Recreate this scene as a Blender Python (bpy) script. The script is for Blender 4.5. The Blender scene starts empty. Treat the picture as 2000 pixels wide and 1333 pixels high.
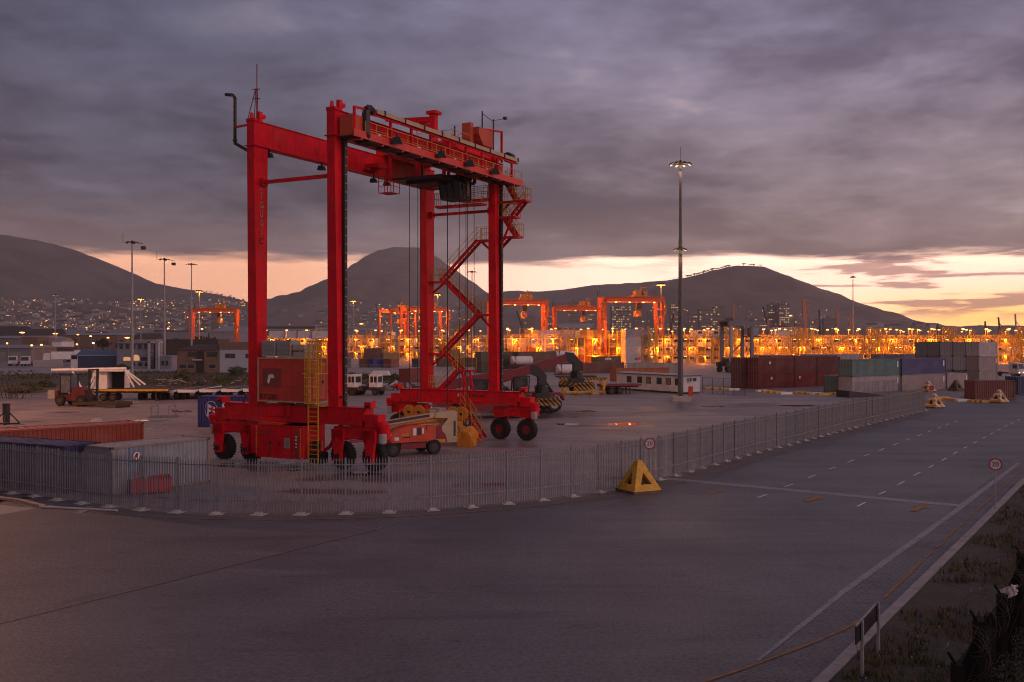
import bpy, math, random
from mathutils import Vector, Matrix, noise
random.seed(11)
SC = bpy.context.scene
COL = SC.collection
F, HZ, CH = 1886.0, 663.0, 8.3          # focal length in photo pixels, horizon row, camera height

# ------------------------------------------------------------------ camera
cd = bpy.data.cameras.new('camera'); cam = bpy.data.objects.new('camera', cd); COL.objects.link(cam)
cam.location = (0, 0, CH); cam.rotation_euler = (math.radians(90), 0, 0)
cd.sensor_width = 36; cd.lens = 36 * F / 2000; cd.shift_y = -3.5 / 2000
cd.clip_start = .5; cd.clip_end = 30000
SC.camera = cam

# ------------------------------------------------------------------ render / exposure
SC.render.engine = 'CYCLES'
SC.view_settings.view_transform = 'Standard'; SC.view_settings.look = 'None'
SC.view_settings.exposure = 0; SC.view_settings.gamma = 1
cy = SC.cycles
cy.use_denoising = True; cy.denoising_prefilter = 'ACCURATE'; cy.filter_width = 1.05; cy.max_bounces = 6; cy.diffuse_bounces = 2; cy.glossy_bounces = 3
cy.transmission_bounces = 4; cy.transparent_max_bounces = 8; cy.volume_bounces = 0
cy.sample_clamp_indirect = 4; cy.caustics_reflective = False; cy.caustics_refractive = False

# ------------------------------------------------------------------ node helper
def N(nt, typ, _in=None, **props):
    n = nt.nodes.new(typ)
    for k, v in props.items(): setattr(n, k, v)
    for k, v in (_in or {}).items():
        s = n.inputs[k]
        if isinstance(v, bpy.types.NodeSocket): nt.links.new(v, s)
        else:
            if isinstance(v, tuple) and s.type == 'RGBA' and len(v) == 3: v = (*v, 1)
            s.default_value = v
    return n
def MATH(nt, op, a, b=0.0, clamp=False):
    n = N(nt, 'ShaderNodeMath', {0: a, 1: b}, operation=op, use_clamp=clamp); return n.outputs[0]
def SMOOTH(nt, v, a, b):
    n = N(nt, 'ShaderNodeMapRange', {0: v, 1: a, 2: b}, interpolation_type='SMOOTHSTEP'); return n.outputs[0]
def MIX(nt, f, a, b, mode='MIX'):
    n = nt.nodes.new('ShaderNodeMix'); n.data_type = 'RGBA'; n.blend_type = mode
    for s, v in ((n.inputs[0], f), (n.inputs[6], a), (n.inputs[7], b)):
        if isinstance(v, bpy.types.NodeSocket): nt.links.new(v, s)
        else: s.default_value = (*v, 1) if isinstance(v, tuple) and len(v) == 3 else v
    return n.outputs[2]

# ------------------------------------------------------------------ world: dusk sky, cloud deck with a clear band above the hills
W = bpy.data.worlds.new('World'); SC.world = W; W.use_nodes = True
nt = W.node_tree; nt.nodes.clear()
tc = N(nt, 'ShaderNodeTexCoord')
d = N(nt, 'ShaderNodeVectorMath', {0: tc.outputs['Generated']}, operation='NORMALIZE').outputs[0]
sx = N(nt, 'ShaderNodeSeparateXYZ', {0: d}); dx, dy, dz = sx.outputs
el = MATH(nt, 'MAXIMUM', dz, 0.0)
zz = MATH(nt, 'ADD', el, 0.15)
px_ = MATH(nt, 'DIVIDE', dx, zz); py_ = MATH(nt, 'DIVIDE', dy, zz)
pv = N(nt, 'ShaderNodeCombineXYZ', {0: px_, 1: py_, 2: 3.7}).outputs[0]
big = N(nt, 'ShaderNodeTexNoise', {'Vector': pv, 'Scale': .75, 'Detail': 7.0, 'Roughness': .55, 'Distortion': .35}).outputs[0]
fin = N(nt, 'ShaderNodeTexNoise', {'Vector': pv, 'Scale': 3.1, 'Detail': 7.0, 'Roughness': .6, 'Distortion': .2}).outputs[0]
lump = MATH(nt, 'ADD', MATH(nt, 'MULTIPLY', big, .64), MATH(nt, 'MULTIPLY', fin, .36))
rise = SMOOTH(nt, el, .08, .34)
right = SMOOTH(nt, dx, -.36, .30)
c_lo = MIX(nt, right, (.098, .092, .124), (.272, .208, .222))       # cloud base colour near the horizon, left / right
c_hi = MIX(nt, right, (.086, .092, .150), (.236, .214, .315))       # and high up
ccol = MIX(nt, rise, c_lo, c_hi)
shade = SMOOTH(nt, lump, .40, .61)
cl = MIX(nt, shade, MIX(nt, 1.0, ccol, (.56, .56, .60), 'MULTIPLY'), MIX(nt, 1.0, ccol, (1.50, 1.48, 1.46), 'MULTIPLY'))
thin = MATH(nt, 'MULTIPLY', SMOOTH(nt, lump, .565, .67), MATH(nt, 'ADD', MATH(nt, 'MULTIPLY', right, .85), .15))
cl = MIX(nt, thin, cl, (.62, .49, .52))
# clear strip under the deck: salmon on the left, cream in the middle, yellow low on the right
strip = MIX(nt, SMOOTH(nt, dx, -.26, .16), (2.2, 1.05, .64), (3.7, 2.3, 1.75))
strip = MIX(nt, MATH(nt, 'MULTIPLY', SMOOTH(nt, dx, .22, .44), SMOOTH(nt, el, .062, .022)), strip, (3.4, 1.75, .50))
nish = N(nt, 'ShaderNodeTexSky', sky_type='NISHITA', sun_disc=False, sun_elevation=math.radians(1.0), sun_rotation=math.radians(40))
strip = MIX(nt, .03, strip, nish.outputs[0], 'ADD')
wv = N(nt, 'ShaderNodeCombineXYZ', {0: MATH(nt, 'MULTIPLY', dx, 7.0), 1: MATH(nt, 'MULTIPLY', dy, 3.0), 2: MATH(nt, 'MULTIPLY', dz, 62.0)}).outputs[0]
wisp = N(nt, 'ShaderNodeTexNoise', {'Vector': wv, 'Scale': 1.15, 'Detail': 7.0, 'Roughness': .58, 'Distortion': .25}).outputs[0]
bar = MATH(nt, 'MULTIPLY', SMOOTH(nt, wisp, .50, .58), SMOOTH(nt, dx, .10, .30))
bar = MATH(nt, 'MULTIPLY', bar, SMOOTH(nt, el, .014, .030))
strip = MIX(nt, MATH(nt, 'MULTIPLY', bar, .80), strip, (.80, .36, .32))
edge = MATH(nt, 'ADD', el, MATH(nt, 'MULTIPLY', MATH(nt, 'SUBTRACT', wisp, .5), .036))
deck = SMOOTH(nt, edge, .074, .086)
sky = MIX(nt, deck, strip, cl)
# warm fringe where the last light catches the underside of the deck
fr = MATH(nt, 'MULTIPLY', SMOOTH(nt, edge, .150, .078), deck)
sky = MIX(nt, MATH(nt, 'MULTIPLY', fr, .25), sky, (.80, .46, .38))
# the thinner eastern half of the sky, behind the camera, is brighter
east = SMOOTH(nt, dy, .10, -.55)
sky = MIX(nt, east, sky, MIX(nt, SMOOTH(nt, dx, -.6, .3), MIX(nt, shade, (.125, .105, .13), (.19, .155, .18)), MIX(nt, shade, (.25, .21, .25), (.36, .30, .34))))
# bright patch added to the unseen sky behind right, lighting the crane's right faces
sky_fill = N(nt, 'ShaderNodeVectorMath', {0: d, 1: (.82, -.55, .15)}, operation='DOT_PRODUCT').outputs[1]
sky = MIX(nt, MATH(nt, 'MULTIPLY', SMOOTH(nt, sky_fill, .78, .97), 1.0), sky, (2.0, 1.30, 1.28))
sky = MIX(nt, SMOOTH(nt, dz, -.03, -.002), (.03, .025, .03), sky)
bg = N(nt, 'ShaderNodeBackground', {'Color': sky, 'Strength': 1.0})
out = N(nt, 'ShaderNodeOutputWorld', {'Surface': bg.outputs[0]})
W.cycles.sampling_method = 'MANUAL'; W.cycles.sample_map_resolution = 512
# ------------------------------------------------------------------ geometry helpers
def G(px, py, z=0.0):
    """the point at height z seen at photo pixel (px, py)"""
    Y = F * (CH - z) / (py - HZ); return Vector(((px - 1000) / F * Y, Y, z))
def AT(px, py, Y):
    return Vector(((px - 1000) / F * Y, Y, CH + (HZ - py) / F * Y))
def XA(px, Y): return (px - 1000) / F * Y
def ZA(py, Y): return CH + (HZ - py) / F * Y

class MB:
    def __init__(s): s.v = []; s.f = []; s.m = []
    def add(s, vs, fs, m=0):
        o = len(s.v); s.v += [tuple(p) for p in vs]; s.f += [tuple(i + o for i in f) for f in fs]; s.m += [m] * len(fs); return s
    def b0(s, x0, y0, z0, x1, y1, z1, m=0):
        v = [(x, y, z) for z in (z0, z1) for y in (y0, y1) for x in (x0, x1)]
        return s.add(v, [(0, 2, 3, 1), (4, 5, 7, 6), (0, 1, 5, 4), (2, 6, 7, 3), (0, 4, 6, 2), (1, 3, 7, 5)], m)
    def box(s, cx, cy_, cz, sx_, sy, sz, m=0, M=None):
        k = len(s.v); s.b0(cx - sx_ / 2, cy_ - sy / 2, cz - sz / 2, cx + sx_ / 2, cy_ + sy / 2, cz + sz / 2, m)
        if M is not None:
            for i in range(k, len(s.v)): s.v[i] = tuple(M @ Vector(s.v[i]))
        return s
    def bar(s, p, q, w, h=None, m=0, w2=None, h2=None):
        p, q = Vector(p), Vector(q); h = w if h is None else h; w2 = w if w2 is None else w2; h2 = h if h2 is None else h2
        d_ = (q - p)
        if d_.length < 1e-6: return s
        d_.normalize(); up = Vector((0, 0, 1)) if abs(d_.z) < .95 else Vector((0, 1, 0))
        a = d_.cross(up).normalized(); b = a.cross(d_)
        v = []
        for c, ww, hh in ((p, w, h), (q, w2, h2)):
            for i, j in ((-1, -1), (1, -1), (1, 1), (-1, 1)): v.append(c + a * (i * ww / 2) + b * (j * hh / 2))
        return s.add(v, [(0, 1, 2, 3), (7, 6, 5, 4), (0, 4, 5, 1), (1, 5, 6, 2), (2, 6, 7, 3), (3, 7, 4, 0)], m)
    def tube(s, p, q, r, n=6, m=0, r2=None, cap=True):
        p, q = Vector(p), Vector(q); r2 = r if r2 is None else r2; d_ = (q - p)
        if d_.length < 1e-6: return s
        d_.normalize(); up = Vector((0, 0, 1)) if abs(d_.z) < .95 else Vector((0, 1, 0))
        a = d_.cross(up).normalized(); b = a.cross(d_); v = []
        for c, rr in ((p, r), (q, r2)):
            for i in range(n):
                t = 2 * math.pi * i / n; v.append(c + (a * math.cos(t) + b * math.sin(t)) * rr)
        fs = [(i, (i + 1) % n, n + (i + 1) % n, n + i) for i in range(n)]
        if cap: fs += [tuple(range(n - 1, -1, -1)), tuple(range(n, 2 * n))]
        return s.add(v, fs, m)
    def path(s, pts, r, n=6, m=0):
        for a, b in zip(pts, pts[1:]): s.tube(a, b, r, n, m)
        return s
    def lathe(s, prof, n=16, m=0, c=(0, 0, 0), axis='z'):
        c = Vector(c); v = []
        for r, h in prof:
            for i in range(n):
                t = 2 * math.pi * i / n; a, b = r * math.cos(t), r * math.sin(t)
                v.append(c + Vector({'z': (a, b, h), 'y': (a, h, b), 'x': (h, a, b)}[axis]))
        fs = []
        for k in range(len(prof) - 1):
            for i in range(n):
                j = (i + 1) % n; fs.append((k * n + i, k * n + j, (k + 1) * n + j, (k + 1) * n + i))
        fs += [tuple(range(n - 1, -1, -1)), tuple(range((len(prof) - 1) * n, len(prof) * n))]
        return s.add(v, fs, m)
    def prism(s, poly, axis, a, b, m=0):
        n = len(poly); v = []
        for t in (a, b):
            for p, q in poly: v.append({'x': (t, p, q), 'y': (p, t, q), 'z': (p, q, t)}[axis])
        fs = [(i, (i + 1) % n, n + (i + 1) % n, n + i) for i in range(n)] + [tuple(range(n - 1, -1, -1)), tuple(range(n, 2 * n))]
        return s.add(v, fs, m)
    def quad(s, a, b, c, d_, m=0): return s.add([a, b, c, d_], [(0, 1, 2, 3)], m)
    def mesh(s, name, mats, smooth=False):
        me = bpy.data.meshes.new(name); me.from_pydata(s.v, [], s.f)
        for mt in (mats if isinstance(mats, (list, tuple)) else [mats]): me.materials.append(mt)
        me.polygons.foreach_set('material_index', s.m)
        if smooth: me.polygons.foreach_set('use_smooth', [True] * len(me.polygons))
        me.update(); return me
    def build(s, name, mats, parent=None, smooth=False, loc=None, rz=0.0, color=None):
        return link(name, s.mesh(name, mats, smooth), parent, loc, rz, color)

import bmesh
def link(name, me, parent=None, loc=None, rz=0.0, color=None):
    o = bpy.data.objects.new(name, me); COL.objects.link(o)
    if parent is not None: o.parent = parent
    if loc is not None: o.location = loc
    if rz: o.rotation_euler = (0, 0, rz)
    if color is not None: o.color = (*color, 1)
    return o
def fixn(me):
    bm = bmesh.new(); bm.from_mesh(me); bmesh.ops.recalc_face_normals(bm, faces=bm.faces); bm.to_mesh(me); bm.free(); return me
def tag(o, label=None, cat=None, group=None, kind=None):
    for k, v in (('label', label), ('category', cat), ('group', group), ('kind', kind)):
        if v: o[k] = v
    return o
def thing(name, label, cat, loc=(0, 0, 0), rz=0.0, group=None):
    o = bpy.data.objects.new(name, None); COL.objects.link(o); o.empty_display_size = .2
    o.location = loc; o.rotation_euler = (0, 0, rz); return tag(o, label, cat, group)
def struct(name, mb, mats, smooth=False, loc=None):
    o = mb.build(name, mats, None, smooth, loc); o['kind'] = 'structure'; return o
KIDS = {}
def copy_tree(o, loc=None, rz=None, label=None, group=None, parent=None, color=None):
    c = o.copy(); COL.objects.link(c)
    if parent is not None: c.parent = parent
    if loc is not None: c.location = loc
    if rz is not None: c.rotation_euler = (0, 0, rz)
    if label: c['label'] = label
    if group: c['group'] = group
    if color is not None and c.get('painted'): c.color = (*color, 1)
    for ch in list(o.children): copy_tree(ch, parent=c, color=color)
    return c
_tc = {}
def text_mesh(s, size, depth=.01):
    k = (s, size, depth)
    cu = bpy.data.curves.new('lettering', 'FONT'); cu.body = s; cu.size = size; cu.extrude = depth / 2; cu.align_x = 'CENTER'; cu.align_y = 'CENTER'
    ob = bpy.data.objects.new('lettering', cu); COL.objects.link(ob)
    dg = bpy.context.evaluated_depsgraph_get(); dg.update()
    me = bpy.data.meshes.new_from_object(ob.evaluated_get(dg)); bpy.data.objects.remove(ob); bpy.data.curves.remove(cu)
    return me
def text(s, size, mt, parent, loc, rot, name='lettering', depth=.012, stretch=1.0):
    me = text_mesh(s, size, depth); me.materials.clear(); me.materials.append(mt)
    o = link(name, me, parent, loc); o.rotation_euler = rot; o.scale = (stretch, 1, 1); return o

# ------------------------------------------------------------------ materials
def mat(name, c, rough=.55, metal=0.0, var=.18, scale=1.2, grime=None, grime_amt=.35, bump=0.0, bscale=30.0, spec=.5, objcol=False, emit=None, estr=1.0, coord='Object'):
    m = bpy.data.materials.new(name); m.use_nodes = True; nt = m.node_tree; b = nt.nodes['Principled BSDF']
    b.inputs['Roughness'].default_value = rough; b.inputs['Metallic'].default_value = metal; b.inputs['Specular IOR Level'].default_value = spec
    if emit is not None:
        b.inputs['Base Color'].default_value = (*c, 1); b.inputs['Emission Color'].default_value = (*emit, 1); b.inputs['Emission Strength'].default_value = estr; return m
    tc = N(nt, 'ShaderNodeTexCoord'); co = tc.outputs[coord]
    n1 = N(nt, 'ShaderNodeTexNoise', {'Vector': co, 'Scale': scale, 'Detail': 5.0, 'Roughness': .6}).outputs[0]
    base = N(nt, 'ShaderNodeObjectInfo').outputs['Color'] if objcol else N(nt, 'ShaderNodeRGB').outputs[0]
    if not objcol: base.default_value = (*c, 1)
    col = MIX(nt, SMOOTH(nt, n1, .3, .7), MIX(nt, 1.0, base, (1 - var,) * 3, 'MULTIPLY'), MIX(nt, 1.0, base, (1 + var,) * 3, 'MULTIPLY'))
    if grime:
        n2 = N(nt, 'ShaderNodeTexNoise', {'Vector': co, 'Scale': scale * 2.7, 'Detail': 8.0, 'Roughness': .7, 'Distortion': .4}).outputs[0]
        col = MIX(nt, MATH(nt, 'MULTIPLY', SMOOTH(nt, n2, .52, .70), grime_amt), col, grime)
    nt.links.new(col, b.inputs['Base Color'])
    rr = N(nt, 'ShaderNodeMapRange', {0: n1, 1: .3, 2: .7, 3: max(.05, rough - .12), 4: min(1, rough + .12)}).outputs[0]
    nt.links.new(rr, b.inputs['Roughness'])
    if bump:
        n3 = N(nt, 'ShaderNodeTexNoise', {'Vector': co, 'Scale': bscale, 'Detail': 4.0}).outputs[0]
        nt.links.new(N(nt, 'ShaderNodeBump', {'Height': n3, 'Strength': bump, 'Distance': .02}).outputs[0], b.inputs['Normal'])
    return m
def lampmat(name, c, s): return mat(name, (.1, .1, .1), emit=c, estr=s)

M = {}
M['red'] = mat('crane_red_paint', (.68, .008, .021), .45, var=.2, scale=.45, grime=(.17, .02, .02), grime_amt=.55, bump=.06, bscale=3, spec=.12)
M['dred'] = mat('dark_red_paint', (.20, .007, .014), .5, var=.2, grime=(.05, .015, .012))
M['ored'] = mat('orange_red_paint', (.56, .05, .010), .4, var=.12, grime=(.2, .04, .015))
M['yel'] = mat('safety_yellow_paint', (.62, .30, .02), .5, var=.2, grime=(.2, .1, .02))
M['oyel'] = mat('orange_yellow_paint', (.62, .22, .015), .5, var=.2, scale=2, grime=(.12, .05, .015), grime_amt=.6)
M['cream'] = mat('cream_paint', (.44, .32, .20), .5, var=.12, grime=(.2, .13, .08))
M['white'] = mat('white_paint', (.72, .68, .66), .5, var=.1, grime=(.35, .27, .22))
M['black'] = mat('black_steel', (.016, .014, .015), .5, var=.3)
M['rubber'] = mat('tyre_rubber', (.014, .012, .012), .8, var=.3, scale=4, bump=.3, bscale=12)
M['gal'] = mat('galvanised_steel', (.27, .27, .29), .55, .1, var=.2, scale=3, grime=(.16, .10, .07))
M['fence'] = mat('weathered_fence_steel', (.20, .205, .23), .55, .1, var=.2, scale=2, grime=(.10, .06, .04), grime_amt=.4)
M['kerbc'] = mat('kerb_concrete', (.27, .245, .24), .8, var=.18, scale=1.5, grime=(.12, .10, .09), grime_amt=.5, bump=.2)
M['steel'] = mat('grey_steel', (.26, .25, .25), .5, .3, var=.2, scale=2, grime=(.15, .09, .06))
M['grey'] = mat('grey_paint', (.34, .32, .31), .55, var=.15, grime=(.15, .12, .10))
M['dark'] = mat('dark_rusty_steel', (.05, .032, .026), .7, var=.4, scale=2, grime=(.12, .05, .025))
M['rope'] = mat('wire_rope', (.02, .018, .018), .6)
M['glass'] = mat('window_glass', (.02, .025, .028), .08, spec=.8, var=.1)
M['conc'] = mat('pale_concrete', (.42, .38, .35), .8, var=.15, scale=2, grime=(.2, .17, .15), bump=.2)
M['deck'] = mat('dark_grating', (.05, .025, .022), .8, var=.3)
M['ink'] = mat('black_lettering', (.02, .015, .015), .6)
M['wink'] = mat('white_lettering', (.72, .70, .68), .6)
M['fadeink'] = mat('faded_grey_lettering', (.32, .20, .17), .6, var=.45, scale=1.0)
M['yink'] = mat('yellow_lettering', (.75, .48, .03), .6)
M['blueink'] = mat('blue_lettering', (.05, .08, .25), .6)
M['redink'] = mat('red_lettering', (.45, .04, .03), .6)
M['soil'] = mat('dark_soil', (.055, .042, .034), .95, var=.4, scale=.7, grime=(.10, .08, .06), bump=.5, bscale=9)
M['paint'] = mat('container_paint', (1, 1, 1), .52, var=.14, scale=.9, grime=(.14, .055, .03), grime_amt=.40, objcol=True)
M['paintb'] = mat('plain_paint', (1, 1, 1), .55, var=.12, scale=.6, grime=(.12, .09, .07), grime_amt=.25, objcol=True)
M['sodium'] = lampmat('sodium_lamp', (1, .32, .06), 11)
M['sodiums'] = lampmat('sodium_lamp_far', (1, .36, .08), 5)
M['warm'] = lampmat('warm_white_lamp', (1, .62, .30), 3)
M['cool'] = lampmat('cool_white_lamp', (.80, 1, .82), 3)
M['warmwin'] = lampmat('lit_window', (1, .66, .34), .75)
M['dimwin'] = lampmat('dim_lit_window', (1, .46, .16), .6)

def weather(m, streak, faded, amt=.5, fade=.5):
    """faded patches and dark vertical run marks on painted steel"""
    nt = m.node_tree; b = nt.nodes['Principled BSDF']; src = b.inputs['Base Color'].links[0].from_socket
    co = N(nt, 'ShaderNodeTexCoord').outputs['Object']
    v = N(nt, 'ShaderNodeMapping', {'Vector': co, 'Scale': (3.2, 3.2, .16)}).outputs[0]
    a = N(nt, 'ShaderNodeTexNoise', {'Vector': v, 'Scale': 1.5, 'Detail': 6.0, 'Roughness': .7}).outputs[0]
    f = N(nt, 'ShaderNodeTexNoise', {'Vector': co, 'Scale': .35, 'Detail': 7.0, 'Roughness': .65}).outputs[0]
    c = MIX(nt, MATH(nt, 'MULTIPLY', SMOOTH(nt, f,   .50, .66), fade), src, faded)
    c = MIX(nt, MATH(nt, 'MULTIPLY', SMOOTH(nt, a, .54, .70), amt), c, streak); nt.links.new(c, b.inputs['Base Color'])
weather(M['red'], (.17, .012, .014), (.58, .045, .045), .6)
weather(M['ored'], (.14, .03, .012), (.50, .10, .04), .4)
weather(M['paint'], (.10, .05, .035), (.34, .28, .26), .28, .14)
def catmull(pts, n=8):
    out_ = []; P = [pts[0] * 2 - pts[1]] + pts + [pts[-1] * 2 - pts[-2]]
    for i in range(1, len(P) - 2):
        a, b, c, d_ = P[i - 1:i + 3]
        for k in range(n):
            t = k / n; out_.append(.5 * ((2 * b) + (c - a) * t + (2 * a - 5 * b + 4 * c - d_) * t * t + (3 * b - a - 3 * c + d_) * t ** 3))
    return out_ + [pts[-1]]
def resample(pts, step):
    out_ = [pts[0].copy()]; need = step
    for a, b in zip(pts, pts[1:]):
        L = (b - a).length; pos = 0.0
        while L - pos >= need: pos += need; out_.append(a.lerp(b, pos / L)); need = step
        need -= (L - pos)
    return out_
def offset(pts, dist):
    o = []
    for i, p in enumerate(pts):
        t = (pts[min(i + 1, len(pts) - 1)] - pts[max(i - 1, 0)]).normalized(); o.append(p + Vector((t.y, -t.x, 0)) * dist)
    return o
def ribbon(mb, pts, o0, o1, z, m=0):
    a, b = offset(pts, o0), offset(pts, o1)
    for i in range(len(pts) - 1):
        q = [a[i], b[i], b[i + 1], a[i + 1]]; mb.quad(*[(p.x, p.y, z) for p in q], m)
# ------------------------------------------------------------------ ground, road, markings
FENCE = catmull([Vector((-75, 79, 0)), Vector((-50, 64.5, 0)), G(8, 961.7), G(86, 973), G(170, 984.7), G(271, 996), G(415, 1004), G(580, 1005.5), G(762, 1001), G(925, 990.5),
                 G(1070, 976), G(1185, 959.5), G(1284, 938), G(1387, 909.7), G(1472.6, 885.3), G(1543, 868.5), G(1650, 840), G(1808, 802)], 8)
KD = Vector((.561, .828, 0)).normalized(); K0 = G(1620, 1333)
def K(t, off=0.0): return K0 + KD * t + Vector((-KD.y, KD.x, 0)) * off     # off metres into the road from the kerb line

def ground_mat(name, c1, c2, scale, rough, wet, brick=None, bcol=.72, mort=.42, bump=.25, crack=None):
    m = bpy.data.materials.new(name); m.use_nodes = True; nt = m.node_tree; b = nt.nodes['Principled BSDF']
    co = N(nt, 'ShaderNodeNewGeometry').outputs['Position']
    n1 = N(nt, 'ShaderNodeTexNoise', {'Vector': co, 'Scale': scale, 'Detail': 8.0, 'Roughness': .62, 'Distortion': .3}).outputs[0]
    st = N(nt, 'ShaderNodeMapping', {'Vector': co, 'Rotation': (0, 0, math.radians(-34)), 'Scale': (.22, 1.4, 1)}).outputs[0]
    n2 = N(nt, 'ShaderNodeTexNoise', {'Vector': st, 'Scale': scale * 2.2, 'Detail': 7.0, 'Roughness': .65, 'Distortion': .5}).outputs[0]
    n3 = N(nt, 'ShaderNodeTexNoise', {'Vector': co, 'Scale': 7.0, 'Detail': 5.0, 'Roughness': .75}).outputs[0]
    col = MIX(nt, SMOOTH(nt, n1, .32, .68), c1, c2)
    col = MIX(nt, MATH(nt, 'MULTIPLY', SMOOTH(nt, n2, .54, .70), .55), col, tuple(x * .45 for x in c1))
    col = MIX(nt, MATH(nt, 'MULTIPLY', SMOOTH(nt, n2, .40, .28), .35), col, tuple(x * 1.5 for x in c2))
    col = MIX(nt, SMOOTH(nt, n3, .25, .75), MIX(nt, 1.0, col, (.52,) * 3, 'MULTIPLY'), MIX(nt, 1.0, col, (1.50,) * 3, 'MULTIPLY'))
    sp_ = N(nt, 'ShaderNodeTexNoise', {'Vector': st, 'Scale': 2.4, 'Detail': 6.0, 'Roughness': .7, 'Distortion': .8}).outputs[0]
    col = MIX(nt, MATH(nt, 'MULTIPLY', SMOOTH(nt, sp_, .61, .70), .7), col, tuple(x * .38 for x in c1))
    pt_ = N(nt, 'ShaderNodeTexNoise', {'Vector': co, 'Scale': .42, 'Detail': 9.0, 'Roughness': .72, 'Distortion': .6}).outputs[0]
    col = MIX(nt, MATH(nt, 'MULTIPLY', SMOOTH(nt, pt_, .57, .66), .42), col, tuple(x * .5 for x in c1))
    h = n3
    if brick:
        mp = N(nt, 'ShaderNodeMapping', {'Vector': co, 'Rotation': (0, 0, math.radians(brick[2]))}).outputs[0]
        br = N(nt, 'ShaderNodeTexBrick', {'Vector': mp, 'Color1': (1, 1, 1), 'Color2': (bcol + .14,) * 3, 'Mortar': (mort, mort, mort * 1.03, 1), 'Scale': 1.0, 'Mortar Size': brick[3], 'Mortar Smooth': .3,
                                         'Brick Width': brick[0], 'Row Height': brick[1]})
        col = MIX(nt, 1.0, col, br.outputs[0], 'MULTIPLY')
        h = MATH(nt, 'SUBTRACT', MATH(nt, 'MULTIPLY', n3, .4), MATH(nt, 'MULTIPLY', br.outputs[1], .8))
    if crack:
        v = N(nt, 'ShaderNodeTexVoronoi', {'Vector': co, 'Scale': crack}, feature='DISTANCE_TO_EDGE').outputs[0]
        col = MIX(nt, MATH(nt, 'MULTIPLY', SMOOTH(nt, v, .012, .002), .5), col, tuple(x * .4 for x in c1))
    nt.links.new(col, b.inputs['Base Color'])
    rg = N(nt, 'ShaderNodeMapRange', {0: n2, 1: .38, 2: .62, 3: rough, 4: rough - wet}).outputs[0]
    nt.links.new(rg, b.inputs['Roughness'])
    nt.links.new(N(nt, 'ShaderNodeBump', {'Height': h, 'Strength': bump, 'Distance': .012}).outputs[0], b.inputs['Normal'])
    return m
M['yard'] = ground_mat('yard_concrete', (.165, .133, .133), (.245, .198, .194), .10, .70, .30, crack=.16)
M['road'] = ground_mat('block_paved_road', (.086, .080, .086), (.130, .120, .124), .13, .62, .14, brick=(.23, .115, 56, .010), bcol=.84, mort=.72, bump=.3)
M['pave'] = ground_mat('paver_strip', (.100, .090, .095), (.150, .135, .138), .3, .66, .14, mort=.5, brick=(.44, .16, 56, .026), bump=.6)
M['pave2'] = ground_mat('old_paver_field', (.095, .085, .089), (.142, .124, .126), .12, .68, .14, brick=(.30, .15, 22, .015), bcol=.82, mort=.60, bump=.4)
M['band'] = ground_mat('concrete_band', (.20, .183, .19), (.26, .238, .245), .8, .66, .1)
M['verge'] = ground_mat('verge_soil', (.036, .028, .020), (.060, .046, .034), .5, .95, .1, bump=1.0)
M['apron'] = ground_mat('pale_apron', (.25, .21, .20), (.32, .27, .25), .06, .7, .2)
M['roadpaint'] = mat('worn_white_paint', (.70, .66, .67), .7, var=.2, scale=3, grime=(.2, .17, .17), grime_amt=.6, coord='Object')
M['yelpaint'] = mat('worn_yellow_paint', (.27, .12, .028), .7, var=.3, scale=3, grime=(.14, .11, .10), grime_amt=.75, coord='Object')
M['water'] = mat('puddle_water', (.02, .018, .02), .10, var=0, spec=.9)
_b = M['water'].node_tree.nodes['Principled BSDF']
for _l in list(_b.inputs['Roughness'].links): M['water'].node_tree.links.remove(_l)
_b.inputs['Roughness'].default_value = .015

g = MB(); g.b0(-4600, -200, -1, 4600, 7500, 0); struct('ground', g, M['yard'])
r = MB()
fo = offset(FENCE, -.25)
poly = [(-75, -60)] + [(p.x, p.y) for p in fo] + [tuple(fo[-1].xy + Vector((20, 32)))] + [tuple(K(190).xy), tuple(K(-60).xy)]
import mathutils.geometry as mg
tri = mg.tessellate_polygon([[Vector((x, y, 0)) for x, y in poly]])
r.add([(x, y, .004) for x, y in poly], [tuple(t) for t in tri]); o = struct('road', r, M['road']); fixn(o.data)
if o.data.polygons[0].normal.z < 0: o.data.flip_normals()
# strips of pavers: along the fence, along the kerb, and the older field on the left
s = MB(); ribbon(s, FENCE, .2, 2.1, .008); o = struct('paving_strip', s, M['pave']); fixn(o.data)
s = MB(); s.quad(*[(p.x, p.y, .008) for p in (K(-40), K(200), K(200, 1.95), K(-40, 1.95))]); o = struct('paving_strip', s, M['pave']); fixn(o.data)
s = MB()
A, B = G(-60, 1235), G(735, 1036)
fl = [p for p in offset(FENCE, 2.1) if p.x < B.x + 2]
s.add([(A.x, A.y, .007), (B.x, B.y, .007)] + [(p.x, p.y, .007) for p in reversed(fl)], [tuple(range(2 + len(fl)))]); o = struct('old_paving', s, M['pave2'])
if o.data.polygons[0].normal.z < 0: o.data.flip_normals()
s = MB(); s.bar((A.x, A.y, .006), (B.x, B.y, .006), .05, .012); struct('paving_joint', s, M['ink'])
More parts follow.
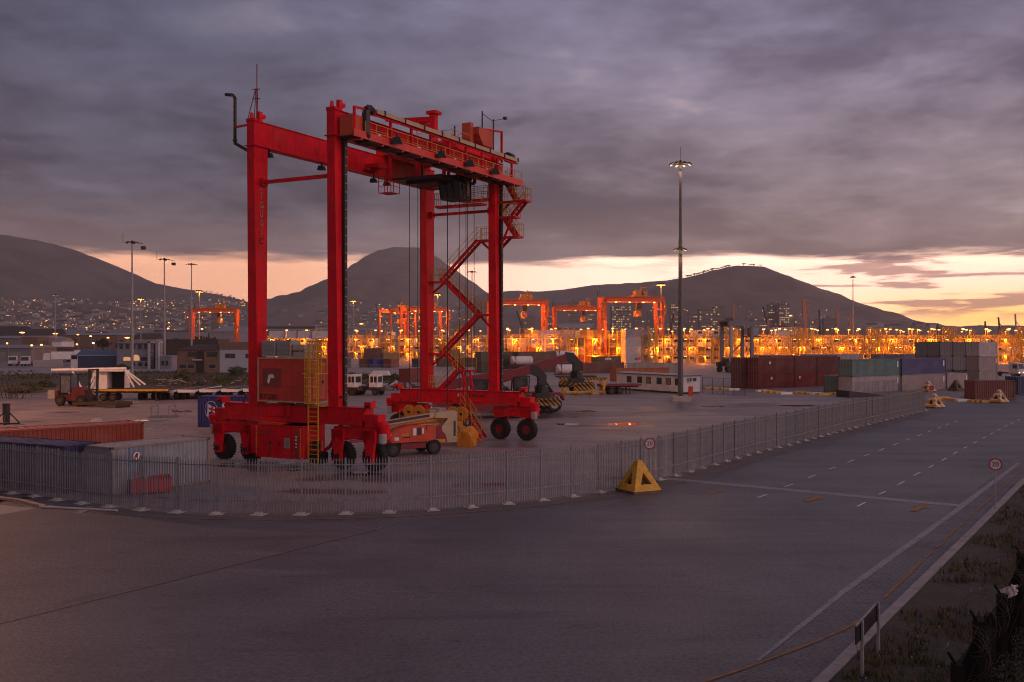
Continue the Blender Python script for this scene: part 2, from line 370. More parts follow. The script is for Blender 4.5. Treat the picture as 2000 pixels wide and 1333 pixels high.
# concrete bands
def wavy(a, b, w0, w1, z, n=26, amp=.06):
    mb = MB(); d_ = (b - a); t = d_.normalized(); nn = Vector((-t.y, t.x, 0)); L = []; R = []
    for i in range(n + 1):
        p = a + d_ * (i / n); w = w0 + (w1 - w0) * i / n
        L.append(p + nn * (w / 2 + random.uniform(-amp, amp))); R.append(p - nn * (w / 2 + random.uniform(-amp, amp)))
    for i in range(n): mb.quad(*[(q.x, q.y, z) for q in (L[i], R[i], R[i + 1], L[i + 1])])
    return mb
def up(o):
    me = o.data
    if me.polygons[0].normal.z < 0: me.flip_normals()
    return o
up(struct('concrete_band', wavy(G(1300, 935), G(1880, 989), .75, .85, .012, n=60, amp=.03), M['band']))
up(struct('concrete_band', wavy(G(1884, 986), G(1650, 1155), .30, .24, .0145, n=60, amp=.02), M['band']))
up(struct('concrete_band', wavy(G(1650, 1155), G(1480, 1292), .22, .10, .017, n=50, amp=.02), M['band']))
up(struct('concrete_band', wavy(G(1880, 988), G(1990, 905), .34, .26, .0195, n=60, amp=.03), M['band']))
# painted lines
ln = MB(); ribbon(ln, [p for p in FENCE if p.x > -30], 1.32, 1.44, .024); up(struct('yellow_line', ln, M['yelpaint']))
ln = MB()
yl = resample(catmull([G(1340, 1345), G(1500, 1290), G(1668, 1220), G(1740, 1156), G(1840, 1060), G(1960, 952), G(2015, 903)], 10), .75)
for p, q in zip(yl, yl[1:]):
    if random.random() < .15: continue
    t = (q - p).normalized(); n_ = Vector((-t.y, t.x, 0)); q = p.lerp(q, .95); w = random.uniform(.035, .06)
    ln.quad(*[(c.x, c.y, .024) for c in (p + n_ * w, p - n_ * w, q - n_ * w, q + n_ * w)])
up(struct('yellow_line', ln, M['yelpaint']))
ln = MB()
def dash(a, b, w=.11):
    a, b = G(*a), G(*b); t = (b - a).normalized(); n = Vector((-t.y, t.x, 0)) * w / 2
    ln.quad(*[(c.x, c.y, .024) for c in (a + n, a - n, b - n, b + n)])
for a, b in (((1479, 973), (1498, 967)), ((1532, 951.5), (1549, 947)), ((1578, 934.5), (1593, 928.5)), ((1619, 917.5), (1632.5, 913)), ((1655, 904.5), (1668, 899)), ((1688, 891.5), (1699, 888)),
             ((1717, 881.5), (1728, 876.5)), ((1744, 870.5), (1754, 866.5)), ((1769, 861), (1777, 857.5)), ((1792, 852.5), (1800, 849)), ((1812, 845), (1819, 841.5)), ((1831, 838), (1838, 835)), ((1848, 831), (1854, 828)), ((1864, 825), (1869, 822.8)),
             ((1674, 990.5), (1690, 982.5)), ((1716, 967), (1730, 961)), ((1753, 948), (1766, 941.5)), ((1784, 930), (1797, 923.5)), ((1814, 914.5), (1823, 909.5)), ((1839.5, 900.5), (1849, 895.5)),
             ((1862, 887.5), (1870, 883.5)), ((1881.5, 876.5), (1890, 873)), ((1901, 866.5), (1908, 863)), ((1919, 857), (1925, 854)), ((1934, 849), (1940, 846)), ((1948, 841), (1954, 838.5)), ((1962, 834.5), (1967, 832)), ((1974, 828.5), (1979, 826)), ((1987, 821.5), (1992, 819.5))):
    dash(a, b)
up(struct('white_lane_dashes', ln, M['roadpaint']))
def arrow(tail, head, label=None):
    a, b = G(*tail), G(*head); t = (b - a).normalized(); n = Vector((-t.y, t.x, 0)); L = (b - a).length
    pts = [a + n * .16, a - n * .16, a + t * L * .58 - n * .16, a + t * L * .58 - n * .42, b, a + t * L * .58 + n * .42, a + t * L * .58 + n * .16]
    mb = MB(); mb.add([(p.x, p.y, .024) for p in pts], [tuple(range(7))]); up(struct('yellow_arrow_marking', mb, M['yelpaint']))
arrow((1382, 965.5), (1416, 955)); arrow((1574, 981), (1603, 970)); arrow((1782, 999.5), (1807, 987))
# kerb with joints, verge beyond it
kb = MB(); t = -40.0
while t < 190:
    a, b = K(t, .10), K(t + .985, .10)
    nn = Vector((-KD.y, KD.x, 0)) * .155
    h = .13 + random.uniform(-.006, .006)
    v = [a - nn, a + nn, b + nn, b - nn]
    kb.add([(p.x, p.y, -.05) for p in v] + [(p.x, p.y, h) for p in v], [(4, 5, 6, 7), (0, 1, 5, 4), (1, 2, 6, 5), (2, 3, 7, 6), (3, 0, 4, 7)]); t += 1.0
o = struct('kerb', kb, M['kerbc']); fixn(o.data)
vg = MB(); n = 60; m_ = 22
for j in range(m_ + 1):
    for i in range(n + 1):
        p = K(-40 + 230 * (i / n) ** 1.0, -.06 - 22 * (j / m_) ** 1.5); e = min(1, j / 3)
        vg.v.append((p.x, p.y, .10 + e * (.12 * noise.noise(Vector((p.x * .35, p.y * .35, 0))) + .06 * noise.noise(Vector((p.x * 1.3, p.y * 1.3, 5))))))
for j in range(m_):
    for i in range(n):
        a = j * (n + 1) + i; vg.f.append((a, a + 1, a + n + 2, a + n + 1)); vg.m.append(0)
up(struct('verge', vg, M['verge'], True))
# kerb and pavement at the left edge
pts = [G(-60, 971), G(0, 975.5), G(40, 980.5), G(82, 991.5)]
kb = MB()
for a, b in zip(pts, pts[1:]): kb.bar((a.x, a.y, .06), (b.x, b.y, .06), .28, .14)
struct('kerb', kb, mat('reddish_kerb_concrete', (.40, .25, .20), .8, var=.2, scale=2))
sl = MB(); a, b, c, d_ = G(-20, 985), G(72, 993.5), G(0, 1006), G(-60, 1010)
sl.quad(*[(p.x, p.y, .012) for p in (a, b, c, d_)]); up(struct('pale_slab', sl, M['apron']))
sl = MB(); sl.bar(G(150, 1004, .02), G(178, 990, .02), .35, .03); struct('paint_mark', sl, M['band'])
# far apron behind the yard
def patch(name, pts, z, mt):
    mb = MB(); mb.add([(p.x, p.y, z) for p in pts], [tuple(range(len(pts)))]); return up(struct(name, mb, mt))
patch('pale_apron', [Vector((-60, 175, 0)), Vector((150, 175, 0)), Vector((260, 330, 0)), Vector((-60, 330, 0))], .006, M['apron'])
patch('grass_strip', [G(-100, 757), G(470, 758), G(640, 752), G(820, 747), G(820, 739), G(480, 722), G(230, 719), G(-100, 728)], .008,
      ground_mat('dry_grass_strip', (.050, .045, .022), (.085, .070, .034), .06, .95, .05, bump=.8))
patch('grass_strip', [G(-100, 770), G(120, 766), G(330, 757), G(-100, 748)], .010, ground_mat('reddish_dry_grass', (.085, .055, .03), (.13, .085, .05), .2, .95, .05, bump=.8))
patch('access_road', [G(-100, 735), G(240, 726), G(480, 726), G(480, 722), G(200, 716), G(-100, 722)], .014, M['apron'])
# puddles left by rain
def puddle(cx, cy_, wx, wy, seed, z=.010):
    c = G(cx, cy_); ex = (G(cx + wx, cy_) - c).length; e0, e1 = G(cx, cy_ - wy), G(cx, cy_ + wy); mb = MB(); pts = []
    for i in range(36):
        a = 2 * math.pi * i / 36; k = 1 + .55 * noise.noise(Vector((math.cos(a) * 1.7, math.sin(a) * 1.7, seed * 3.1)))
        pts.append((c.x + math.cos(a) * ex * k, c.y + math.sin(a) * (e0.y - c.y) * k, z))
    mb.add(pts, [tuple(range(36))]); up(struct('puddle', mb, M['water']))
def damp(cx, cy_, wx, wy, seed):
    c = G(cx, cy_); ex = (G(cx + wx, cy_) - c).length; e0 = G(cx, cy_ - wy); mb = MB(); pts = []
    for i in range(48):
        a = 2 * math.pi * i / 48; k = 1 + .7 * noise.noise(Vector((math.cos(a) * 1.9, math.sin(a) * 1.9, seed * 2.3)))
        pts.append((c.x + math.cos(a) * ex * k, c.y + math.sin(a) * (e0.y - c.y) * k, .007))
    mb.add(pts, [tuple(range(48))]); up(struct('damp_patch', mb, M['damp']))
M['damp'] = ground_mat('damp_concrete', (.055, .042, .040), (.085, .066, .062), .3, .5, .22, bump=.15)
for i, q in enumerate(((1148, 804, 22, 1.6), (1108, 829, 24, 1.6), (1222, 828, 30, 2.0), (1062, 807, 18, 1.5), (308, 838, 24, 2.0), (272, 844, 22, 1.5), (270, 822, 22, 1.2), (440, 909, 26, 3), (705, 926, 34, 4), (575, 919, 12, 2), (658, 893, 14, 2),
                       (1395, 795, 22, 1.2), (1560, 793, 40, 1.5), (560, 905, 20, 2), (965, 947, 18, 2.2))): puddle(*q, i)
for i, q in enumerate(((1420, 792, 130, 4), (690, 932, 130, 9), (280, 823, 55, 3), (560, 912, 120, 7), (1080, 812, 90, 5), (960, 947, 60, 5), (1200, 832, 80, 5), (1330, 800, 90, 4), (640, 960, 90, 5), (120, 806, 25, 1.2), (60, 824, 20, 1.2))): damp(*q, i + .5)

# ------------------------------------------------------------------ hills
M['hill'] = ground_mat('hill_scrub', (.085, .062, .052), (.17, .13, .10), .006, .95, .05, bump=0)
M['hill2'] = ground_mat('hill_scrub_far', (.12, .082, .064), (.22, .155, .12), .006, .95, .05, bump=0)
class Hill:
    def __init__(s, name, prof, Yf, Yr, Yb, p, amp, mt):
        s.prof, s.Yf, s.Yr, s.Yb, s.p, s.amp = prof, Yf, Yr, Yb, p, amp
        x0, x1 = prof[0][0], prof[-1][0]; n, a, b = int((x1 - x0) / 5), 34, 8; mb = MB(); rows = []
        for j in range(a + b + 1):
            Y = Yf + (Yr - Yf) * j / a if j <= a else Yr + (Yb - Yr) * (j - a) / b; rows.append(Y)
        for Y in rows:
            for i in range(n + 1):
                X = XA(x0 + (x1 - x0) * i / n, Yr); mb.v.append((X, Y, s.h(X, Y)))
        for j in range(a + b):
            for i in range(n):
                k = j * (n + 1) + i; mb.f.append((k, k + 1, k + n + 2, k + n + 1)); mb.m.append(0)
        struct(name, mb, mt, True)
    def top(s, px):
        q = s.prof
        for (a, za), (b, zb) in zip(q, q[1:]):
            if a <= px <= b: t = (px - a) / (b - a); t = t * t * (3 - 2 * t) * .35 + t * .65; return za + (zb - za) * t
        return q[0][1] if px < q[0][0] else q[-1][1]
    def h(s, X, Y):
        px = 1000 + X * F / s.Yr; zr = ZA(s.top(px), s.Yr)
        if Y <= s.Yr: t = max(0, (Y - s.Yf) / (s.Yr - s.Yf)); k = t ** s.p
        else: t = (Y - s.Yr) / (s.Yb - s.Yr); k = 1 - t * t
        w = k * (1 - k) * 4
        nz = noise.fractal(Vector((X * .0022, Y * .0012, 3)), 1.0, 2.0, 5) * s.amp * w + noise.fractal(Vector((X * .02, Y * .02, 7)), 1.0, 2.0, 3) * 3.0 * min(1, k * 3)
        return -3 + (zr + 3) * k + nz
HL = Hill('hill', [(-420, 500), (-120, 462), (-40, 455), (0, 458), (60, 468), (100, 476), (150, 493), (200, 514), (258, 541), (300, 554), (350, 563), (400, 571), (440, 580), (480, 590), (540, 610), (600, 632), (700, 660), (760, 667)], 1500, 4200, 5600, 1.7, 60, M['hill'])
HC = Hill('mountain', [(330, 640), (420, 604), (480, 591), (520, 584), (560, 583), (600, 571), (625, 562), (640, 548), (660, 538), (680, 524), (715, 500), (740, 489), (768, 483), (822, 484), (850, 500), (880, 521), (920, 549), (960, 577), (1000, 600), (1060, 625), (1140, 650)], 2300, 5600, 7200, 1.6, 90, M['hill2'])
HS = Hill('saddle_hill', [(820, 640), (880, 600), (940, 575), (1000, 568), (1050, 570), (1100, 566), (1160, 557), (1240, 553), (1290, 549), (1340, 543), (1400, 560), (1500, 610), (1600, 650)], 2300, 4800, 6000, 1.6, 60, M['hill2'])
HR = Hill('hill', [(1180, 640), (1240, 590), (1300, 553), (1345, 541), (1400, 527), (1440, 519), (1490, 521), (1530, 536), (1580, 559), (1620, 578), (1660, 598), (1700, 621), (1726, 631), (1775, 635), (1830, 640), (1880, 643), (1960, 650), (2060, 658), (2200, 664)], 2000, 3700, 5000, 1.45, 45, M['hill2'])
# ------------------------------------------------------------------ the red rubber tyred gantry crane
TH = math.radians(28.2); CR0 = Vector((-14.26, 63.86, 0))
crane = thing('gantry_crane', 'huge red gantry crane on rubber tyres on the near yard behind the fence', 'crane', CR0, -TH)
SP, HS_ = 20.9, 3.4                                    # span along v, half leg spacing along u
def P(mb, name, mats, parent=crane, **k): return mb.build(name, mats, parent, **k)
Rd = M['red']
def leg_mesh(cable):
    m = MB(); z0, z1 = 3.95, 21.3
    def ring(z, du, dv): return [(-du, -dv, z), (du, -dv, z), (du, dv, z), (-du, dv, z)]
    m.add(ring(z0, .42, .40) + ring(z1, .30, .68), [(0, 1, 5, 4), (1, 2, 6, 5), (2, 3, 7, 6), (3, 0, 4, 7), (0, 3, 2, 1), (4, 5, 6, 7)])
    m.b0(-.42, -.80, z1, .42, .80, z1 + .06)
    m.b0(-.52, -.5, z0 - .002, .52, .5, z0 + .05)
    for z in (6.5, 9.9, 13.2, 16.4, 18.9):                     # weld bands
        t = (z - z0) / (z1 - z0); du, dv = .42 + (.30 - .42) * t + .006, .40 + (.68 - .40) * t + .006; m.b0(-du, -dv, z, du, dv, z + .035)
    return m
for u, v in ((-HS_, 0), (HS_, 0), (-HS_, SP), (HS_, SP)):
    lg = P(leg_mesh(u > 0), 'leg', Rd, loc=(u, v, 0))
    if u > 0:
        c = MB(); c.b0(.36, .02, 3.95, .58, .30, 21.2, 0); c.b0(.34, .34, 4.0, .44, .37, 21.2, 1)
        for k in range(30): c.b0(.57, .04, 4.3 + k * .56, .60, .28, 4.36 + k * .56, 1)
        c.build('cable_channel', [M['black'], M['steel']], lg)
for k, ch in enumerate('RTG001C'):
    text(ch, .62, M['fadeink'] if k < 6 else M['ink'], crane, (-HS_ + .33 + .007 * k, .02, 18.58 - k * .607), (math.radians(90 - .4), 0, math.radians(90)), depth=.02)
# girders
for u in (-HS_, HS_):
    g = MB(); g.b0(-.32, -.68, 21.362, .32, SP + .68, 22.95)
    g.b0(-.40, -.70, 22.95, .40, SP + .70, 22.99)
    g.b0(-.40, -.30, 21.30, .40, SP + .3, 21.36)
    for k in range(9): g.b0(-.335, 1.2 + k * 2.3, 21.37, .335, 1.23 + k * 2.3, 22.94)
    for dz_ in (0,):
        g.b0(-.06, .8, 22.99, .06, SP - .8, 23.07)              # trolley rail
    gr = P(g, 'girder', Rd, loc=(u, 0, 0))
    for v in (0, SP):
        hd = MB()
        hd.b0(-.34, v - .72, 22.99, .34, v - .30, 23.15)
        hd.prism([(v - .70, 23.15), (v - .36, 23.15), (v - .44, 23.55), (v - .62, 23.55)], 'x', -.05, .05)
        hd.b0(-.10, v + .02, 22.99, .16, v + .34, 23.75); hd.lathe([(.16, -.05), (.16, .05)], 12, c=(.12, v + .5, 23.45), axis='x')
        hd.build('lifting_lug', Rd, gr)
for v, z in ((0, 18.9), (SP, 19.05)):
    m = MB(); m.bar((-HS_ + .3, v + .05, z), (HS_ - .3, v + .05, z), .26, .22)
    for s in (-1, 1): m.b0(s * (HS_ - .5) - .16, v - .2, z - .25, s * (HS_ - .5) + .16, v + .3, z + .25)
    P(m, 'tie_beam', Rd)
# sill beams
for v in (0, SP):
    m = MB(); m.b0(-5.9, v - .50, 3.14, 5.9, v + .50, 3.95); m.b0(-6.1, v - .58, 3.95, 6.1, v + .58, 3.99); m.b0(-5.7, v - .64, 2.86, 5.7, v + .64, 3.136)
    for s in (-1, 1):
        m.b0(s * 6.9 if s < 0 else 5.9, v - .42, 2.75, -5.9 if s < 0 else 6.9, v + .42, 3.55)
    for k in range(11): m.b0(-5.2 + k * 1.05, v - .515, 3.16, -5.16 + k * 1.05, v + .515, 3.94)
    if v == 0:
        m.b0(-2.0, v - .60, 3.22, -.6, v - .502, 3.9); m.b0(-.35, v - .62, 3.18, -.02, v - .502, 3.92)
    P(m, 'sill_beam', Rd)
text('SWL41', .55, M['ink'], crane, (1.95, SP - .512, 3.55), (math.radians(90), 0, 0))
def rmark(parent, loc, s, mt=None):
    m = MB(); m.prism([(-.5 * s, -.5 * s), (-.26 * s, -.72 * s), (.0, -.02 * s), (.62 * s, -.02 * s), (.42 * s, .42 * s), (-.2 * s, .42 * s), (-.36 * s, .25 * s)], 'y', -.006, .006)
    return m.build('emblem', mt or M['wink'], parent, loc=loc)
rmark(crane, (.15, SP - .515, 3.62), .26)
# bogies and wheels
def tyre(r=.86, w=.56, hub=None, lugs=26, hubr=.55):
    m = MB(); m.lathe([(r * hubr, -w * .40), (r * .88, -w / 2), (r * .985, -w * .38), (r * .985, w * .38), (r * .88, w / 2), (r * hubr, w * .40)], 28, 0, axis='y')
    for k in range(lugs):
        for s in (-1, 1):
            a = 2 * math.pi * (k + .25 * s) / lugs
            m.box(0, s * w * .22, r * .985, .07 * r / .86, w * .44, .07 * r / .86, 0, Matrix.Rotation(a, 4, 'Y'))
    q_ = hubr / .55; m.lathe([(r * .56 * q_, -w * .42), (r * .50 * q_, -w * .30), (r * .3, -w * .22), (r * .28, -w * .40), (r * .08, -w * .44), (r * .08, w * .44), (r * .3, w * .40), (r * .3, w * .22), (r * .50 * q_, w * .30), (r * .56 * q_, w * .42)], 20, 1, axis='y')
    return m
wheel_me = tyre(hubr=.42).mesh('wheel', [M['rubber'], M['dred']], False); fixn(wheel_me)
for v in (0, SP):
    for s in (-1, 1):
        b = MB(); out_ = -1 if v == 0 else 1
        b.b0(s * 5.15 - 1.75, v - .36, 1.95, s * 5.15 + 1.75, v + .36, 2.72)
        b.b0(s * 5.15 - .4, v - .45, 2.45, s * 5.15 + .4, v + .45, 3.0)
        if v == 0: b.b0(s * 5.15 - 1.6, v - .47, 2.0, s * 5.15 + 1.6, v - .36, 2.1)
        for wu in (3.9, 6.4):
            c = s * wu
            b.prism([(c - .48, 2.55), (c + .48, 2.55), (c + .42, 1.9), (c + .28, 1.2), (c + .24, .55), (c - .24, .55), (c - .28, 1.2), (c - .42, 1.9)], 'y', v + out_ * .66, v + out_ * .40)
            b.b0(c - .46, min(v + out_ * .66, v - out_ * .36), 1.86, c + .46, max(v + out_ * .66, v - out_ * .36), 2.58)
            b.lathe([(.17, -.05), (.17, .05)], 14, 1, c=(c, v + out_ * .69, .86), axis='y')
            b.b0(c - .1, v + out_ * .70 - .01, 1.75, c + .1, v + out_ * .70 + .01, 2.0, 0)
        bg_ = P(b, 'bogie', [Rd, M['black']])
        for wu in (3.9, 6.4): link('wheel', wheel_me, bg_, (s * wu, v - out_ * .02, .87))
        mo = MB(); x = s * 7.15
        mo.lathe([(.20, 1.75), (.26, 1.8), (.26, 2.35), (.22, 2.4)], 14, 1, c=(x, v - .25, 0)); mo.lathe([(.22, 2.4), (.36, 2.95), (.36, 3.1), (.1, 3.16)], 14, 0, c=(x, v - .25, 0))
        mo.b0(x - .42, v - .1, 2.0, x + .2, v + .3, 2.95, 0); mo.bar((x - .9 * s, v - .3, 2.5), (x + .1 * s, v - .3, 2.5), .12, .12, 0)
        mo.build('drive_motor', [Rd, M['grey']], bg_)
# sill end equipment: hoses, boxes
for s, v in ((1, 0), (-1, 0), (1, SP), (-1, SP)):
    m = MB(); m.b0(s * 6.0, v - .62, 3.99, s * 6.0 + .5 * s, v - .1, 4.35, 0) if s > 0 else m.b0(s * 6.0 - .5, v - .62, 3.99, s * 6.0, v - .1, 4.35, 0)
    pts = [(s * 6.3 + .25 * math.cos(a), v - .66, 3.6 + .55 * math.sin(a)) for a in [math.pi * (.1 + .8 * k / 8) for k in range(9)]]
    m.path(pts, .05, 6, 1)
    m.lathe([(.05, 0), (.05, .25), (.10, .27), (.10, .4), (.02, .44)], 8, 2, c=(s * 6.2, v + .2, 3.99))
    P(m, 'sill_end_gear', [Rd, M['black'], M['ored']])
for s in (-1, 1):       # hose arches on the near sill
    m = MB(); m.path([(s * 3.9 + .45 * math.cos(a), -.3, 3.99 + .62 * math.sin(a)) for a in [math.pi * k / 10 for k in range(11)]], .06, 6); P(m, 'hose', M['black'])
# electrical house with logo, number and cooling units
e = MB(); e.b0(-2.5, -.85, 4.25, 1.85, .95, 7.0, 0)
for z in (4.17, 7.0): e.b0(-2.56, -.91, z, 1.91, 1.0, z + .08, 1)
for x in (-2.56, 1.83): e.b0(x, -.91, 4.25, x + .08, -.83, 7.0, 1)
for x in (-1.05, .42): e.b0(x, -.858, 4.27, x + .02, -.85, 6.98, 2)
for z in (5.15, 6.1): e.b0(-2.45, -.858, z, 1.8, -.85, z + .02, 2)
e.b0(-1.0, -.7, 3.99, -.7, .7, 4.17, 2); e.b0(.6, -.7, 3.99, .9, .7, 4.17, 2)
M['house_red'] = mat('faded_house_red', (.52, .035, .020), .5, var=.22, scale=.9, grime=(.30, .06, .02), grime_amt=.55)
M['panel_red'] = mat('dark_logo_panel', (.24, .03, .03), .5)
M['house_side'] = mat('bright_side_red', (.62, .12, .06), .45)
eh = P(e, 'electrical_house', [M['house_red'], M['cream'], M['panel_red']])
m = MB(); m.b0(-2.15, -.868, 5.15, -.55, -.86, 6.38); m.build('logo_panel', M['panel_red'], eh)
rmark(eh, (-1.45, -.875, 5.75), .55)
text('RTG001', .50, M['ink'], eh, (-1.58, -.872, 4.48), (math.radians(90), 0, 0), stretch=.92)
m = MB(); m.b0(1.853, -.6, 4.4, 1.88, .6, 6.8, 0); m.b0(1.88, .35, 5.4, 1.92, .45, 5.6, 1); m.build('house_door', [M['house_side'], M['black']], eh)
for x in (-2.35, -1.05):
    m = MB(); m.b0(x, -.72, 7.16, x + 1.15, .3, 8.2, 0); m.b0(x + .06, -.735, 7.28, x + 1.02, -.72, 8.08, 1)
    for k in range(9): m.b0(x + .08, -.745, 7.33 + k * .083, x + 1.0, -.735, 7.36 + k * .083, 0)
    m.build('cooling_unit', [M['grey'], M['steel']], eh)
m = MB(); m.b0(.22, -.6, 7.12, 1.15, .3, 7.95, 0); m.b0(.2, -.64, 7.5, 1.2, -.6, 7.56, 1); m.build('switch_cabinet', [mat('pale_grey_cabinet', (.45, .45, .46), .5), M['black']], eh)
m = MB()
for z in (7.65, 8.2): m.bar((.2, -.88, z), (1.85, -.88, z), .04, .04); m.bar((1.85, -.88, z), (1.85, .95, z), .04, .04)
for k in range(3): m.bar((.25 + k * .8, -.88, 7.08), (.25 + k * .8, -.88, 8.2), .04, .04)
m.build('roof_railing', M['yel'], eh)
# caged ladder
m = MB(); x0, x1, y = 1.98, 2.78, -1.15
for x in (x0, x1): m.bar((x, y, .15), (x, y, 8.0), .07, .06)
z = .35
while z < 7.1: m.bar((x0, y, z), (x1, y, z), .045, .045); z += .3
for k in range(7):
    zz_ = 4.2 + k * .55
    m.path([(2.38 + .52 * math.cos(a), y - .04 - .58 * math.sin(a), zz_) for a in [math.pi * j / 8 for j in range(9)]], .025, 4)
for j in (1, 3, 4, 5, 7):
    a = math.pi * j / 8; m.bar((2.38 + .52 * math.cos(a), y - .04 - .58 * math.sin(a), 4.2), (2.38 + .52 * math.cos(a), y - .04 - .58 * math.sin(a), 7.5), .035, .035)
for x in (1.9, 2.95): m.bar((x, y - .5, 6.1), (x, y + 1.3, 6.1), .06, .06)
for k in range(9): m.bar((1.9 + k * .13, y + .05, 6.1), (1.9 + k * .13, y + .05, 8.15), .03, .03)
for z in (6.1, 6.7, 7.3, 8.15): m.bar((1.85, y + .05, z), (3.0, y + .05, z), .05, .05); m.bar((3.0, y + .05, z), (3.0, 1.0, z), .05, .05)
for k in range(4): m.bar((3.0, y + .05 + k * .6, 6.1), (3.0, y + .05 + k * .6, 8.15), .04, .04)
m.b0(2.0, y + .1, 4.0, 3.0, 1.0, 4.05)
P(m, 'caged_ladder', M['yel'])
# engine enclosure under the near sill
m = MB(); m.b0(-2.35, -1.30, .55, 1.65, .9, 2.72, 0); m.b0(-3.05, -1.0, .72, -2.35, .8, 2.6, 0); m.b0(-2.1, -1.34, 2.72, -.3, .5, 2.84, 2)
m.b0(-2.38, -1.33, 2.66, 1.68, .93, 2.72, 0)
for x in (-1.0, .82): m.b0(x, -1.312, .62, x + .025, -1.30, 2.6, 1)
m.b0(-2.0, -1.315, 1.95, -1.15, -1.30, 2.35, 1)
for k in range(6): m.b0(-2.0, -1.33, 1.97 + k * .065, -1.15, -1.315, 2.0 + k * .065, 0)
m.b0(.98, -1.312, .62, 1.30, -1.30, 2.45, 1)
eb = P(m, 'engine_enclosure', [Rd, M['panel_red'], M['ored']])
for x in (-1.12, -.30): m = MB(); m.b0(x, -1.35, 1.45, x + .1, -1.312, 1.62); m.build('door_handle', M['black'], eb)
m = MB(); m.b0(.14, -1.32, 1.28, .54, -1.302, 1.86, 0); m.b0(.10, -1.316, 1.24, .58, -1.301, 1.90, 1); m.build('window', [M['steel'], M['cream']], eb)
for x in (-2.33, 1.42):
    m = MB()
    for k in range(14): m.bar((x, -1.306, .7 + k * .14), (x + .10, -1.306, .76 + k * .14), .012, .05)
    m.build('hazard_stripes', M['yink'], eb)
for k, (w, h) in enumerate(((.12, .1), (.14, .08), (.1, .12), (.12, .1))): m = MB(); m.b0(1.05, -1.325, 1.3 + .22 * k, 1.05 + w, -1.313, 1.3 + .22 * k + h); m.build('warning_label', M['wink'], eb)
m = MB(); m.b0(-.9, .4, .5, 1.4, 1.1, 2.85); m.bar((3.0, -.2, 1.4), (3.9, -.2, 2.9), .18, .18); m.bar((2.2, -.2, .9), (3.0, -.2, 1.4), .18, .18); P(m, 'fuel_tank', Rd)
m = MB(); m.lathe([(.10, 0), (.10, .55), (.04, .62)], 10, c=(3.05, -1.1, 1.2)); P(m, 'fire_extinguisher', M['redink'])
m = MB(); m.b0(2.0, -1.05, .35, 2.9, -.3, 1.05); m.b0(2.2, -1.08, 1.3, 2.75, -.5, 1.75); P(m, 'battery_box', M['black'])
# outer walkway with festoon beam on the right girder
wk = MB(); wk.b0(3.95, -.6, 21.18, 5.15, SP + 1.6, 21.24, 1); wk.b0(5.15, -.6, 21.14, 5.21, SP + 1.6, 21.62, 0); wk.b0(3.74, 1.0, 21.37, 3.76, SP - 1, 21.75, 0)
for k in range(10): wk.bar((3.75, .3 + k * 2.3, 21.30), (5.15, .3 + k * 2.3, 21.10), .18, .14, 0)
for k in range(9): wk.b0(4.0, 1.1 + 2.3 * k, 21.06, 5.1, 2.3 + 2.3 * k, 21.178, 1)
wkw = P(wk, 'walkway', [mat('walkway_red', (.66, .05, .035), .45, var=.15), M['deck']])
m = MB()
for z in (21.75, 22.30): m.bar((5.18, .6, z), (5.18, SP + 1.5, z), .035, .035)
for k in range(19): m.bar((5.18, .6 + k * 1.2, 21.6), (5.18, .6 + k * 1.2, 22.3), .04, .04)
for z in (21.8, 22.35): m.bar((3.9, .4, z), (3.9, SP, z), .03, .03)
m.build('railing', M['yel'], wkw)
m = MB()
for k in range(9):
    v = 1.2 + k * 2.45; m.bar((5.0, v, 21.24), (5.0, v, 22.98), .16, .16); m.bar((4.92, v, 22.95), (5.02, v + .9, 22.95), .14, .14)
    m.bar((5.0, v, 22.95), (5.0, v + .8, 22.98), .1, .1)
m.bar((5.0, 1.7, 23.0), (5.0, 21.4, 23.0), .16, .14); m.bar((5.12, 1.7, 22.86), (5.12, 21.4, 22.86), .04, .05)
m.bar((5.0, -.3, 21.3), (5.0, -.3, 23.1), .15, .15); m.bar((5.0, -.3, 23.05), (5.0, 1.0, 23.15), .13, .13); m.b0(4.9, .8, 23.15, 5.1, 1.2, 23.3)
m.build('festoon_bracket', Rd, wkw)
m = MB(); m.b0(4.82, 1.8, 23.10, 5.22, 21.6, 23.26, 0); m.b0(5.22, 1.8, 23.02, 5.25, 21.6, 23.30, 0)
for k in range(9): m.b0(5.2, 2.6 + 2.35 * k, 23.02, 5.30, 2.72 + 2.35 * k, 23.36, 1)
m.build('festoon_tray', [M['cream'], M['black']], wkw)
m = MB(); m.path([(5.05, 1.55, 23.1), (5.05, 1.15, 23.25), (5.05, .85, 23.05), (5.05, .8, 21.5), (5.05, 1.0, 21.35)], .26, 8); m.build('cable_loop', M['black'], wkw)
for k in range(8): m = MB(); m.b0(3.73, 1.5 + 2.45 * k, 22.05, 3.745, 1.85 + 2.45 * k, 22.28); m.build('notice_plate', M['wink'], wkw)
m = MB(); m.b0(3.95, -.45, 21.25, 5.0, .55, 22.6); m.build('junction_cabinet', M['ored'], wkw)
def flood(parent, loc, s=1.0, yaw=0):
    m = MB(); m.prism([(-.30 * s, 0), (.30 * s, 0), (.18 * s, .34 * s), (-.18 * s, .34 * s)], 'y', -.26 * s, .26 * s, 0); m.b0(-.24 * s, -.2 * s, -.012, .24 * s, .2 * s, 0, 1); m.b0(-.05 * s, -.05 * s, .34 * s, .05 * s, .05 * s, .6 * s, 0)
    return m.build('floodlight', [M['black'], M['steel']], parent, loc=loc, rz=yaw)
for k, v in enumerate((3.6, 9.1, 13.1, 17.0)): flood(wkw, (5.55, v, 21.35), 1.15, .5); 
for v in (1.0, 6.6, 13.0, 14.8): flood(crane, (-HS_ + .1, v, 20.78), .9, .3)
m = MB(); m.b0(-3.1, 13.4, 19.95, -1.9, 14.6, 20.0)
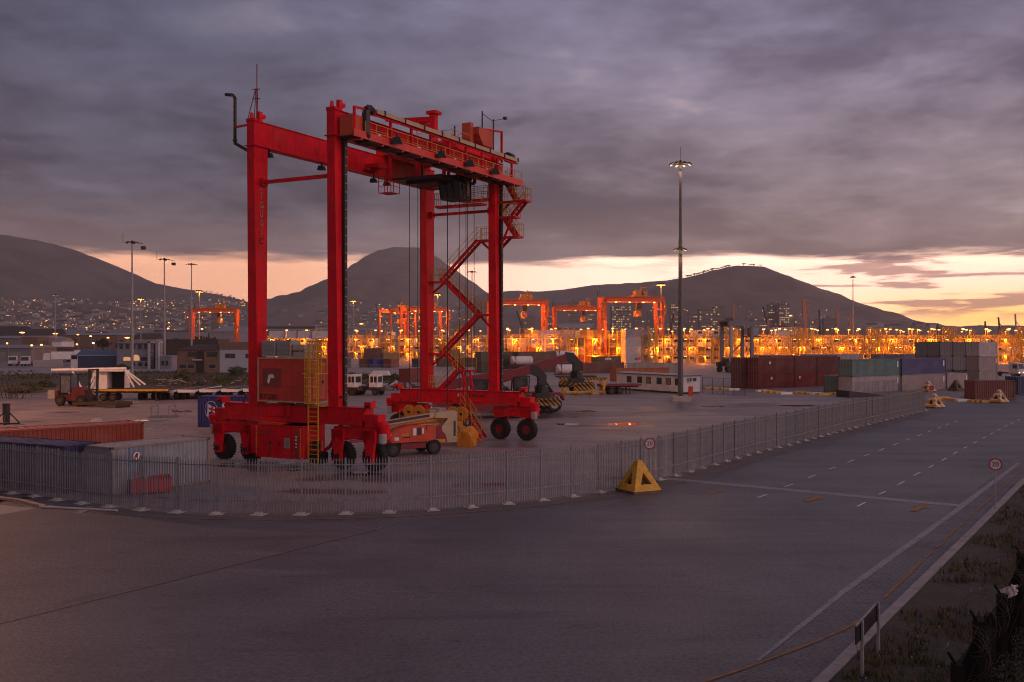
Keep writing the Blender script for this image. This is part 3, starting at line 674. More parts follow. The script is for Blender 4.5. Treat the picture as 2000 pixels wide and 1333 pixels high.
for x in (-3.1, -2.5, -1.9):
    for y in (13.4, 14.6): m.bar((x, y, 20), (x, y, 21.3), .05, .05)
for z in (20.5, 20.9): m.bar((-3.1, 13.4, z), (-1.9, 13.4, z), .04, .04); m.bar((-1.9, 13.4, z), (-1.9, 14.6, z), .04, .04)
P(m, 'hanging_platform', Rd)
# trolley
t = MB(); t.b0(-3.8, 14.0, 23.1, 3.8, 14.5, 23.6); t.b0(-3.8, 20.0, 23.1, 3.8, 20.5, 23.6)
for x in (-3.55, 3.05): t.b0(x, 14.5, 23.12, x + .5, 20.0, 23.55)
t.b0(-2.9, 14.5, 23.15, 2.9, 20.0, 23.2); t.b0(-2.4, 14.2, 21.0, 2.4, 19.2, 21.2, 1); t.b0(-1.6, 15, 20.75, 1.2, 18.6, 21.0, 1)
for x in (-2.6, 0, 2.5):
    for y in (14.3, 19.0): t.bar((x, y, 21.1), (x, y, 23.15), .22, .22)
t.b0(-3.4, 11.6, 21.7, -1.8, 12.8, 22.0); t.b0(-3.4, 11.3, 21.5, -2.6, 12.6, 21.65)
trl = P(t, 'trolley', [Rd, M['black']])
m = MB(); m.lathe([(.75, -1.0), (.75, -.9), (.55, -.9), (.55, .9), (.75, .9), (.75, 1.0)], 18, 0, c=(.8, 17.2, 23.95), axis='x')
m.b0(-1.6, 16.4, 23.2, -.5, 18.2, 24.2, 0); m.lathe([(.45, -.6), (.45, .6)], 14, 1, c=(2.4, 16.2, 23.75), axis='y'); m.b0(1.9, 14.8, 23.2, 2.9, 15.9, 24.3, 0); m.build('hoist_drum', [Rd, M['black']], trl)
m = MB(); m.prism([(18.5, 24.1), (20.3, 24.1), (20.3, 25.45), (17.8, 25.45), (17.8, 24.9)], 'x', 2.0, 3.6, 0); m.b0(2.3, 17.3, 23.6, 3.1, 17.8, 25.75, 0)
for x, y in ((2.2, 18.8), (3.4, 18.8), (2.2, 20.1), (3.4, 20.1)): m.bar((x, y, 23.55), (x, y, 24.1), .12, .12)
m.build('machinery_house', mat('machinery_orange_red', (.50, .07, .03), .5, var=.15), trl)
m = MB(); m.b0(-1.24, 17.94, 23.2, -.72, 18.46, 27.0); m.b0(-1.45, 17.75, 27.0, -.5, 18.7, 27.25); m.bar((-1.2, 18.1, 26.55), (-5.0, 17.0, 26.72), .28, .5, w2=.2, h2=.2); m.bar((-1.2, 18.1, 26.0), (-2.2, 17.9, 26.45), .2, .3)
m.tube((-2.8, 17.75, 26.5), (-2.3, 17.85, 25.3), .03, 4)
m.build('service_jib', Rd, trl)
m = MB(); m.tube((1.2, 18.0, 23.6), (1.2, 18.0, 25.8), .07, 6); m.build('whip_aerial', M['dark'], trl)
m = MB()
for x, y, z in ((3.0, 19.4, 27.1), (3.6, 20.2, 26.5)): m.tube((x, y, 23.6), (x, y, z), .07, 6)
m.bar((3.0, 19.4, 26.9), (3.6, 20.2, 26.3), .04, .04); m.bar((3.6, 20.2, 26.4), (4.1, 21.2, 26.7), .04, .04); m.b0(4.0, 21.1, 26.65, 4.25, 21.4, 26.85)
m.build('aerial', M['dark'], trl)
m = MB()
for z in (24.1, 24.65):
    m.bar((-2.9, 14.6, z), (-2.9, 19.9, z), .035, .035); m.bar((3.2, 14.6, z), (3.2, 17.0, z), .035, .035); m.bar((-2.9, 14.6, z), (3.2, 14.6, z), .035, .035)
for k in range(7): m.bar((-2.9 + k * 1.0, 14.6, 23.5), (-2.9 + k * 1.0, 14.6, 24.65), .035, .035)
for c in (.6, 1.4): m.path([(c, 18.6 + .5 * math.cos(a), 24.6 + .7 * math.sin(a)) for a in [math.pi * k / 8 for k in range(9)]], .03, 4)
m.build('trolley_railing', M['yel'], trl)
m = MB(); m.bar((4.0, 20.9, 23.0), (4.0, 20.9, 25.6), .16, .16); m.bar((4.0, 20.9, 25.55), (3.2, 19.2, 25.55), .14, .14); m.lathe([(.42, 0), (.42, .7), (.3, .75)], 14, 1, c=(4.3, 21.3, 23.5), axis='y'); m.build('cable_reel', [Rd, M['black']], trl)
# operator's cabin hung below the trolley
c = MB(); cu, cv = 1.5, 17.5
c.b0(cu - 1.0, cv - 1.0, 21.28, cu + 1.0, cv + 1.1, 21.5, 0); c.b0(cu - .95, cv - .6, 19.62, cu + .95, cv + 1.05, 19.72, 0)
c.prism([(cv - 1.0, 21.28), (cv - .6, 19.72), (cv + 1.0, 19.72), (cv + 1.0, 21.28)], 'x', cu - .90, cu + .90, 1)
for x in (-.93, -.3, .3, .93):
    c.bar((cu + x, cv - 1.02, 21.28), (cu + x, cv - .62, 19.72), .08, .08, 0)
for y0, y1 in ((-.35, -.15), (.3, .4), (1.0, 1.02)):
    for x in (-.93, .93): c.bar((cu + x, cv + y0, 21.28), (cu + x, cv + y1, 19.72), .07, .07, 0)
for z in (20.1,): c.b0(cu - .94, cv - .72, z, cu + .94, cv + 1.04, z + .05, 0)
c.b0(cu + .0, cv + .2, 21.5, cu + 1.4, cv + 1.6, 22.4, 2); c.b0(cu - 1.5, cv - .9, 20.7, cu - 1.0, cv - .3, 21.25, 2)
cb = P(c, 'cabin', [M['black'], mat('cabin_glass', (.05, .055, .05), .12, spec=.8, var=.3, scale=.9), M['dred']])
m = MB(); m.b0(cu + .35, cv + .25, 20.0, cu + .91, cv + .85, 21.2); m.build('cabin_blind', mat('dusty_yellow_blind', (.30, .22, .10), .7), cb)
# stairs
def stair(a, b, w=.75, rail=True, name='stair_flight', par=None):
    m = MB(); a, b = Vector(a), Vector(b); d_ = (b - a); hor = Vector((d_.x, d_.y, 0)).normalized(); nn = Vector((-hor.y, hor.x, 0)) * w / 2
    for s in (-1, 1): m.bar(a + nn * s, b + nn * s, .06, .26, 0)
    n = max(3, int(abs(d_.z) / .23))
    for k in range(1, n):
        p = a + d_ * (k / n); m.bar(p - nn, p + nn, .22, .035, 2)
    if rail:
        for s in (-1, 1):
            for h in (.55, 1.05): m.bar(a + nn * s + Vector((0, 0, h)), b + nn * s + Vector((0, 0, h)), .032, .032, 1)
            for k in range(5):
                p = a + d_ * (k / 4) + nn * s; m.bar(p, p + Vector((0, 0, 1.05)), .035, .035, 1)
    return m.build(name, [Rd, M['yel'], M['dred']], par or crane)
def landing(x0, y0, x1, y1, z, rails='nsew', name='stair_landing', br=None):
    m = MB(); m.b0(x0, y0, z - .16, x1, y1, z, 0); S = {'s': ((x0, y0), (x1, y0)), 'n': ((x0, y1), (x1, y1)), 'w': ((x0, y0), (x0, y1)), 'e': ((x1, y0), (x1, y1))}
    for r_ in rails:
        a, b = S[r_]
        for h in (.55, 1.05): m.bar((*a, z + h), (*b, z + h), .035, .035, 1)
        for k in range(4): t_ = k / 3; p = (a[0] + (b[0] - a[0]) * t_, a[1] + (b[1] - a[1]) * t_); m.bar((*p, z), (*p, z + 1.05), .035, .035, 1)
    for q in (br or []): m.bar(*q, .14, .16, 0)
    return m.build(name, [Rd, M['yel']], crane)
vz = SP + .15
landing(1.75, vz - .5, 3.0, vz + .5, 16.65, 'sn', br=[((2.0, vz, 16.5), (2.95, vz, 15.7))])
stair((1.75, vz, 16.65), (-1.9, vz, 13.3))
landing(-3.0, vz - .5, -1.55, vz + .5, 13.3, 'sn', br=[((-1.7, vz, 13.15), (-2.9, vz, 12.3))])
stair((-1.6, vz, 13.3), (1.75, vz, 10.4))
landing(1.7, vz - .5, 3.0, vz + .5, 10.4, 'sn', br=[((1.9, vz, 10.25), (2.95, vz, 9.2))])
stair((1.75, vz, 10.4), (-1.9, vz, 7.1))
landing(-3.0, vz - .5, -1.6, vz + .5, 7.1, 'sn', br=[((-1.7, vz, 6.95), (-2.9, vz, 6.1))])
stair((-1.6, vz, 7.1), (.1, vz - .1, 5.7))
landing(0, vz - .7, 1.3, vz + .3, 5.7, 'n', br=[((.3, vz - .5, 5.6), (.9, vz - .5, 3.98)), ((1.1, vz - .5, 5.6), (1.5, vz - .5, 3.98)), ((.3, vz + .2, 5.6), (.1, vz + .2, 3.98))])
stair((0, vz - .3, 5.7), (-1.9, vz - .3, 4.0))
landing(-3.0, vz - .55, -1.7, vz + .45, 4.08, 'sw')
vo = SP + .35
landing(3.8, vo - .45, 6.3, vo + .55, 19.78, 'sne', br=[((3.75, vo, 18.9), (4.6, vo, 19.65))])
stair((4.3, vo + .1, 21.3), (5.2, vo + .1, 19.8)); stair((6.05, vo, 19.78), (4.9, vo, 18.5))
landing(3.75, vo - .45, 5.3, vo + .55, 18.5, 'sn')
stair((4.0, vo + .1, 18.5), (5.2, vo + .1, 16.85)); landing(4.3, vo - .45, 5.6, vo + .55, 16.85, 'ne', br=[((5.1, vo - .4, 18.4), (4.0, vo - .4, 16.2))])
stair((4.5, vo, 16.85), (2.9, vo + .2, 15.5), rail=False)
landing(-1.6, SP - 1.6, 3.0, SP - .7, 19.55, 'snw'); landing(.2, SP - .6, 3.0, SP + .3, 20.05, 'sn')
stair((1.0, SP - 1.35, 2.85), (3.05, SP - 1.35, .15), .8)
# hoist ropes
for k, (px, y) in enumerate(((800, 15.0), (816, 15.6), (821, 16.2), (874, 17.0), (897, 17.6), (910, 17.2), (913, 18.2), (926, 18.4))):
    a = (px - 1000) / F; ct, st_ = math.cos(TH), math.sin(TH)
    u = (a * (CR0.y + ct * y) - CR0.x - st_ * y) / (ct + a * st_)
    m = MB(); m.tube((u, y, 3.0 if px != 897 else 2.5), (u, y, 21.1), .028 if k != 3 else .04, 5); P(m, 'hoist_rope', M['rope'])
# exhaust stack and aerial at the left corner
m = MB(); m.path([(-3.75, 0, 20.9), (-5.35, -.1, 21.75), (-5.35, -.1, 24.85), (-5.55, -.1, 25.08), (-6.2, -.1, 25.2)], .115, 10); m.lathe([(.17, 21.9), (.17, 22.0)], 10, c=(-5.35, -.1, 0))
ex = P(m, 'exhaust_pipe', M['black'])
m = MB(); m.bar((-3.7, 0, 22.95), (-5.25, -.1, 22.85), .12, .12); m.build('exhaust_bracket', Rd, ex)
m = MB()
for q in ((-3.55, -.15), (-3.35, -.15), (-3.45, .1)): m.tube((*q, 23), (q[0] * .4 - 3.45 * .6, q[1] * .4, 25.3), .03, 5)
m.tube((-3.45, 0, 25.0), (-3.45, 0, 26.95), .035, 5); m.bar((-4.1, -.2, 23.2), (-3.6, 0, 25.2), .04, .04)
for z in (24.6, 25.25): m.bar((-3.75, -.1, z), (-3.2, .05, z), .05, .05)
P(m, 'aerial_mast', M['dred'])
fl = None
# ------------------------------------------------------------------ palisade fence
fence = thing('palisade_fence', 'long grey steel palisade fence curving between the yard and the road', 'fence')
fp = resample([p for p in FENCE if p.x > -62], 2.05)
def pale(m, x, lean=0):
    w, t = .026, .012
    m.add([(x - w, -t, .07), (x + w, -t, .07), (x + w, t, .07), (x - w, t, .07), (x - w + lean, -t, 2.50), (x + w + lean, -t, 2.50), (x + w + lean, t, 2.50), (x - w + lean, t, 2.50), (x - w * .3 + lean, 0, 2.64), (x + w * .3 + lean, 0, 2.64)],
          [(0, 1, 5, 4), (1, 2, 6, 5), (2, 3, 7, 6), (3, 0, 4, 7), (4, 5, 9, 8), (6, 7, 8, 9), (5, 6, 9), (7, 4, 8)])
def panel_mesh(seed):
    R = random.Random(seed); m = MB()
    for z in (.66, 2.34): m.b0(.04, -.045, z - .03, 2.01, -.012, z + .03)
    for k in range(13): pale(m, .155 + k * .1455 + R.uniform(-.006, .006), R.uniform(-.012, .012))
    return m.mesh('panel', M['fence'])
pm = [panel_mesh(k) for k in range(3)]
m = MB(); m.b0(-.05, -.03, 0, .05, -.022, 2.66); m.b0(-.05, .022, 0, .05, .03, 2.66); m.b0(-.006, -.022, 0, .006, .022, 2.66); post_me = m.mesh('post', M['fence'])
m = MB(); m.prism([(-.34, -.30), (.30, -.34), (.36, .28), (-.28, .33)], 'z', 0, .035); m.b0(-.17, -.15, .035, .17, .15, .12); foot_me = m.mesh('footing', M['conc'])
for i, p in enumerate(fp):
    q = fp[min(i + 1, len(fp) - 1)]; d_ = q - p if i < len(fp) - 1 else p - fp[i - 1]; a = math.atan2(d_.y, d_.x)
    po = link('post', post_me, fence, p, a)
    ft = link('footing', foot_me, po, (random.uniform(-.05, .05), -.05, .005), random.uniform(-.3, .3))
    if i < len(fp) - 1:
        pn = link('panel', pm[i % 3], fence, p, a + random.uniform(-.008, .008)); pn.scale = (d_.length / 2.05, 1, random.uniform(.99, 1.01))

# ------------------------------------------------------------------ speed signs, stop sign, notice board
def disc_sign(name, base, hz, r, label, s, face, ring, ink, yaw, pole_r=.03):
    t = thing(name, label, 'road sign', base, yaw)
    m = MB(); m.tube((0, .04, 0), (0, .04, hz + r * .6), pole_r, 8); m.build('pole', M['gal'], t)
    m = MB(); m.lathe([(r, -.012), (r, .012)], 32, axis='y'); d_ = m.build('disc', ring, t, loc=(0, 0, hz))
    m = MB(); m.lathe([(r * .80, -.016), (r * .80, -.012)], 32, axis='y'); m.build('face', face, d_) if face else None
    text(s, r * (1.05 if len(s) < 3 else .62), ink, d_, (0, -.022, 0), (math.radians(90), 0, 0), depth=.006)
    return t
M['signred'] = mat('sign_red', (.42, .02, .025), .45, var=.05); M['signwhite'] = mat('sign_white', (.66, .60, .60), .45, var=.05)
disc_sign('speed_sign', G(1269, 955), 2.50, .31, 'round 20 speed limit sign by the yellow pyramid at the fence', '20', M['signwhite'], M['signred'], M['ink'], -.15)
p_ = G(1944, 1000)
disc_sign('speed_sign', p_, 2.28, .30, 'round 20 speed limit sign on the kerb beside the verge', '20', M['signwhite'], M['signred'], M['ink'], -.35)
disc_sign('stop_sign', G(1819, 790), 2.05, .32, 'red STOP sign on a pole behind the striped pyramid at the fence end', 'STOP', None, M['signred'], M['wink'], -.35)
a, b = G(1684, 1330), G(1715.5, 1287)
nb = thing('notice_board', 'dark notice board on two grey posts seen from behind at the kerb', 'sign')
m = MB()
d_ = (b - a).normalized(); zt = 1.42
for q in (a, b): m = MB(); m.tube((q.x, q.y, 0), (q.x, q.y, zt + .05), .045, 8); m.build('post', M['gal'], nb)
e0, e1 = a - d_ * .42, b + d_ * .03
m = MB(); n_ = Vector((-d_.y, d_.x, 0)) * .06
m.bar((e0 + n_ + Vector((0, 0, 1.19))), (e1 + n_ + Vector((0, 0, 1.19))), .03, .44); bd = m.build('board', M['black'], nb)
m = MB(); m.bar((e0 + n_ + Vector((0, 0, 1.42))), (e1 + n_ + Vector((0, 0, 1.42))), .05, .025); m.build('board_rim', M['steel'], bd)

# ------------------------------------------------------------------ concrete pyramid barriers
def pyr_mesh(wid, hgt):
    w, h, tw = wid / 2, hgt, .13; m = MB(); base = .16
    m.b0(-w, -w, 0, w, w, base, 1)
    B = [Vector((-w, -w, base)), Vector((w, -w, base)), Vector((w, w, base)), Vector((-w, w, base))]; T = [Vector((-tw, -tw, h)), Vector((tw, -tw, h)), Vector((tw, tw, h)), Vector((-tw, tw, h))]
    m.add(T, [(0, 1, 2, 3)])
    for k in range(4):
        a, b, c, d_ = B[k], B[(k + 1) % 4], T[(k + 1) % 4], T[k]
        ctr = (a + b) / 2; nrm = (b - a).cross(d_ - a).normalized(); up_ = ((c + d_) / 2 - ctr)
        i0, i1 = ctr + up_ * .22 + (a - ctr) * .40, ctr + up_ * .22 + (b - ctr) * .40; i2 = ctr + up_ * .60
        m.add([a, b, c, d_, i0, i1, i2], [(0, 1, 5, 4), (1, 2, 6, 5), (2, 3, 6), (3, 0, 4, 6)])
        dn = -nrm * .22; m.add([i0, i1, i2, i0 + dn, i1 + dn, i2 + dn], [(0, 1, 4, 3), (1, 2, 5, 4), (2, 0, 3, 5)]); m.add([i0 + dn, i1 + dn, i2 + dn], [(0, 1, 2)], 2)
    return fixn(m.mesh('pyramid_barrier', [M['pyr'], M['pyrbase'], M['pyrin']]))
M['pyr'] = mat('pyramid_yellow', (.64, .32, .02), .6, var=.22, scale=2.5, grime=(.16, .09, .04), grime_amt=.55, bump=.1)
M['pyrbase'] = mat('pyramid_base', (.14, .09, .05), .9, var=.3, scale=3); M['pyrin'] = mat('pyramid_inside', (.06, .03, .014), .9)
c = G(1247, 961)
o = link('pyramid_barrier', pyr_mesh(1.78, 1.72), None, (c.x, c.y, 0), math.radians(28)); tag(o, 'plain yellow concrete pyramid barrier standing before the fence by the 20 sign', 'barrier')
# striped ones get a procedural chevron
def stripe_mat(name, c1, c2, sc, thr=.5, dirv=(0, 0, 1)):
    m = bpy.data.materials.new(name); m.use_nodes = True; nt = m.node_tree; b = nt.nodes['Principled BSDF']
    co = N(nt, 'ShaderNodeTexCoord').outputs['Object']; dt = N(nt, 'ShaderNodeVectorMath', {0: co, 1: dirv}, operation='DOT_PRODUCT').outputs[1]
    f = MATH(nt, 'GREATER_THAN', MATH(nt, 'FRACT', MATH(nt, 'MULTIPLY', dt, sc)), thr)
    n1 = N(nt, 'ShaderNodeTexNoise', {'Vector': co, 'Scale': 3.0, 'Detail': 5.0}).outputs[0]
    col = MIX(nt, f, c1, c2); col = MIX(nt, SMOOTH(nt, n1, .3, .7), MIX(nt, 1.0, col, (.7,) * 3, 'MULTIPLY'), col); nt.links.new(col, b.inputs['Base Color']); b.inputs['Roughness'].default_value = .6; return m
yw = stripe_mat('pyramid_stripes', (.58, .25, .02), (.66, .60, .56), 1.25, .55, (.9, .25, .9)); hz = stripe_mat('hazard_band', (.5, .26, .02), (.02, .016, .014), 2.0, .5, (1, .3, 1.0))
hzf = stripe_mat('fine_hazard_band', (.5, .26, .02), (.02, .016, .014), 1.6, .5, (1, .3, .8))
for px, py, mt, lab, rz in ((1825, 797, yw, 'yellow and white striped pyramid barrier at the far end of the fence', .5), (1951, 787, yw, 'yellow and white striped pyramid barrier before the brown container', .5), (1867, 763.5, M['pyrbase'], 'weathered dark pyramid barrier before the grey container rows', .5),
                          (1813, 766, yw, 'striped pyramid barrier half hidden behind the STOP sign', .4), (1772, 761.5, M['pyr'], 'small yellow pyramid barrier beside the beige container', .4), (1901, 761, M['pyrbase'], 'dark pyramid barrier half hidden by the brown container', .4)):
    q = G(px, py); me = o.data.copy(); me.materials[0] = mt; z = link('pyramid_barrier', me, None, q, rz); tag(z, lab, 'barrier'); z.scale = (1.0,) * 3 if px != 1772 else (.7,) * 3
# kerb blocks on the far yard
m = MB(); m.prism([(-.5, 0), (.5, 0), (.42, .32), (-.42, .32)], 'x', -.9, .9); kbm = [m.mesh('kerb_block', mt) for mt in (M['yel'], M['white'])]
kk = 0
for (x0, y0), (x1, y1), n in (((1838, 781), (1884, 785), 5), ((1900, 785.5), (1932, 786.5), 3), ((1482, 765), (1540, 771), 5), ((1556, 769), (1612, 772.5), 5), ((1625, 771), (1652, 772), 3), ((1378, 760), (1440, 763), 4), ((1832, 784), (1845, 777), 2)):
    for k in range(n):
        t = (k + .5) / n; q = G(x0 + (x1 - x0) * t, y0 + (y1 - y0) * t); w = (kk * 7) % 4 == 0
        z = link('kerb_block', kbm[1 if w else 0], None, q, .2 + random.uniform(-.1, .1)); kk += 1
        tag(z, 'low white concrete kerb block in the broken line across the far yard' if w else 'low yellow concrete kerb block in the broken line across the far yard', 'barrier', 'white kerb blocks' if w else 'yellow kerb blocks')

# ------------------------------------------------------------------ containers
_cm = {}
def corr(m, x0, x1, y, sgn, z0, z1, pitch=.278, dep=.055):
    n = max(2, round((x1 - x0) / pitch)); p = (x1 - x0) / n; xs = []
    for k in range(n): b = x0 + k * p; xs += [(b, 0), (b + p * .26, 0), (b + p * .5, dep), (b + p * .76, dep)]
    xs.append((x1, 0)); o = len(m.v)
    for x, d_ in xs: m.v += [(x, y - sgn * d_, z0), (x, y - sgn * d_, z1)]
    for k in range(len(xs) - 1):
        a = o + 2 * k; m.f.append((a, a + 2, a + 3, a + 1) if sgn < 0 else (a, a + 1, a + 3, a + 2)); m.m.append(0)
def container_meshes(L, H, Wd=2.44):
    k = (round(L, 2), H)
    if k in _cm: return _cm[k]
    b = MB(); e = .05
    corr(b, .12, L - .12, e, -1, .16, H - .11); corr(b, .12, L - .12, Wd - e, 1, .16, H - .11)
    rb = MB(); corr(rb, .12, Wd - .12, 0, -1, .16, H - .11)          # closed end
    o = len(b.v)
    for x, y, z in rb.v: b.v.append((L - e - y, x, z))
    b.f += [tuple(i + o for i in f) for f in rb.f]; b.m += rb.m
    n = max(3, round(L / .6))
    for i in range(n):                                               # roof with shallow ribs
        x0, x1 = .1 + (L - .2) * i / n, .1 + (L - .2) * (i + 1) / n; z = H - .03
        b.quad((x0, .08, z), (x0 + (x1 - x0) * .5, .08, z), (x0 + (x1 - x0) * .5, Wd - .08, z), (x0, Wd - .08, z)); xm = x0 + (x1 - x0) * .5
        b.quad((xm, .08, z), (xm + .06, .08, z - .025), (xm + .06, Wd - .08, z - .025), (xm, Wd - .08, z)); b.quad((xm + .06, .08, z - .025), (x1 - .06, .08, z - .025), (x1 - .06, Wd - .08, z - .025), (xm + .06, Wd - .08, z - .025)); b.quad((x1 - .06, .08, z - .025), (x1, .08, z), (x1, Wd - .08, z), (x1 - .06, Wd - .08, z - .025))
    b.b0(.1, .1, .12, L - .1, Wd - .1, .16)
    f = MB()
    for y in (0, Wd - .11):
        for x in (0, L - .14): f.b0(x, y, .0, x + .14, y + .11, H)
        f.b0(.14, y + .015, H - .11, L - .14, y + .095, H - .005); f.b0(.14, y + .015, .03, L - .14, y + .095, .17)
    for x in (.02, L - .12): f.b0(x, .11, H - .12, x + .10, Wd - .11, H - .006); f.b0(x, .11, .03, x + .10, Wd - .11, .16)
    for x in (0, L - .178):
        for y in (-.004, Wd - .158):
            for z in (-.002, H - .114): f.b0(x - .003, y, z, x + .175, y + .162, z + .118, 1)
    d_ = MB(); w = (Wd - .24) / 2; d_.b0(.05, 0, .17, .09, w - .01, H - .13)
    for z in (.45, 1.05, 1.65, 2.2): d_.b0(.035, .08, z, .05, w - .09, z + .12)
    rod = MB(); rod.tube((.02, 0, .12), (.02, 0, H - .08), .022, 6); rod.b0(-.005, -.05, .95, .03, .28, 1.02); rod.b0(0, -.05, .14, .05, .05, .24); rod.b0(0, -.05, H - .22, .05, .05, H - .12)
    r = _cm[k] = (b.mesh('body', M['paint']), f.mesh('frame', [M['paint'], M['dark']]), d_.mesh('door', M['paint']), rod.mesh('lock_rod', M['steel']), w)
    return r
CONT = {}
def attach(o, key):
    t = CONT[key]; o.parent = t; o.matrix_parent_inverse = (Matrix.Translation(t.location) @ Matrix.Rotation(t.rotation_euler.z, 4, 'Z')).inverted()
def container(label, corner, phi, L, col, H=2.59, z=0.0, doors=True, frame_col=None, group=None, cat='container', swap=False):
    """corner: world position of the lower near corner; long axis at phi degrees, width to the left of it"""
    b, f, d_, rod, w = container_meshes(L, H)
    t = CONT[label] = thing('shipping_container', label, cat, (corner[0], corner[1], z), math.radians(phi), group)
    col = tuple(col)
    o = link('body', b, t, color=col); o['painted'] = 1
    o = link('frame', f, t, color=frame_col or tuple(c * .9 for c in col)); o['painted'] = 1
    if doors:
        for k in (0, 1):
            o = link('door', d_, t, (0, .12 + k * w + .005, 0), color=col); o['painted'] = 1
            for r_ in (.22, .74): link('lock_rod', rod, o, (0, w * r_, 0))
    else:
        o = link('end_panel', d_, t, (0.0, .12, 0), color=col); o.scale = (1, 2.0, 1); o['painted'] = 1
    return t
MAR, BRN, TEA, BLU, GRY, LGR, WHT, TAN, ORG, OLV, DGN, NAV = (.135, .016, .018), (.16, .045, .03), (.115, .20, .19), (.075, .075, .21), (.27, .255, .26), (.40, .37, .38), (.55, .50, .51), (.36, .27, .24), (.48, .13, .03), (.20, .15, .06), (.045, .07, .05), (.012, .016, .045)
# grey weathered one with the blue stripe
a, b = G(217, 971), G(418.5, 941); ph = math.degrees(math.atan2((b - a).y, (b - a).x))
mol = container('weathered grey container with a light blue letter stripe behind the fence', a, ph, 6.35, (.255, .275, .305), doors=False, frame_col=(.24, .17, .14))
M['sky'] = mat('sky_blue_stripe', (.10, .27, .44), .55, var=.2, scale=2, grime=(.2, .18, .17), grime_amt=.5)
st = MB(); corr(st, 1.12, 1.95, .046, -1, .17, 2.47); st.build('stripe', M['sky'], mol)
for k, ch in enumerate('MOL'): text(ch, .44, M['redink'], mol, (1.54, .030, 1.02 - k * .34), (math.radians(90), 0, 0))
m = MB(); m.lathe([(.26, -.006), (.26, .006)], 24, 0, axis='y'); m.lathe([(.21, -.012), (.21, -.006)], 24, 1, axis='y'); m.prism([(-.18, -.06), (-.02, .14), (.1, .12), (.04, -.02), (-.05, -.14)], 'y', -.018, -.012, 2); m.build('round_emblem', [M['redink'], M['wink'], M['dark']], mol, loc=(1.54, .02, 2.02))
# dark blue container along the fence on the left
a = Vector((-23.96, 51.65, 0)); dr = Vector((-.9, .44, 0))
container('dark navy container with a blue roof at the left edge behind the fence', a + dr * 12.19, math.degrees(math.atan2(-.44, .9)), 12.19, (.012, .018, .085), doors=False)
# long maroon one with the sunlit looking roof
a = Vector((-25.3, 66.35, 0)); dr = Vector((-6.6, -6.2, 0)).normalized()
container('long maroon container lying behind the navy and grey ones', a + dr * 12.19, math.degrees(math.atan2(-dr.y, -dr.x)), 12.19, (.30, .045, .02), doors=False)
# blue container with the flag emblem
a = G(386, 834)
saf = container('blue container with a flag in an oval emblem behind the left crane wheels', a, -3.5, 6.06, (.040, .042, .185), H=2.9)
m = MB(); n = 28
for i in range(n):
    t0, t1 = 2 * math.pi * i / n, 2 * math.pi * (i + 1) / n; m.bar((.58 * math.cos(t0), 0, .80 * math.sin(t0)), (.58 * math.cos(t1), 0, .80 * math.sin(t1)), .02, .05)
em = m.build('oval_emblem', M['wink'], saf, loc=(1.28, .03, 1.62))
m = MB(); m.prism([(-.36, -.6), (-.24, -.6), (-.20, .52), (-.33, .52)], 'y', -.01, .01, 0); m.prism([(-.22, -.22), (.05, -.16), (.40, -.34), (.36, -.05), (.42, .22), (.1, .34), (-.18, .50)], 'y', -.012, .008, 0)
m.prism([(-.20, .02), (.38, -.12), (.39, .06), (-.19, .22)], 'y', -.02, -.012, 1); m.prism([(.02, -.15), (.16, -.2), (.18, .3), (.05, .35)], 'y', -.022, -.012, 1); m.build('flag', [M['wink'], M['ored']], em)
o = text('Saf', 1.6, M['wink'], saf, (3.1, .03, 1.75), (math.radians(90), 0, 0), depth=.015); o.data.transform(Matrix(((1, .3, 0, 0), (0, 1, 0, 0), (0, 0, 1, 0), (0, 0, 0, 1))))
# the stacks on the right: one row along phi = 34 degrees, two high
PHI = 34.0; dv_ = Vector((math.cos(math.radians(PHI)), math.sin(math.radians(PHI)), 0)); nv_ = Vector((-dv_.y, dv_.x, 0))
R0 = AT(1663.8, 769.7, 146.8); R0.z = 0
container('long pale grey container, lower one under the teal container', R0, PHI, 12.19, (.42, .36, .37), frame_col=(.25, .25, .27))
container('long teal green container on top of the pale grey one', R0, PHI, 12.19, TEA, z=2.60, frame_col=(.07, .14, .17))
R1 = R0 + dv_ * 12.6
container('long beige container with stains under the blue one', R1, PHI, 12.19, (.36, .30, .29), doors=False)
container('long violet blue container stacked on the beige one', R1, PHI, 12.19, BLU, z=2.60, doors=False)
R2 = R1 + dv_ * 12.55
container('short pinkish grey container on the ground right of the beige one', R2, PHI, 6.06, (.40, .32, .32), doors=False)
S0 = AT(1912, 753.5, 173); S0.z = 0
sl_ = -nv_
def stackcol(base, items, n):
    for k, (lab, col, dr_) in enumerate(items): container(lab, base, PHI, 6.06, col, z=2.60 * k, doors=dr_)
stackcol(S0, (('short tan grey container at the foot of the rightmost tall stack', (.34, .29, .28), True), ('short tan grey container in the middle of the rightmost tall stack', (.36, .29, .27), True), ('short pinkish white container topping the rightmost tall stack', (.50, .44, .44), True)), 0)
stackcol(S0 + nv_ * 2.55, (('teal ended container at the foot of the second tall stack from the right', (.10, .16, .18), True), ('pale white container in the middle of the second tall stack from the right', (.46, .47, .51), True), ('light grey container topping the second tall stack from the right', (.36, .36, .40), True)), 1)
stackcol(S0 + nv_ * 5.1, (('grey container at the foot of the third tall stack from the right', (.26, .25, .26), True), ('white container in the middle of the third tall stack from the right', (.45, .46, .50), True), ('light grey container topping the third tall stack from the right', (.40, .40, .43), True)), 2)
stackcol(S0 + nv_ * 7.65, (('grey container at the foot of the fourth tall stack from the right', (.22, .21, .21), True), ('greenish container in the middle of the fourth tall stack from the right', (.12, .16, .15), True), ('mid grey container topping the fourth tall stack from the right', (.20, .20, .21), True)), 3)
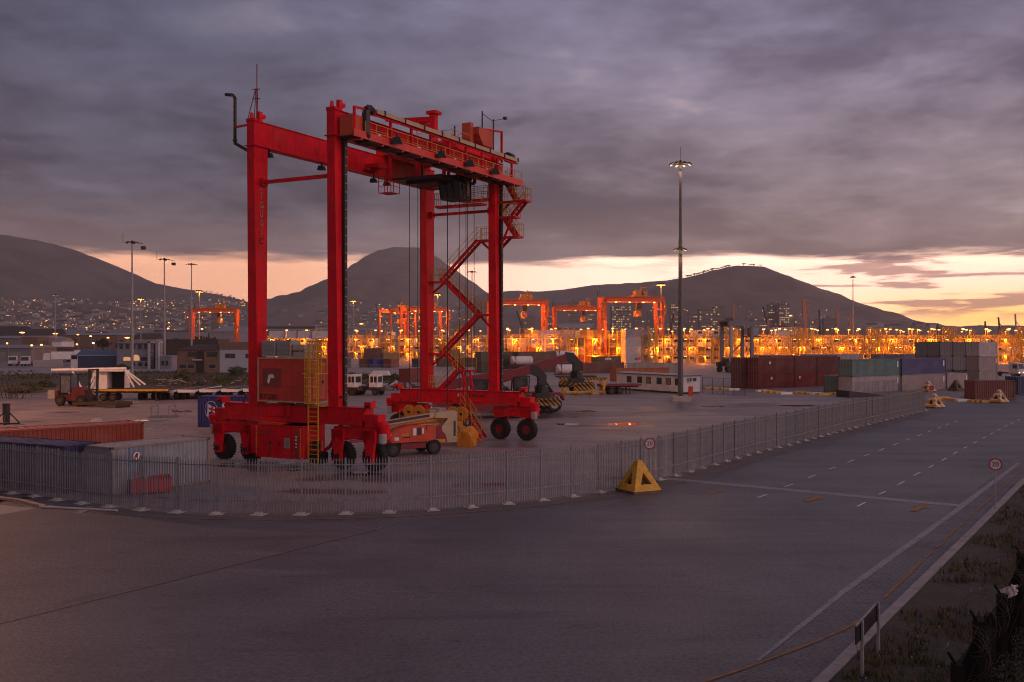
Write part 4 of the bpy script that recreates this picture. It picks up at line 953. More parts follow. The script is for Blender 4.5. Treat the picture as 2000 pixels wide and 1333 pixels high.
stackcol(S0 + nv_ * 10.2, (('dark grey container at the foot of the leftmost tall stack', (.19, .19, .19), True), ('dark grey container in the middle of the leftmost tall stack', (.19, .19, .20), True), ('dark grey container topping the leftmost tall stack', (.21, .21, .22), True)), 4)
# maroon rows
Q0 = AT(1480, 760.5, 161.4); Q0.z = 0
for k, (s, L, c0, c1, n0, n1) in enumerate(((0, 9.1, (.17, .015, .020), (.15, .018, .020), 'lower maroon container at the left end of the maroon row', 'upper maroon container at the left end of the maroon row'),
                                    (9.25, 6.06, (.20, .014, .020), (.13, .028, .024), 'bright maroon lower container in the middle of the maroon row', 'brownish maroon upper container in the middle of the maroon row'),
                                    (15.5, 6.06, (.21, .013, .020), (.12, .022, .022), 'bright maroon lower container at the right end of the maroon row', 'upper maroon container at the right end of the maroon row'))):
    container(n0, Q0 + dv_ * s, PHI, L, c0, doors=k == 0); container(n1, Q0 + dv_ * s, PHI, L, c1, z=2.60, doors=k == 0)
Q1 = Q0 + nv_ * 2.6 - dv_ * 1.0
container('lower maroon container behind the left end of the maroon row', Q1, PHI, 6.06, (.13, .03, .03)); container('upper brown container with white marks behind the maroon row', Q1, PHI, 6.06, (.12, .035, .035), z=2.60)
for k in range(3): container('%s of three maroon containers peeping over the back of the maroon row' % ('leftmost', 'middle', 'rightmost')[k], Q0 + nv_ * 5.2 + dv_ * (9 + 6.2 * k), PHI, 6.06, (.2, .02, .03), z=2.7, doors=False)
for k, (px, py, u, v_) in enumerate(((1507, 712, 0, 1), (1510, 743, 0, 0), (1560, 741, 1, 0), (1608, 738, 2, 0))):
    q = Q0 + dv_ * (3.0, 3.4, 10.6, 17.3)[k]; m = MB(); m.box(0, -.01, (2.6 if k == 0 else 0) + 1.7, .40, .012, .42)
    o = m.build('consignment_label', M['wink'], None, loc=q, rz=math.radians(PHI)); attach(o, ('upper maroon container at the left end of the maroon row', 'lower maroon container at the left end of the maroon row', 'bright maroon lower container in the middle of the maroon row', 'bright maroon lower container at the right end of the maroon row')[k])
for q, z, key in ((R0 + dv_ * 11.5, 2.6, 'long teal green container on top of the pale grey one'), (R0 + dv_ * 11.5, 0, 'long pale grey container, lower one under the teal container'), (R1 + dv_ * 11.5, 2.6, 'long violet blue container stacked on the beige one'), (R1 + dv_ * 11.5, 0, 'long beige container with stains under the blue one'), (R2 + dv_ * 5.6, 0, 'short pinkish grey container on the ground right of the beige one'), (S0 + dv_ * 5.6, 2.6, 'short tan grey container in the middle of the rightmost tall stack')):
    m = MB(); m.box(0, -.006, z + 1.75, .34, .012, .9); o = m.build('data_plate', M['wink'], None, loc=q, rz=math.radians(PHI)); attach(o, key)
a = G(1905, 781); a2 = container('lone reddish brown container on the ground before the tall stacks', a, 9, 6.06, (.17, .048, .035), doors=False)
container('dark blue container with white door marks at the right edge', G(1989, 770), 20, 6.06, (.035, .05, .12))
container('small grey green container with its doors showing beside the pale one', G(1640, 767), 60, 6.06, (.10, .17, .17))
# containers seen over the maroon rows
c = container('beige container with a star emblem behind the maroon row', AT(1484, 704, 185) * Vector((1, 1, 0)) if False else Vector((XA(1484, 190), 190, 0)), 8, 6.9, (.40, .30, .25), z=2.6, doors=False)
m = MB(); m.prism([(-.55, -.5), (.55, -.5), (.55, .6), (-.55, .6)], 'y', -.01, .0, 0); s_ = [(.42 * (1 if k % 2 == 0 else .4) * math.sin(math.pi * k / 7), .42 * (1 if k % 2 == 0 else .4) * math.cos(math.pi * k / 7) + .05) for k in range(14)]; m.prism(s_, 'y', -.03, -.01, 1)
m.build('star_emblem', [mat('emblem_blue', (.25, .30, .38), .5), M['wink']], c, loc=(.9, .03, 1.35))
c = container('long white container with a black letter mark behind the maroon row', Vector((XA(1573, 200), 200, 0)), 6, 12.19, (.46, .43, .45), z=2.6, doors=False)
text('m', 1.1, M['ink'], c, (4.0, .02, .75), (math.radians(90), 0, 0), stretch=1.4)
c = container('low grey container just behind the blue container', Vector((XA(1718, 188), 188, 0)), 20, 12.19, (.24, .22, .24), z=2.75, doors=False)

# ------------------------------------------------------------------ small things on the near yard
t = thing('skip_bin', 'small red steel skip bin with dark scrap inside before the grey container', 'skip', G(256, 968), math.radians(28))
m = MB(); L, Wd = 2.05, 1.25
for x0, y0, x1, y1 in ((0, 0, L, .05), (0, Wd - .05, L, Wd), (0, .05, .05, Wd - .05), (L - .05, .05, L, Wd - .05)): m.b0(x0, y0, .08, x1, y1, .80)
m.b0(.05, .05, .08, L - .05, Wd - .05, .14); m.b0(-.03, -.03, .78, L + .03, 0, .85); m.b0(-.03, Wd, .78, L + .03, Wd + .03, .85); m.b0(-.03, 0, .78, 0, Wd, .85); m.b0(L, 0, .78, L + .03, Wd, .85)
for k in range(5): m.b0(.2 + k * .4, -.028, .1, .25 + k * .4, 0, .78)
m.b0(.1, .1, 0, .3, Wd - .1, .08); m.b0(L - .3, .1, 0, L - .1, Wd - .1, .08)
m.build('tub', mat('skip_red', (.42, .014, .022), .5, var=.2, grime=(.1, .03, .02)), t)
m = MB()
for k in range(14): x, y = random.uniform(.2, L - .2), random.uniform(.2, Wd - .2); m.bar((x, y, .4), (x + random.uniform(-.4, .4), y + random.uniform(-.3, .3), random.uniform(.7, .98)), .08, .05)
m.build('scrap', M['dark'], t)
m = MB(); a, b = G(82, 990.5, .06), G(229, 997.5, .06); m.tube(a, b, .055, 8); o = m.build('steel_pipe', mat('pale_pipe', (.40, .36, .40), .5, var=.15), None); tag(o, 'long pale pipe lying on the pavement before the fence', 'pipe')
t = thing('support_stand', 'black steel jack stand standing alone on the left yard', 'stand', G(12.5, 829), .3)
m = MB(); m.lathe([(.36, 1.35), (.34, 1.9), (.40, 1.92), (.40, 2.02)], 14); m.lathe([(.30, .2), (.34, 1.35)], 14); m.build('column', M['black'], t)
m = MB()
for k in range(4): a = k * math.pi / 2; m.bar((1.15 * math.cos(a), 1.15 * math.sin(a), .12), (.28 * math.cos(a), .28 * math.sin(a), 1.1), .1, .1); m.bar((1.2 * math.cos(a), 1.2 * math.sin(a), .06), (0, 0, .06), .16, .12)
m.build('base', M['black'], t)
t = thing('pallet_frame', 'flat grey steel frame with two upright brackets on the left yard', 'frame', G(320, 815), .25)
m = MB()
for y in (-.9, 0, .9): m.bar((-1.4, y, .08), (1.5, y, .08), .14, .12)
for x in (-1.4, -.5, .5, 1.5): m.bar((x, -.9, .08), (x, .9, .08), .14, .12)
m.build('base', M['steel'], t)
for x in (-1.05, .75):
    m = MB(); m.bar((x - .25, .1, .1), (x - .25, .1, 1.15), .09, .09); m.bar((x + .45, .1, .1), (x + .45, .1, 1.3), .09, .09); m.bar((x - .25, .1, 1.1), (x + .45, .1, 1.25), .07, .07); m.build('bracket', M['steel'], t)
m = MB()
for k in range(12): x = random.uniform(-1, 1); m.bar((x, random.uniform(-.5, .5), .08), (x + random.uniform(-.6, .6), random.uniform(-.6, .6), random.uniform(.06, .35)), .09, .07)
o = m.build('scrap_pile', M['dark'], None, loc=G(358, 806)); tag(o, 'small heap of scrap straps on the yard by the blue container', 'scrap'); o['kind'] = 'stuff'
m = MB(); m.lathe([(.4, 0), (.5, .2), (.35, .5), (.1, .6)], 9); o = m.build('boulder', M['conc'], None, loc=G(189, 828)); o.scale = (1.3, .8, .9); tag(o, 'grey boulder beyond the long maroon container', 'rock')

M['weed'] = mat('dark_weed_leaves', (.022, .026, .012), .9, var=.5, scale=1.2)
# ------------------------------------------------------------------ verge: grass, posts with razor wire, plastic bag
M['grass'] = mat('verge_grass', (.055, .060, .016), .9, var=.5, scale=.6); M['drygrass'] = mat('dry_verge_grass', (.10, .065, .022), .9, var=.5, scale=.6)
m = MB()
for k in range(8500):
    t = -6 + 76 * random.random() ** 1.5; off = -.25 - random.random() ** .9 * 6.5
    p = K(t, off); dens = noise.noise(Vector((p.x * .28, p.y * .28, 4))) + .25 * noise.noise(Vector((p.x, p.y, 9)))
    if dens < .02 + random.uniform(-.12, .12) - (.25 if off < -2.2 else 0): continue
    z = .10 + .12 * noise.noise(Vector((p.x * .35, p.y * .35, 0))); h = random.uniform(.10, .32) * (1.5 if off < -5 else 1); mi = 1 if random.random() < .45 else 0
    for j in range(5):
        a = random.uniform(0, 6.28); w = random.uniform(.012, .03); ln = random.uniform(.04, .2); q = p + Vector((random.uniform(-.12, .12), random.uniform(-.12, .12), 0))
        tp = (q.x + math.cos(a) * ln, q.y + math.sin(a) * ln, z + h * random.uniform(.6, 1.1)); m.add([(q.x - w * math.sin(a), q.y + w * math.cos(a), z - .04), (q.x + w * math.sin(a), q.y - w * math.cos(a), z - .04), tp], [(0, 1, 2)], mi)
o = m.build('grass', [M['grass'], M['drygrass']], None); o['kind'] = 'stuff'; tag(o, 'rough green and brown grass on the dark verge beyond the kerb', 'grass')
m = MB()
for k in range(420):
    p = K(random.uniform(-5, 60), -.3 - random.random() * 6); s = random.uniform(.008, .028); m.lathe([(s, 0), (s * .7, s * .8)], 5, c=(p.x, p.y, .12 + .12 * noise.noise(Vector((p.x * .35, p.y * .35, 0)))))
o = m.build('gravel', M['conc'], None); o['kind'] = 'stuff'; tag(o, 'scattered pale stones on the verge', 'gravel')
M['wire'] = mat('rusty_wire', (.06, .035, .03), .7)
wf = thing('razor_wire_fence', 'dark post fence with coiled razor wire in the bottom right corner', 'fence')
pts = [Vector((7.2, 15.6, 0)), Vector((8.7, 18, 0)), Vector((10.1, 19.9, 0)), Vector((12.5, 23.7, 0)), Vector((14.9, 27.5, 0))]
M['tar'] = mat('tarred_post', (.008, .007, .007), .85, spec=.1)
for p in pts: m = MB(); m.bar((p.x, p.y, 0), (p.x, p.y, 3.05), .16, .16); m.bar((p.x, p.y, 3.0), (p.x - .12, p.y + .08, 3.22), .04, .04); m.build('post', M['tar'], wf)
for p, q in zip(pts, pts[1:]):
    m = MB()
    for z in (.6, 1.2, 1.8, 2.4, 2.95): m.tube((p.x, p.y, z), (q.x, q.y, z), .008, 4)
    n = int((q - p).length / .055)
    for k in range(n): c_ = p.lerp(q, k / n); m.tube((c_.x, c_.y, .2), (c_.x, c_.y, 2.95), .0035, 3, cap=False)
    m.build('wire_panel', M['tar'], wf)
    m = MB(); N_ = int((q - p).length / .30) * 14; L_ = []
    tt = (q - p).normalized(); sd = Vector((-tt.y, tt.x, 0))
    for k in range(N_ + 1):
        a = 2 * math.pi * k / 14; c_ = p.lerp(q, k / N_); L_.append(c_ + sd * (.34 * math.cos(a) * (1 + .3 * math.sin(a * .13))) + Vector((0, 0, 3.05 + .34 * math.sin(a) * (1 + .3 * math.sin(a * .17)))) + tt * .3 * math.sin(a * .31))
    m.path(L_, .0035, 3); m.build('razor_coil', M['wire'], wf)
m = MB(); n = 12; c_ = AT(1968, 1158, 20.2)
for j in range(n + 1):
    for i in range(n + 1):
        u, v = i / n - .5, j / n - .5; m.v.append((c_.x + u * .42 + .03 * noise.noise(Vector((u * 5, v * 5, 1))), c_.y + .10 * noise.noise(Vector((u * 4, v * 4, 2))), c_.z + v * .26 * (1 - .5 * abs(u)) + .14 * u + .06 * noise.noise(Vector((u * 6, v * 6, 3)))))
for j in range(n):
    for i in range(n): a = j * (n + 1) + i; m.f.append((a, a + 1, a + n + 2, a + n + 1)); m.m.append(0)
o = m.build('plastic_bag', mat('white_plastic', (.5, .42, .44), .4), None); tag(o, 'torn white plastic bag caught on the razor wire', 'bag')
for k, (t, off, w, h) in enumerate(((-1, -2.6, .7, .7), (-3.6, -3.3, .9, 1.2), (2.2, -3.0, .7, .6), (-5.2, -3.7, 1.1, 1.8), (-2.4, -4.1, 1.1, 1.9), (.9, -4.0, 1.1, 1.6), (3.8, -3.6, .9, .9), (5.5, -4.3, 1.2, 1.7))):
    p = K(t, off); R = random.Random(k); m = MB()
    for j in range(3200):
        a, q = R.uniform(0, 6.28), R.random() ** .5; z = R.random() ** 1.2 * h; rr = w * q * (1 - .5 * z / h); c = Vector((rr * math.cos(a), rr * math.sin(a), z)); u = Vector((R.uniform(-1, 1), R.uniform(-1, 1), R.uniform(-.4, 1))).normalized(); v = u.orthogonal().normalized(); sz = R.uniform(.02, .045)
        m.quad(c - u * sz, c + v * sz * .5, c + u * sz, c - v * sz * .5)
    t_ = thing('weed_bush', ('dark weed clump on the verge by the notice board', 'wide dark weed clump before the razor wire', 'small dark weed clump between kerb and razor wire', 'tall dark bush at the bottom of the razor wire fence', 'tall bush against the nearest razor wire post', 'tall bush against the second razor wire post', 'dark weeds below the torn plastic bag', 'tall dark bush at the right edge behind the razor wire')[k], 'bush', (p.x, p.y, .08))
    m.build('foliage', M['weed'], t_)
    m = MB()
    for j in range(5): m.tube((0, 0, 0), (w * .4 * math.cos(j * 1.3), w * .4 * math.sin(j * 1.3), h * .7), .012, 4)
    m.build('stem', M['black'], t_)
def CL(u, v, z=0.0):      # crane-local point to world
    c, s = math.cos(TH), math.sin(TH); return Vector((CR0.x + u * c + v * s, CR0.y - u * s + v * c, z))
# ------------------------------------------------------------------ spreader lying under the trolley
sp = thing('container_spreader', 'worn orange yellow container spreader on the ground below the crane trolley', 'spreader', CL(.2, 16.6), -TH)
m = MB()
for y in (-.55, .55): m.b0(-3.0, y - .16, .55, 3.1, y + .16, .95)
for x in (-1.6, 0, 1.6): m.b0(x - .2, -.4, .6, x + .2, .4, .9)
m.b0(-1.9, -.7, .95, 1.9, .7, 1.25); m.build('main_beam', M['oyel'], sp)
for s in (-1, 1):
    m = MB(); x = s * 3.1; m.b0(x - .28, -1.2, .35, x + .28, 1.2, .85); m.prism([(-1.2, .85), (-.5, 1.35), (.5, 1.35), (1.2, .85)], 'x', x - .2, x + .2)
    for y in (-1.15, 1.15): m.b0(x - .2, y - .12, .02, x + .2, y + .12, .4); m.bar((x, y, .6), (x + s * .5, y * 1.05, .05), .08, .2)
    m.bar((x - s * .3, -.9, .9), (x - s * 1.4, -.3, 1.7), .12, .16); m.build('end_beam', M['oyel'], sp)
m = MB(); m.b0(-2.5, -.5, 1.35, 2.5, .5, 1.75); m.b0(-1.0, -.3, 1.75, .3, .3, 2.5)
for x in (-1.1, 1.1): m.b0(x - .1, -.62, 1.0, x + .1, .62, 1.9)
m.build('head_block', M['oyel'], sp)
for x in (-2.45, -1.5, 1.75, 2.6):
    m = MB(); m.lathe([(.52, -.09), (.56, -.06), (.48, 0), (.56, .06), (.52, .09)], 22, 0, axis='y'); m.lathe([(.14, -.12), (.14, .12)], 10, 1, axis='y'); m.build('sheave', [M['oyel'], M['black']], sp, loc=(x, -.1, 2.35))
m = MB(); m.b0(-.2, -.55, 1.78, .75, .5, 2.75, 0); m.b0(-.1, -.56, 2.0, .4, -.55, 2.6, 1); m.build('control_cabinet', [M['grey'], M['white']], sp)
m = MB()
for y in (-.7, .7):
    for z in (2.0, 2.5): m.bar((-3, y, z), (3, y, z), .035, .035)
    for k in range(6): m.bar((-3 + k * 1.2, y, 1.3), (-3 + k * 1.2, y, 2.5), .035, .035)
m.build('guard_rail', M['yel'], sp)
m = MB(); m.path([(2.8 + .35 * math.cos(a), .3, 1.9 + .55 * math.sin(a)) for a in [2 * math.pi * k / 14 for k in range(15)]], .06, 6); m.path([(2.9 + .25 * math.cos(a), .4, 1.7 + .45 * math.sin(a)) for a in [2 * math.pi * k / 14 for k in range(15)]], .05, 6); m.build('cable_coil', M['dark'], sp)
m = MB(); m.b0(.0, -.8, 0, 1.1, .8, .75); m.prism([(0, .75), (1.1, .75), (.9, 1.1), (.3, 1.25)], 'y', -.75, .7); m.bar((1.0, -.5, .7), (1.3, -.5, .0), .12, .12); m.bar((.1, -.8, .4), (.9, -.8, 1.0), .1, .14)
o = m.build('flipper_block', M['oyel'], None, loc=CL(3.6, 14.9), rz=-TH + .25); tag(o, 'orange yellow steel guide block beside the red stair foot of the crane', 'machine part')
# ------------------------------------------------------------------ boom lift behind the right bogie
_wc = {}
def wheel(parent, loc, r, w, hub, lugs=20, name='wheel'):
    k = (r, w, hub.name, lugs)
    if k not in _wc: _wc[k] = fixn(tyre(r, w, lugs=lugs).mesh('wheel', [M['rubber'], hub]))
    return link(name, _wc[k], parent, loc)
a, b = G(769, 893), G(847, 887.6)
bl = thing('boom_lift', 'orange boom lift with folded cream arms parked behind the near crane wheels', 'boom lift', a, math.atan2((b - a).y, (b - a).x))
for x in (0, 3.2):
    for y in (.12, 2.2): wheel(bl, (x, y, .53), .53, .36, M['dark'], 18)
m = MB(); m.prism([(-.7, .55), (.55, .45), (2.6, .45), (3.8, .55), (3.8, .95), (-.7, .95)], 'y', .35, 2.05); m.b0(.6, .12, .5, 2.6, .4, .9); m.build('chassis', M['dred'], bl)
m = MB(); hp = [(-.25, .98), (-.35, 1.3), (-.15, 1.65), (.3, 1.95), (1.0, 2.12), (2.2, 2.16), (2.45, 2.1), (2.55, 1.7), (2.55, .98)]
m.prism(hp, 'y', -.08, .85); m.prism([(q[0] * .96 + .04, q[1] * .97 + .03) for q in hp], 'y', -.12, -.08); hd = m.build('engine_hood', M['ored'], bl)
m = MB(); m.b0(1.75, -.135, 1.45, 2.1, -.12, 2.0, 0); m.b0(1.45, -.135, 1.45, 1.7, -.12, 1.95, 1); m.b0(2.15, -.135, 1.55, 2.3, -.12, 1.95, 1); m.b0(.0, -.135, 1.15, .35, -.12, 1.38, 1); m.build('decal', [M['black'], M['wink']], hd)
text('EAZI', .26, M['yink'], hd, (.85, -.135, 1.52), (math.radians(90), 0, 0))
m = MB(); m.b0(.62, -.13, 1.30, 1.3, -.122, 1.37); m.build('decal_underline', M['ink'], hd)
m = MB(); m.b0(2.6, .0, 1.0, 3.3, .9, 2.05); m.b0(2.7, .9, .95, 3.6, 1.8, 1.7); m.build('turntable_cover', M['ored'], bl)
m = MB(); m.prism([(4.15, .75), (5.2, .72), (5.25, 3.0), (4.9, 3.08), (3.5, 2.95), (3.4, 2.6), (4.5, 2.5), (4.0, 1.95), (3.9, 1.65), (4.2, 1.4)], 'y', .35, .75, 0); m.b0(5.2, .34, .74, 5.26, .76, 3.0, 0); m.prism([(3.2, 1.6), (3.6, 2.0), (3.95, 2.02), (3.95, 1.65), (4.25, 1.35), (4.4, .8), (3.0, .8)], 'y', .25, .33, 1); m.prism([(2.7, .82), (4.2, .78), (4.2, 1.02), (2.7, 1.1)], 'y', .2, .25, 2); rs = m.build('riser', [M['cream'], M['dred'], M['oyel']], bl)
text('JLG', .42, M['blueink'], rs, (3.35, .19, 1.2), (math.radians(90), 0, 0))
m = MB(); m.b0(4.95, .335, 1.2, 5.12, .348, 2.3); m.build('decal', M['ink'], rs)
m = MB(); m.prism([(5.0, 3.05), (3.4, 2.96), (-1.6, 2.40), (-1.6, 2.05), (3.4, 2.62), (5.0, 2.7)], 'y', .42, .72, 0); m.prism([(3.0, 2.86), (-.4, 2.5), (-.4, 2.32), (3.0, 2.68)], 'y', .37, .42, 1); m.build('upper_arm', [M['cream'], M['dark']], bl)
m = MB(); m.b0(-.5, .9, 1.75, 4.2, 1.3, 2.12, 0); m.prism([(.6, 2.16), (3.6, 2.3), (4.6, 2.5), (4.6, 2.7), (3.4, 2.55), (.6, 2.3)], 'y', .8, 1.15, 1); m.build('lower_arm', [M['cream'], M['oyel']], bl)
m = MB()
for x in (-3.1, -1.9):
    for y in (.2, 1.1): m.bar((x, y, 1.2), (x, y, 2.3), .05, .05)
for z in (1.2, 1.75, 2.3): m.bar((-3.1, .2, z), (-1.9, .2, z), .05, .05); m.bar((-3.1, 1.1, z), (-1.9, 1.1, z), .05, .05); m.bar((-3.1, .2, z), (-3.1, 1.1, z), .05, .05)
m.b0(-3.1, .2, 1.15, -1.9, 1.1, 1.2); m.bar((-1.9, .6, 1.8), (-1.55, .57, 2.2), .2, .3); m.build('basket', M['dred'], bl)
# ------------------------------------------------------------------ reach stackers
def reach_stacker(front, tipz, label, phi=15):
    t = thing('reach_stacker', label, 'reach stacker', front, math.radians(phi))
    W_ = 1.9
    for y in (0, 2 * W_): wheel(t, (0, y, .88), .88, .62, M['grey'], 22)
    for y in (.35, 2 * W_ - .35): wheel(t, (-5.9, y, .88), .88, .6, M['grey'], 22)
    m = MB(); m.b0(-7.8, .7, .75, .7, 3.1, 1.7); m.prism([(-8.3, .8), (-6.9, .6), (-6.9, 2.2), (-7.4, 2.6), (-8.3, 2.4)], 'y', .3, 3.5); m.prism([(-5.0, .8), (-1.1, .8), (-1.0, 1.3), (-.75, 1.75), (0, 2.0), (.8, 1.8), (1.1, 1.3), (1.25, 1.35), (1.0, 2.05), (.6, 2.25), (-5.0, 2.05)], 'y', -.25, .55); m.prism([(-5.0, .8), (-1.1, .8), (-1.0, 1.3), (-.75, 1.75), (0, 2.0), (.8, 1.8), (1.1, 1.3), (1.25, 1.35), (1.0, 2.05), (.6, 2.25), (-5.0, 2.05)], 'y', 3.25, 4.05); m.b0(-7.2, .8, 1.7, -3.0, 3.0, 2.1)
    ch = m.build('chassis', M['dred'], t); rmark(ch, (-1.9, -.26, 1.2), .3)
    m = MB(); m.b0(-4.4, 1.2, 2.1, -2.6, 2.7, 2.3, 0)
    for x in (-4.4, -2.72):
        for y in (1.2, 2.58): m.bar((x + .06, y + .06, 2.2), (x + .16, y + .06, 4.0), .12, .12, 0)
    m.b0(-4.35, 1.2, 3.95, -2.5, 2.7, 4.1, 0); m.b0(-4.2, 1.3, 2.3, -2.75, 2.6, 3.9, 1); m.build('cab', [M['black'], M['glass']], t)
    p, tip = Vector((-6.6, 1.9, 3.55)), Vector((2.6, 1.9, tipz))
    m = MB(); m.bar(p, p.lerp(tip, .72), .95, 1.0); m.bar(p.lerp(tip, .70), tip, .72, .78); m.b0(-7.1, 1.0, 2.0, -6.2, 2.8, 3.9); bm_ = m.build('lifting_arm', M['dred'], t)
    m = MB(); q = p.lerp(tip, .52)
    for y in (1.1, 2.7): m.tube((.35, y, 1.9), (.35 + (q.x - .35) * .55, y, 1.9 + (q.z - 1.9) * .55), .17, 10, 0); m.tube((.35 + (q.x - .35) * .5, y, 1.9 + (q.z - 1.9) * .5), (q.x, y, q.z), .10, 8, 1)
    m.build('lift_cylinder', [M['black'], M['steel']], t)
    m = MB(); e = tip; m.prism([(e.x - .55, e.z + .45), (e.x + .25, e.z + .35), (e.x + 1.25, e.z - .7), (e.x + 1.15, e.z - 1.7), (e.x + .35, e.z - 1.7), (e.x + .35, e.z - .9), (e.x - .55, e.z - .45)], 'y', 1.5, 2.3); hz_ = e.z - 1.7
    m.lathe([(.75, -.95), (.75, -.2), (.5, 0)], 14, c=(e.x + .75, 1.9, hz_)); m.b0(e.x - .1, 1.2, hz_ - 1.4, e.x + 1.5, 2.6, hz_ - .9); m.build('rotator_head', M['black'], t)
    m = MB(); z = hz_ - 1.75; m.b0(e.x - .35, -1.15, z, e.x + 1.85, 4.95, z + .42, 0); m.b0(e.x - .2, -1.1, z + .42, e.x + 1.7, 4.9, z + .50, 1)
    for y in (-1.15, 4.75): m.b0(e.x - .45, y, z - .35, e.x + 1.95, y + .25, z + .30, 0)
    m.build('spreader_beam', [hz, M['black']], t)
    return t
reach_stacker(G(1008, 817), 5.1, 'dark red reach stacker with its arm lowered just right of the far crane leg')
reach_stacker(G(1082, 805), 6.35, 'dark red reach stacker farther back with its arm raised higher')
# ------------------------------------------------------------------ yellow spreader rack behind them
t = thing('spreader_rack', 'yellow steel rack with hazard striped top behind the reach stackers', 'rack', G(1102, 772), .12)
m = MB()
for x in (0, 1.9, 4.0, 5.9):
    for y in (0, 2.2): m.b0(x, y, 0, x + .28, y + .28, 2.25)
    m.b0(x, 0, 0, x + .28, 2.48, .3); m.bar((x + .14, .14, 1.1), (x + .95, .14, 2.2), .16, .16); m.bar((x + .14, .14, 1.1), (x - .6, .14, 2.2), .16, .16)
m.b0(-.2, 0, .35, 6.3, .2, .6); m.build('frame', M['yel'], t)
m = MB(); m.b0(-.4, -.1, 2.25, 6.5, 2.6, 2.6, 0); m.b0(-1.0, .4, 2.6, 5.0, 2.2, 2.85, 1); m.build('top_beam', [hz, M['dark']], t)
t = thing('machine_spares', 'heap of rusty wheels and beams under the yellow spreader rack', 'scrap', G(1125, 770), .1)
m = MB(); m.lathe([(.9, -.3), (.95, 0), (.9, .3)], 18, c=(0, .9, .95), axis='y'); m.build('spare_wheel', M['rubber'], t)
m = MB()
for k in range(16): x = random.uniform(-1, 8); m.bar((x, random.uniform(-.5, 2), random.uniform(.05, .7)), (x + random.uniform(-2, 2), random.uniform(-.5, 2), random.uniform(.05, 1.1)), .14, .12)
m.build('steel_scrap', M['dark'], t)
# flatbed trailers
def flatbed(base, phi, L, label, top=None, side=None, z=1.25, group=None):
    t = thing('flatbed_trailer', label, 'trailer', base, math.radians(phi), group)
    m = MB(); m.b0(0, 0, z, L, 2.45, z + .16, 0); m.b0(.2, .7, z - .35, L - .2, .9, z, 1); m.b0(.2, 1.55, z - .35, L - .2, 1.75, z, 1)
    for k in range(int(L / 1.2)): m.b0(.3 + k * 1.2, .05, z - .14, .45 + k * 1.2, 2.4, z, 1)
    m.b0(-.04, 0, z - .22, 0, 2.45, z + .18, 2); m.b0(0, -.04, z - .1, L, 0, z + .17, 2)
    m.build('bed', [top or M['dark'], M['dark'], side or M['white']], t)
    for x in (1.6, 2.9):
        for y in (.3, 2.15): wheel(t, (x, y, .5), .5, .5, M['dark'], 12)
    for y in (.35, 2.1): m = MB(); m.b0(L - 1.8, y - .08, 0, L - 1.65, y + .08, z - .14); m.b0(L - 1.9, y - .18, 0, L - 1.55, y + .18, .05); m.build('landing_leg', M['dark'], t)
    return t
flatbed(G(1176, 771), 12, 6.2, 'rusty flatbed trailer before the white cabin', side=M['dred'], z=1.35)
# ------------------------------------------------------------------ white site cabin
C0 = Vector((XA(1335, 146), 146, 0)); al = math.radians(32)
cbn = thing('site_cabin', 'long white portable cabin with a row of windows by the tall lamp mast', 'cabin', C0, al)
m = MB(); m.b0(0, 0, .28, 3.3, 16.2, 2.7, 0); m.b0(-.03, -.03, .12, 3.33, 16.23, .28, 1); m.build('wall', [mat('cabin_white', (.60, .56, .57), .6, var=.12, scale=.6, grime=(.30, .34, .44), grime_amt=.5), M['dark']], cbn)
m = MB(); m.prism([(-.22, 2.70), (3.52, 2.70), (3.52, 2.80), (1.65, 3.0), (-.22, 2.80)], 'y', -.2, 16.4, 0); m.b0(-.235, -.215, 2.68, -.22, 16.4, 2.82, 1); m.b0(-.235, -.215, 2.68, 3.53, -.2, 2.82, 1); m.build('roof', [M['grey'], mat('blue_fascia', (.06, .07, .12), .5)], cbn)
ld, ed = Vector((-math.sin(al), math.cos(al), 0)), Vector((math.cos(al), math.sin(al), 0))
def tpar(P0, d_, px): a_ = (px - 1000) / F; return (a_ * P0.y - P0.x) / (d_.x - a_ * d_.y)
M['blind'] = mat('window_blind', (.18, .14, .09), .7, var=.5, scale=2)
for k, px in enumerate((1323.5, 1305.5, 1287.5, 1266.6, 1249.5, 1229)):
    y = tpar(C0, ld, px); m = MB(); m.b0(-.05, y - .58, 1.28, -.005, y + .58, 2.32, 0); w_ = m.build('window', M['dark'], cbn)
    m = MB(); m.b0(-.065, y - .5, 1.36, -.05, y + .5, 2.24); m.build('pane', (M['glass'], M['blind'], M['glass'], M['blind'], M['glass'], M['glass'])[k], w_)
m = MB(); m.b0(.75, -.45, 1.9, 1.45, 0, 2.45, 0); m.b0(.8, -.46, 1.95, 1.2, -.45, 2.4, 1); m.build('air_conditioner', [M['grey'], M['dark']], cbn)
m = MB(); m.b0(1.9, -.03, 1.9, 2.6, -.005, 2.4, 0); m.build('vent_window', M['black'], cbn)
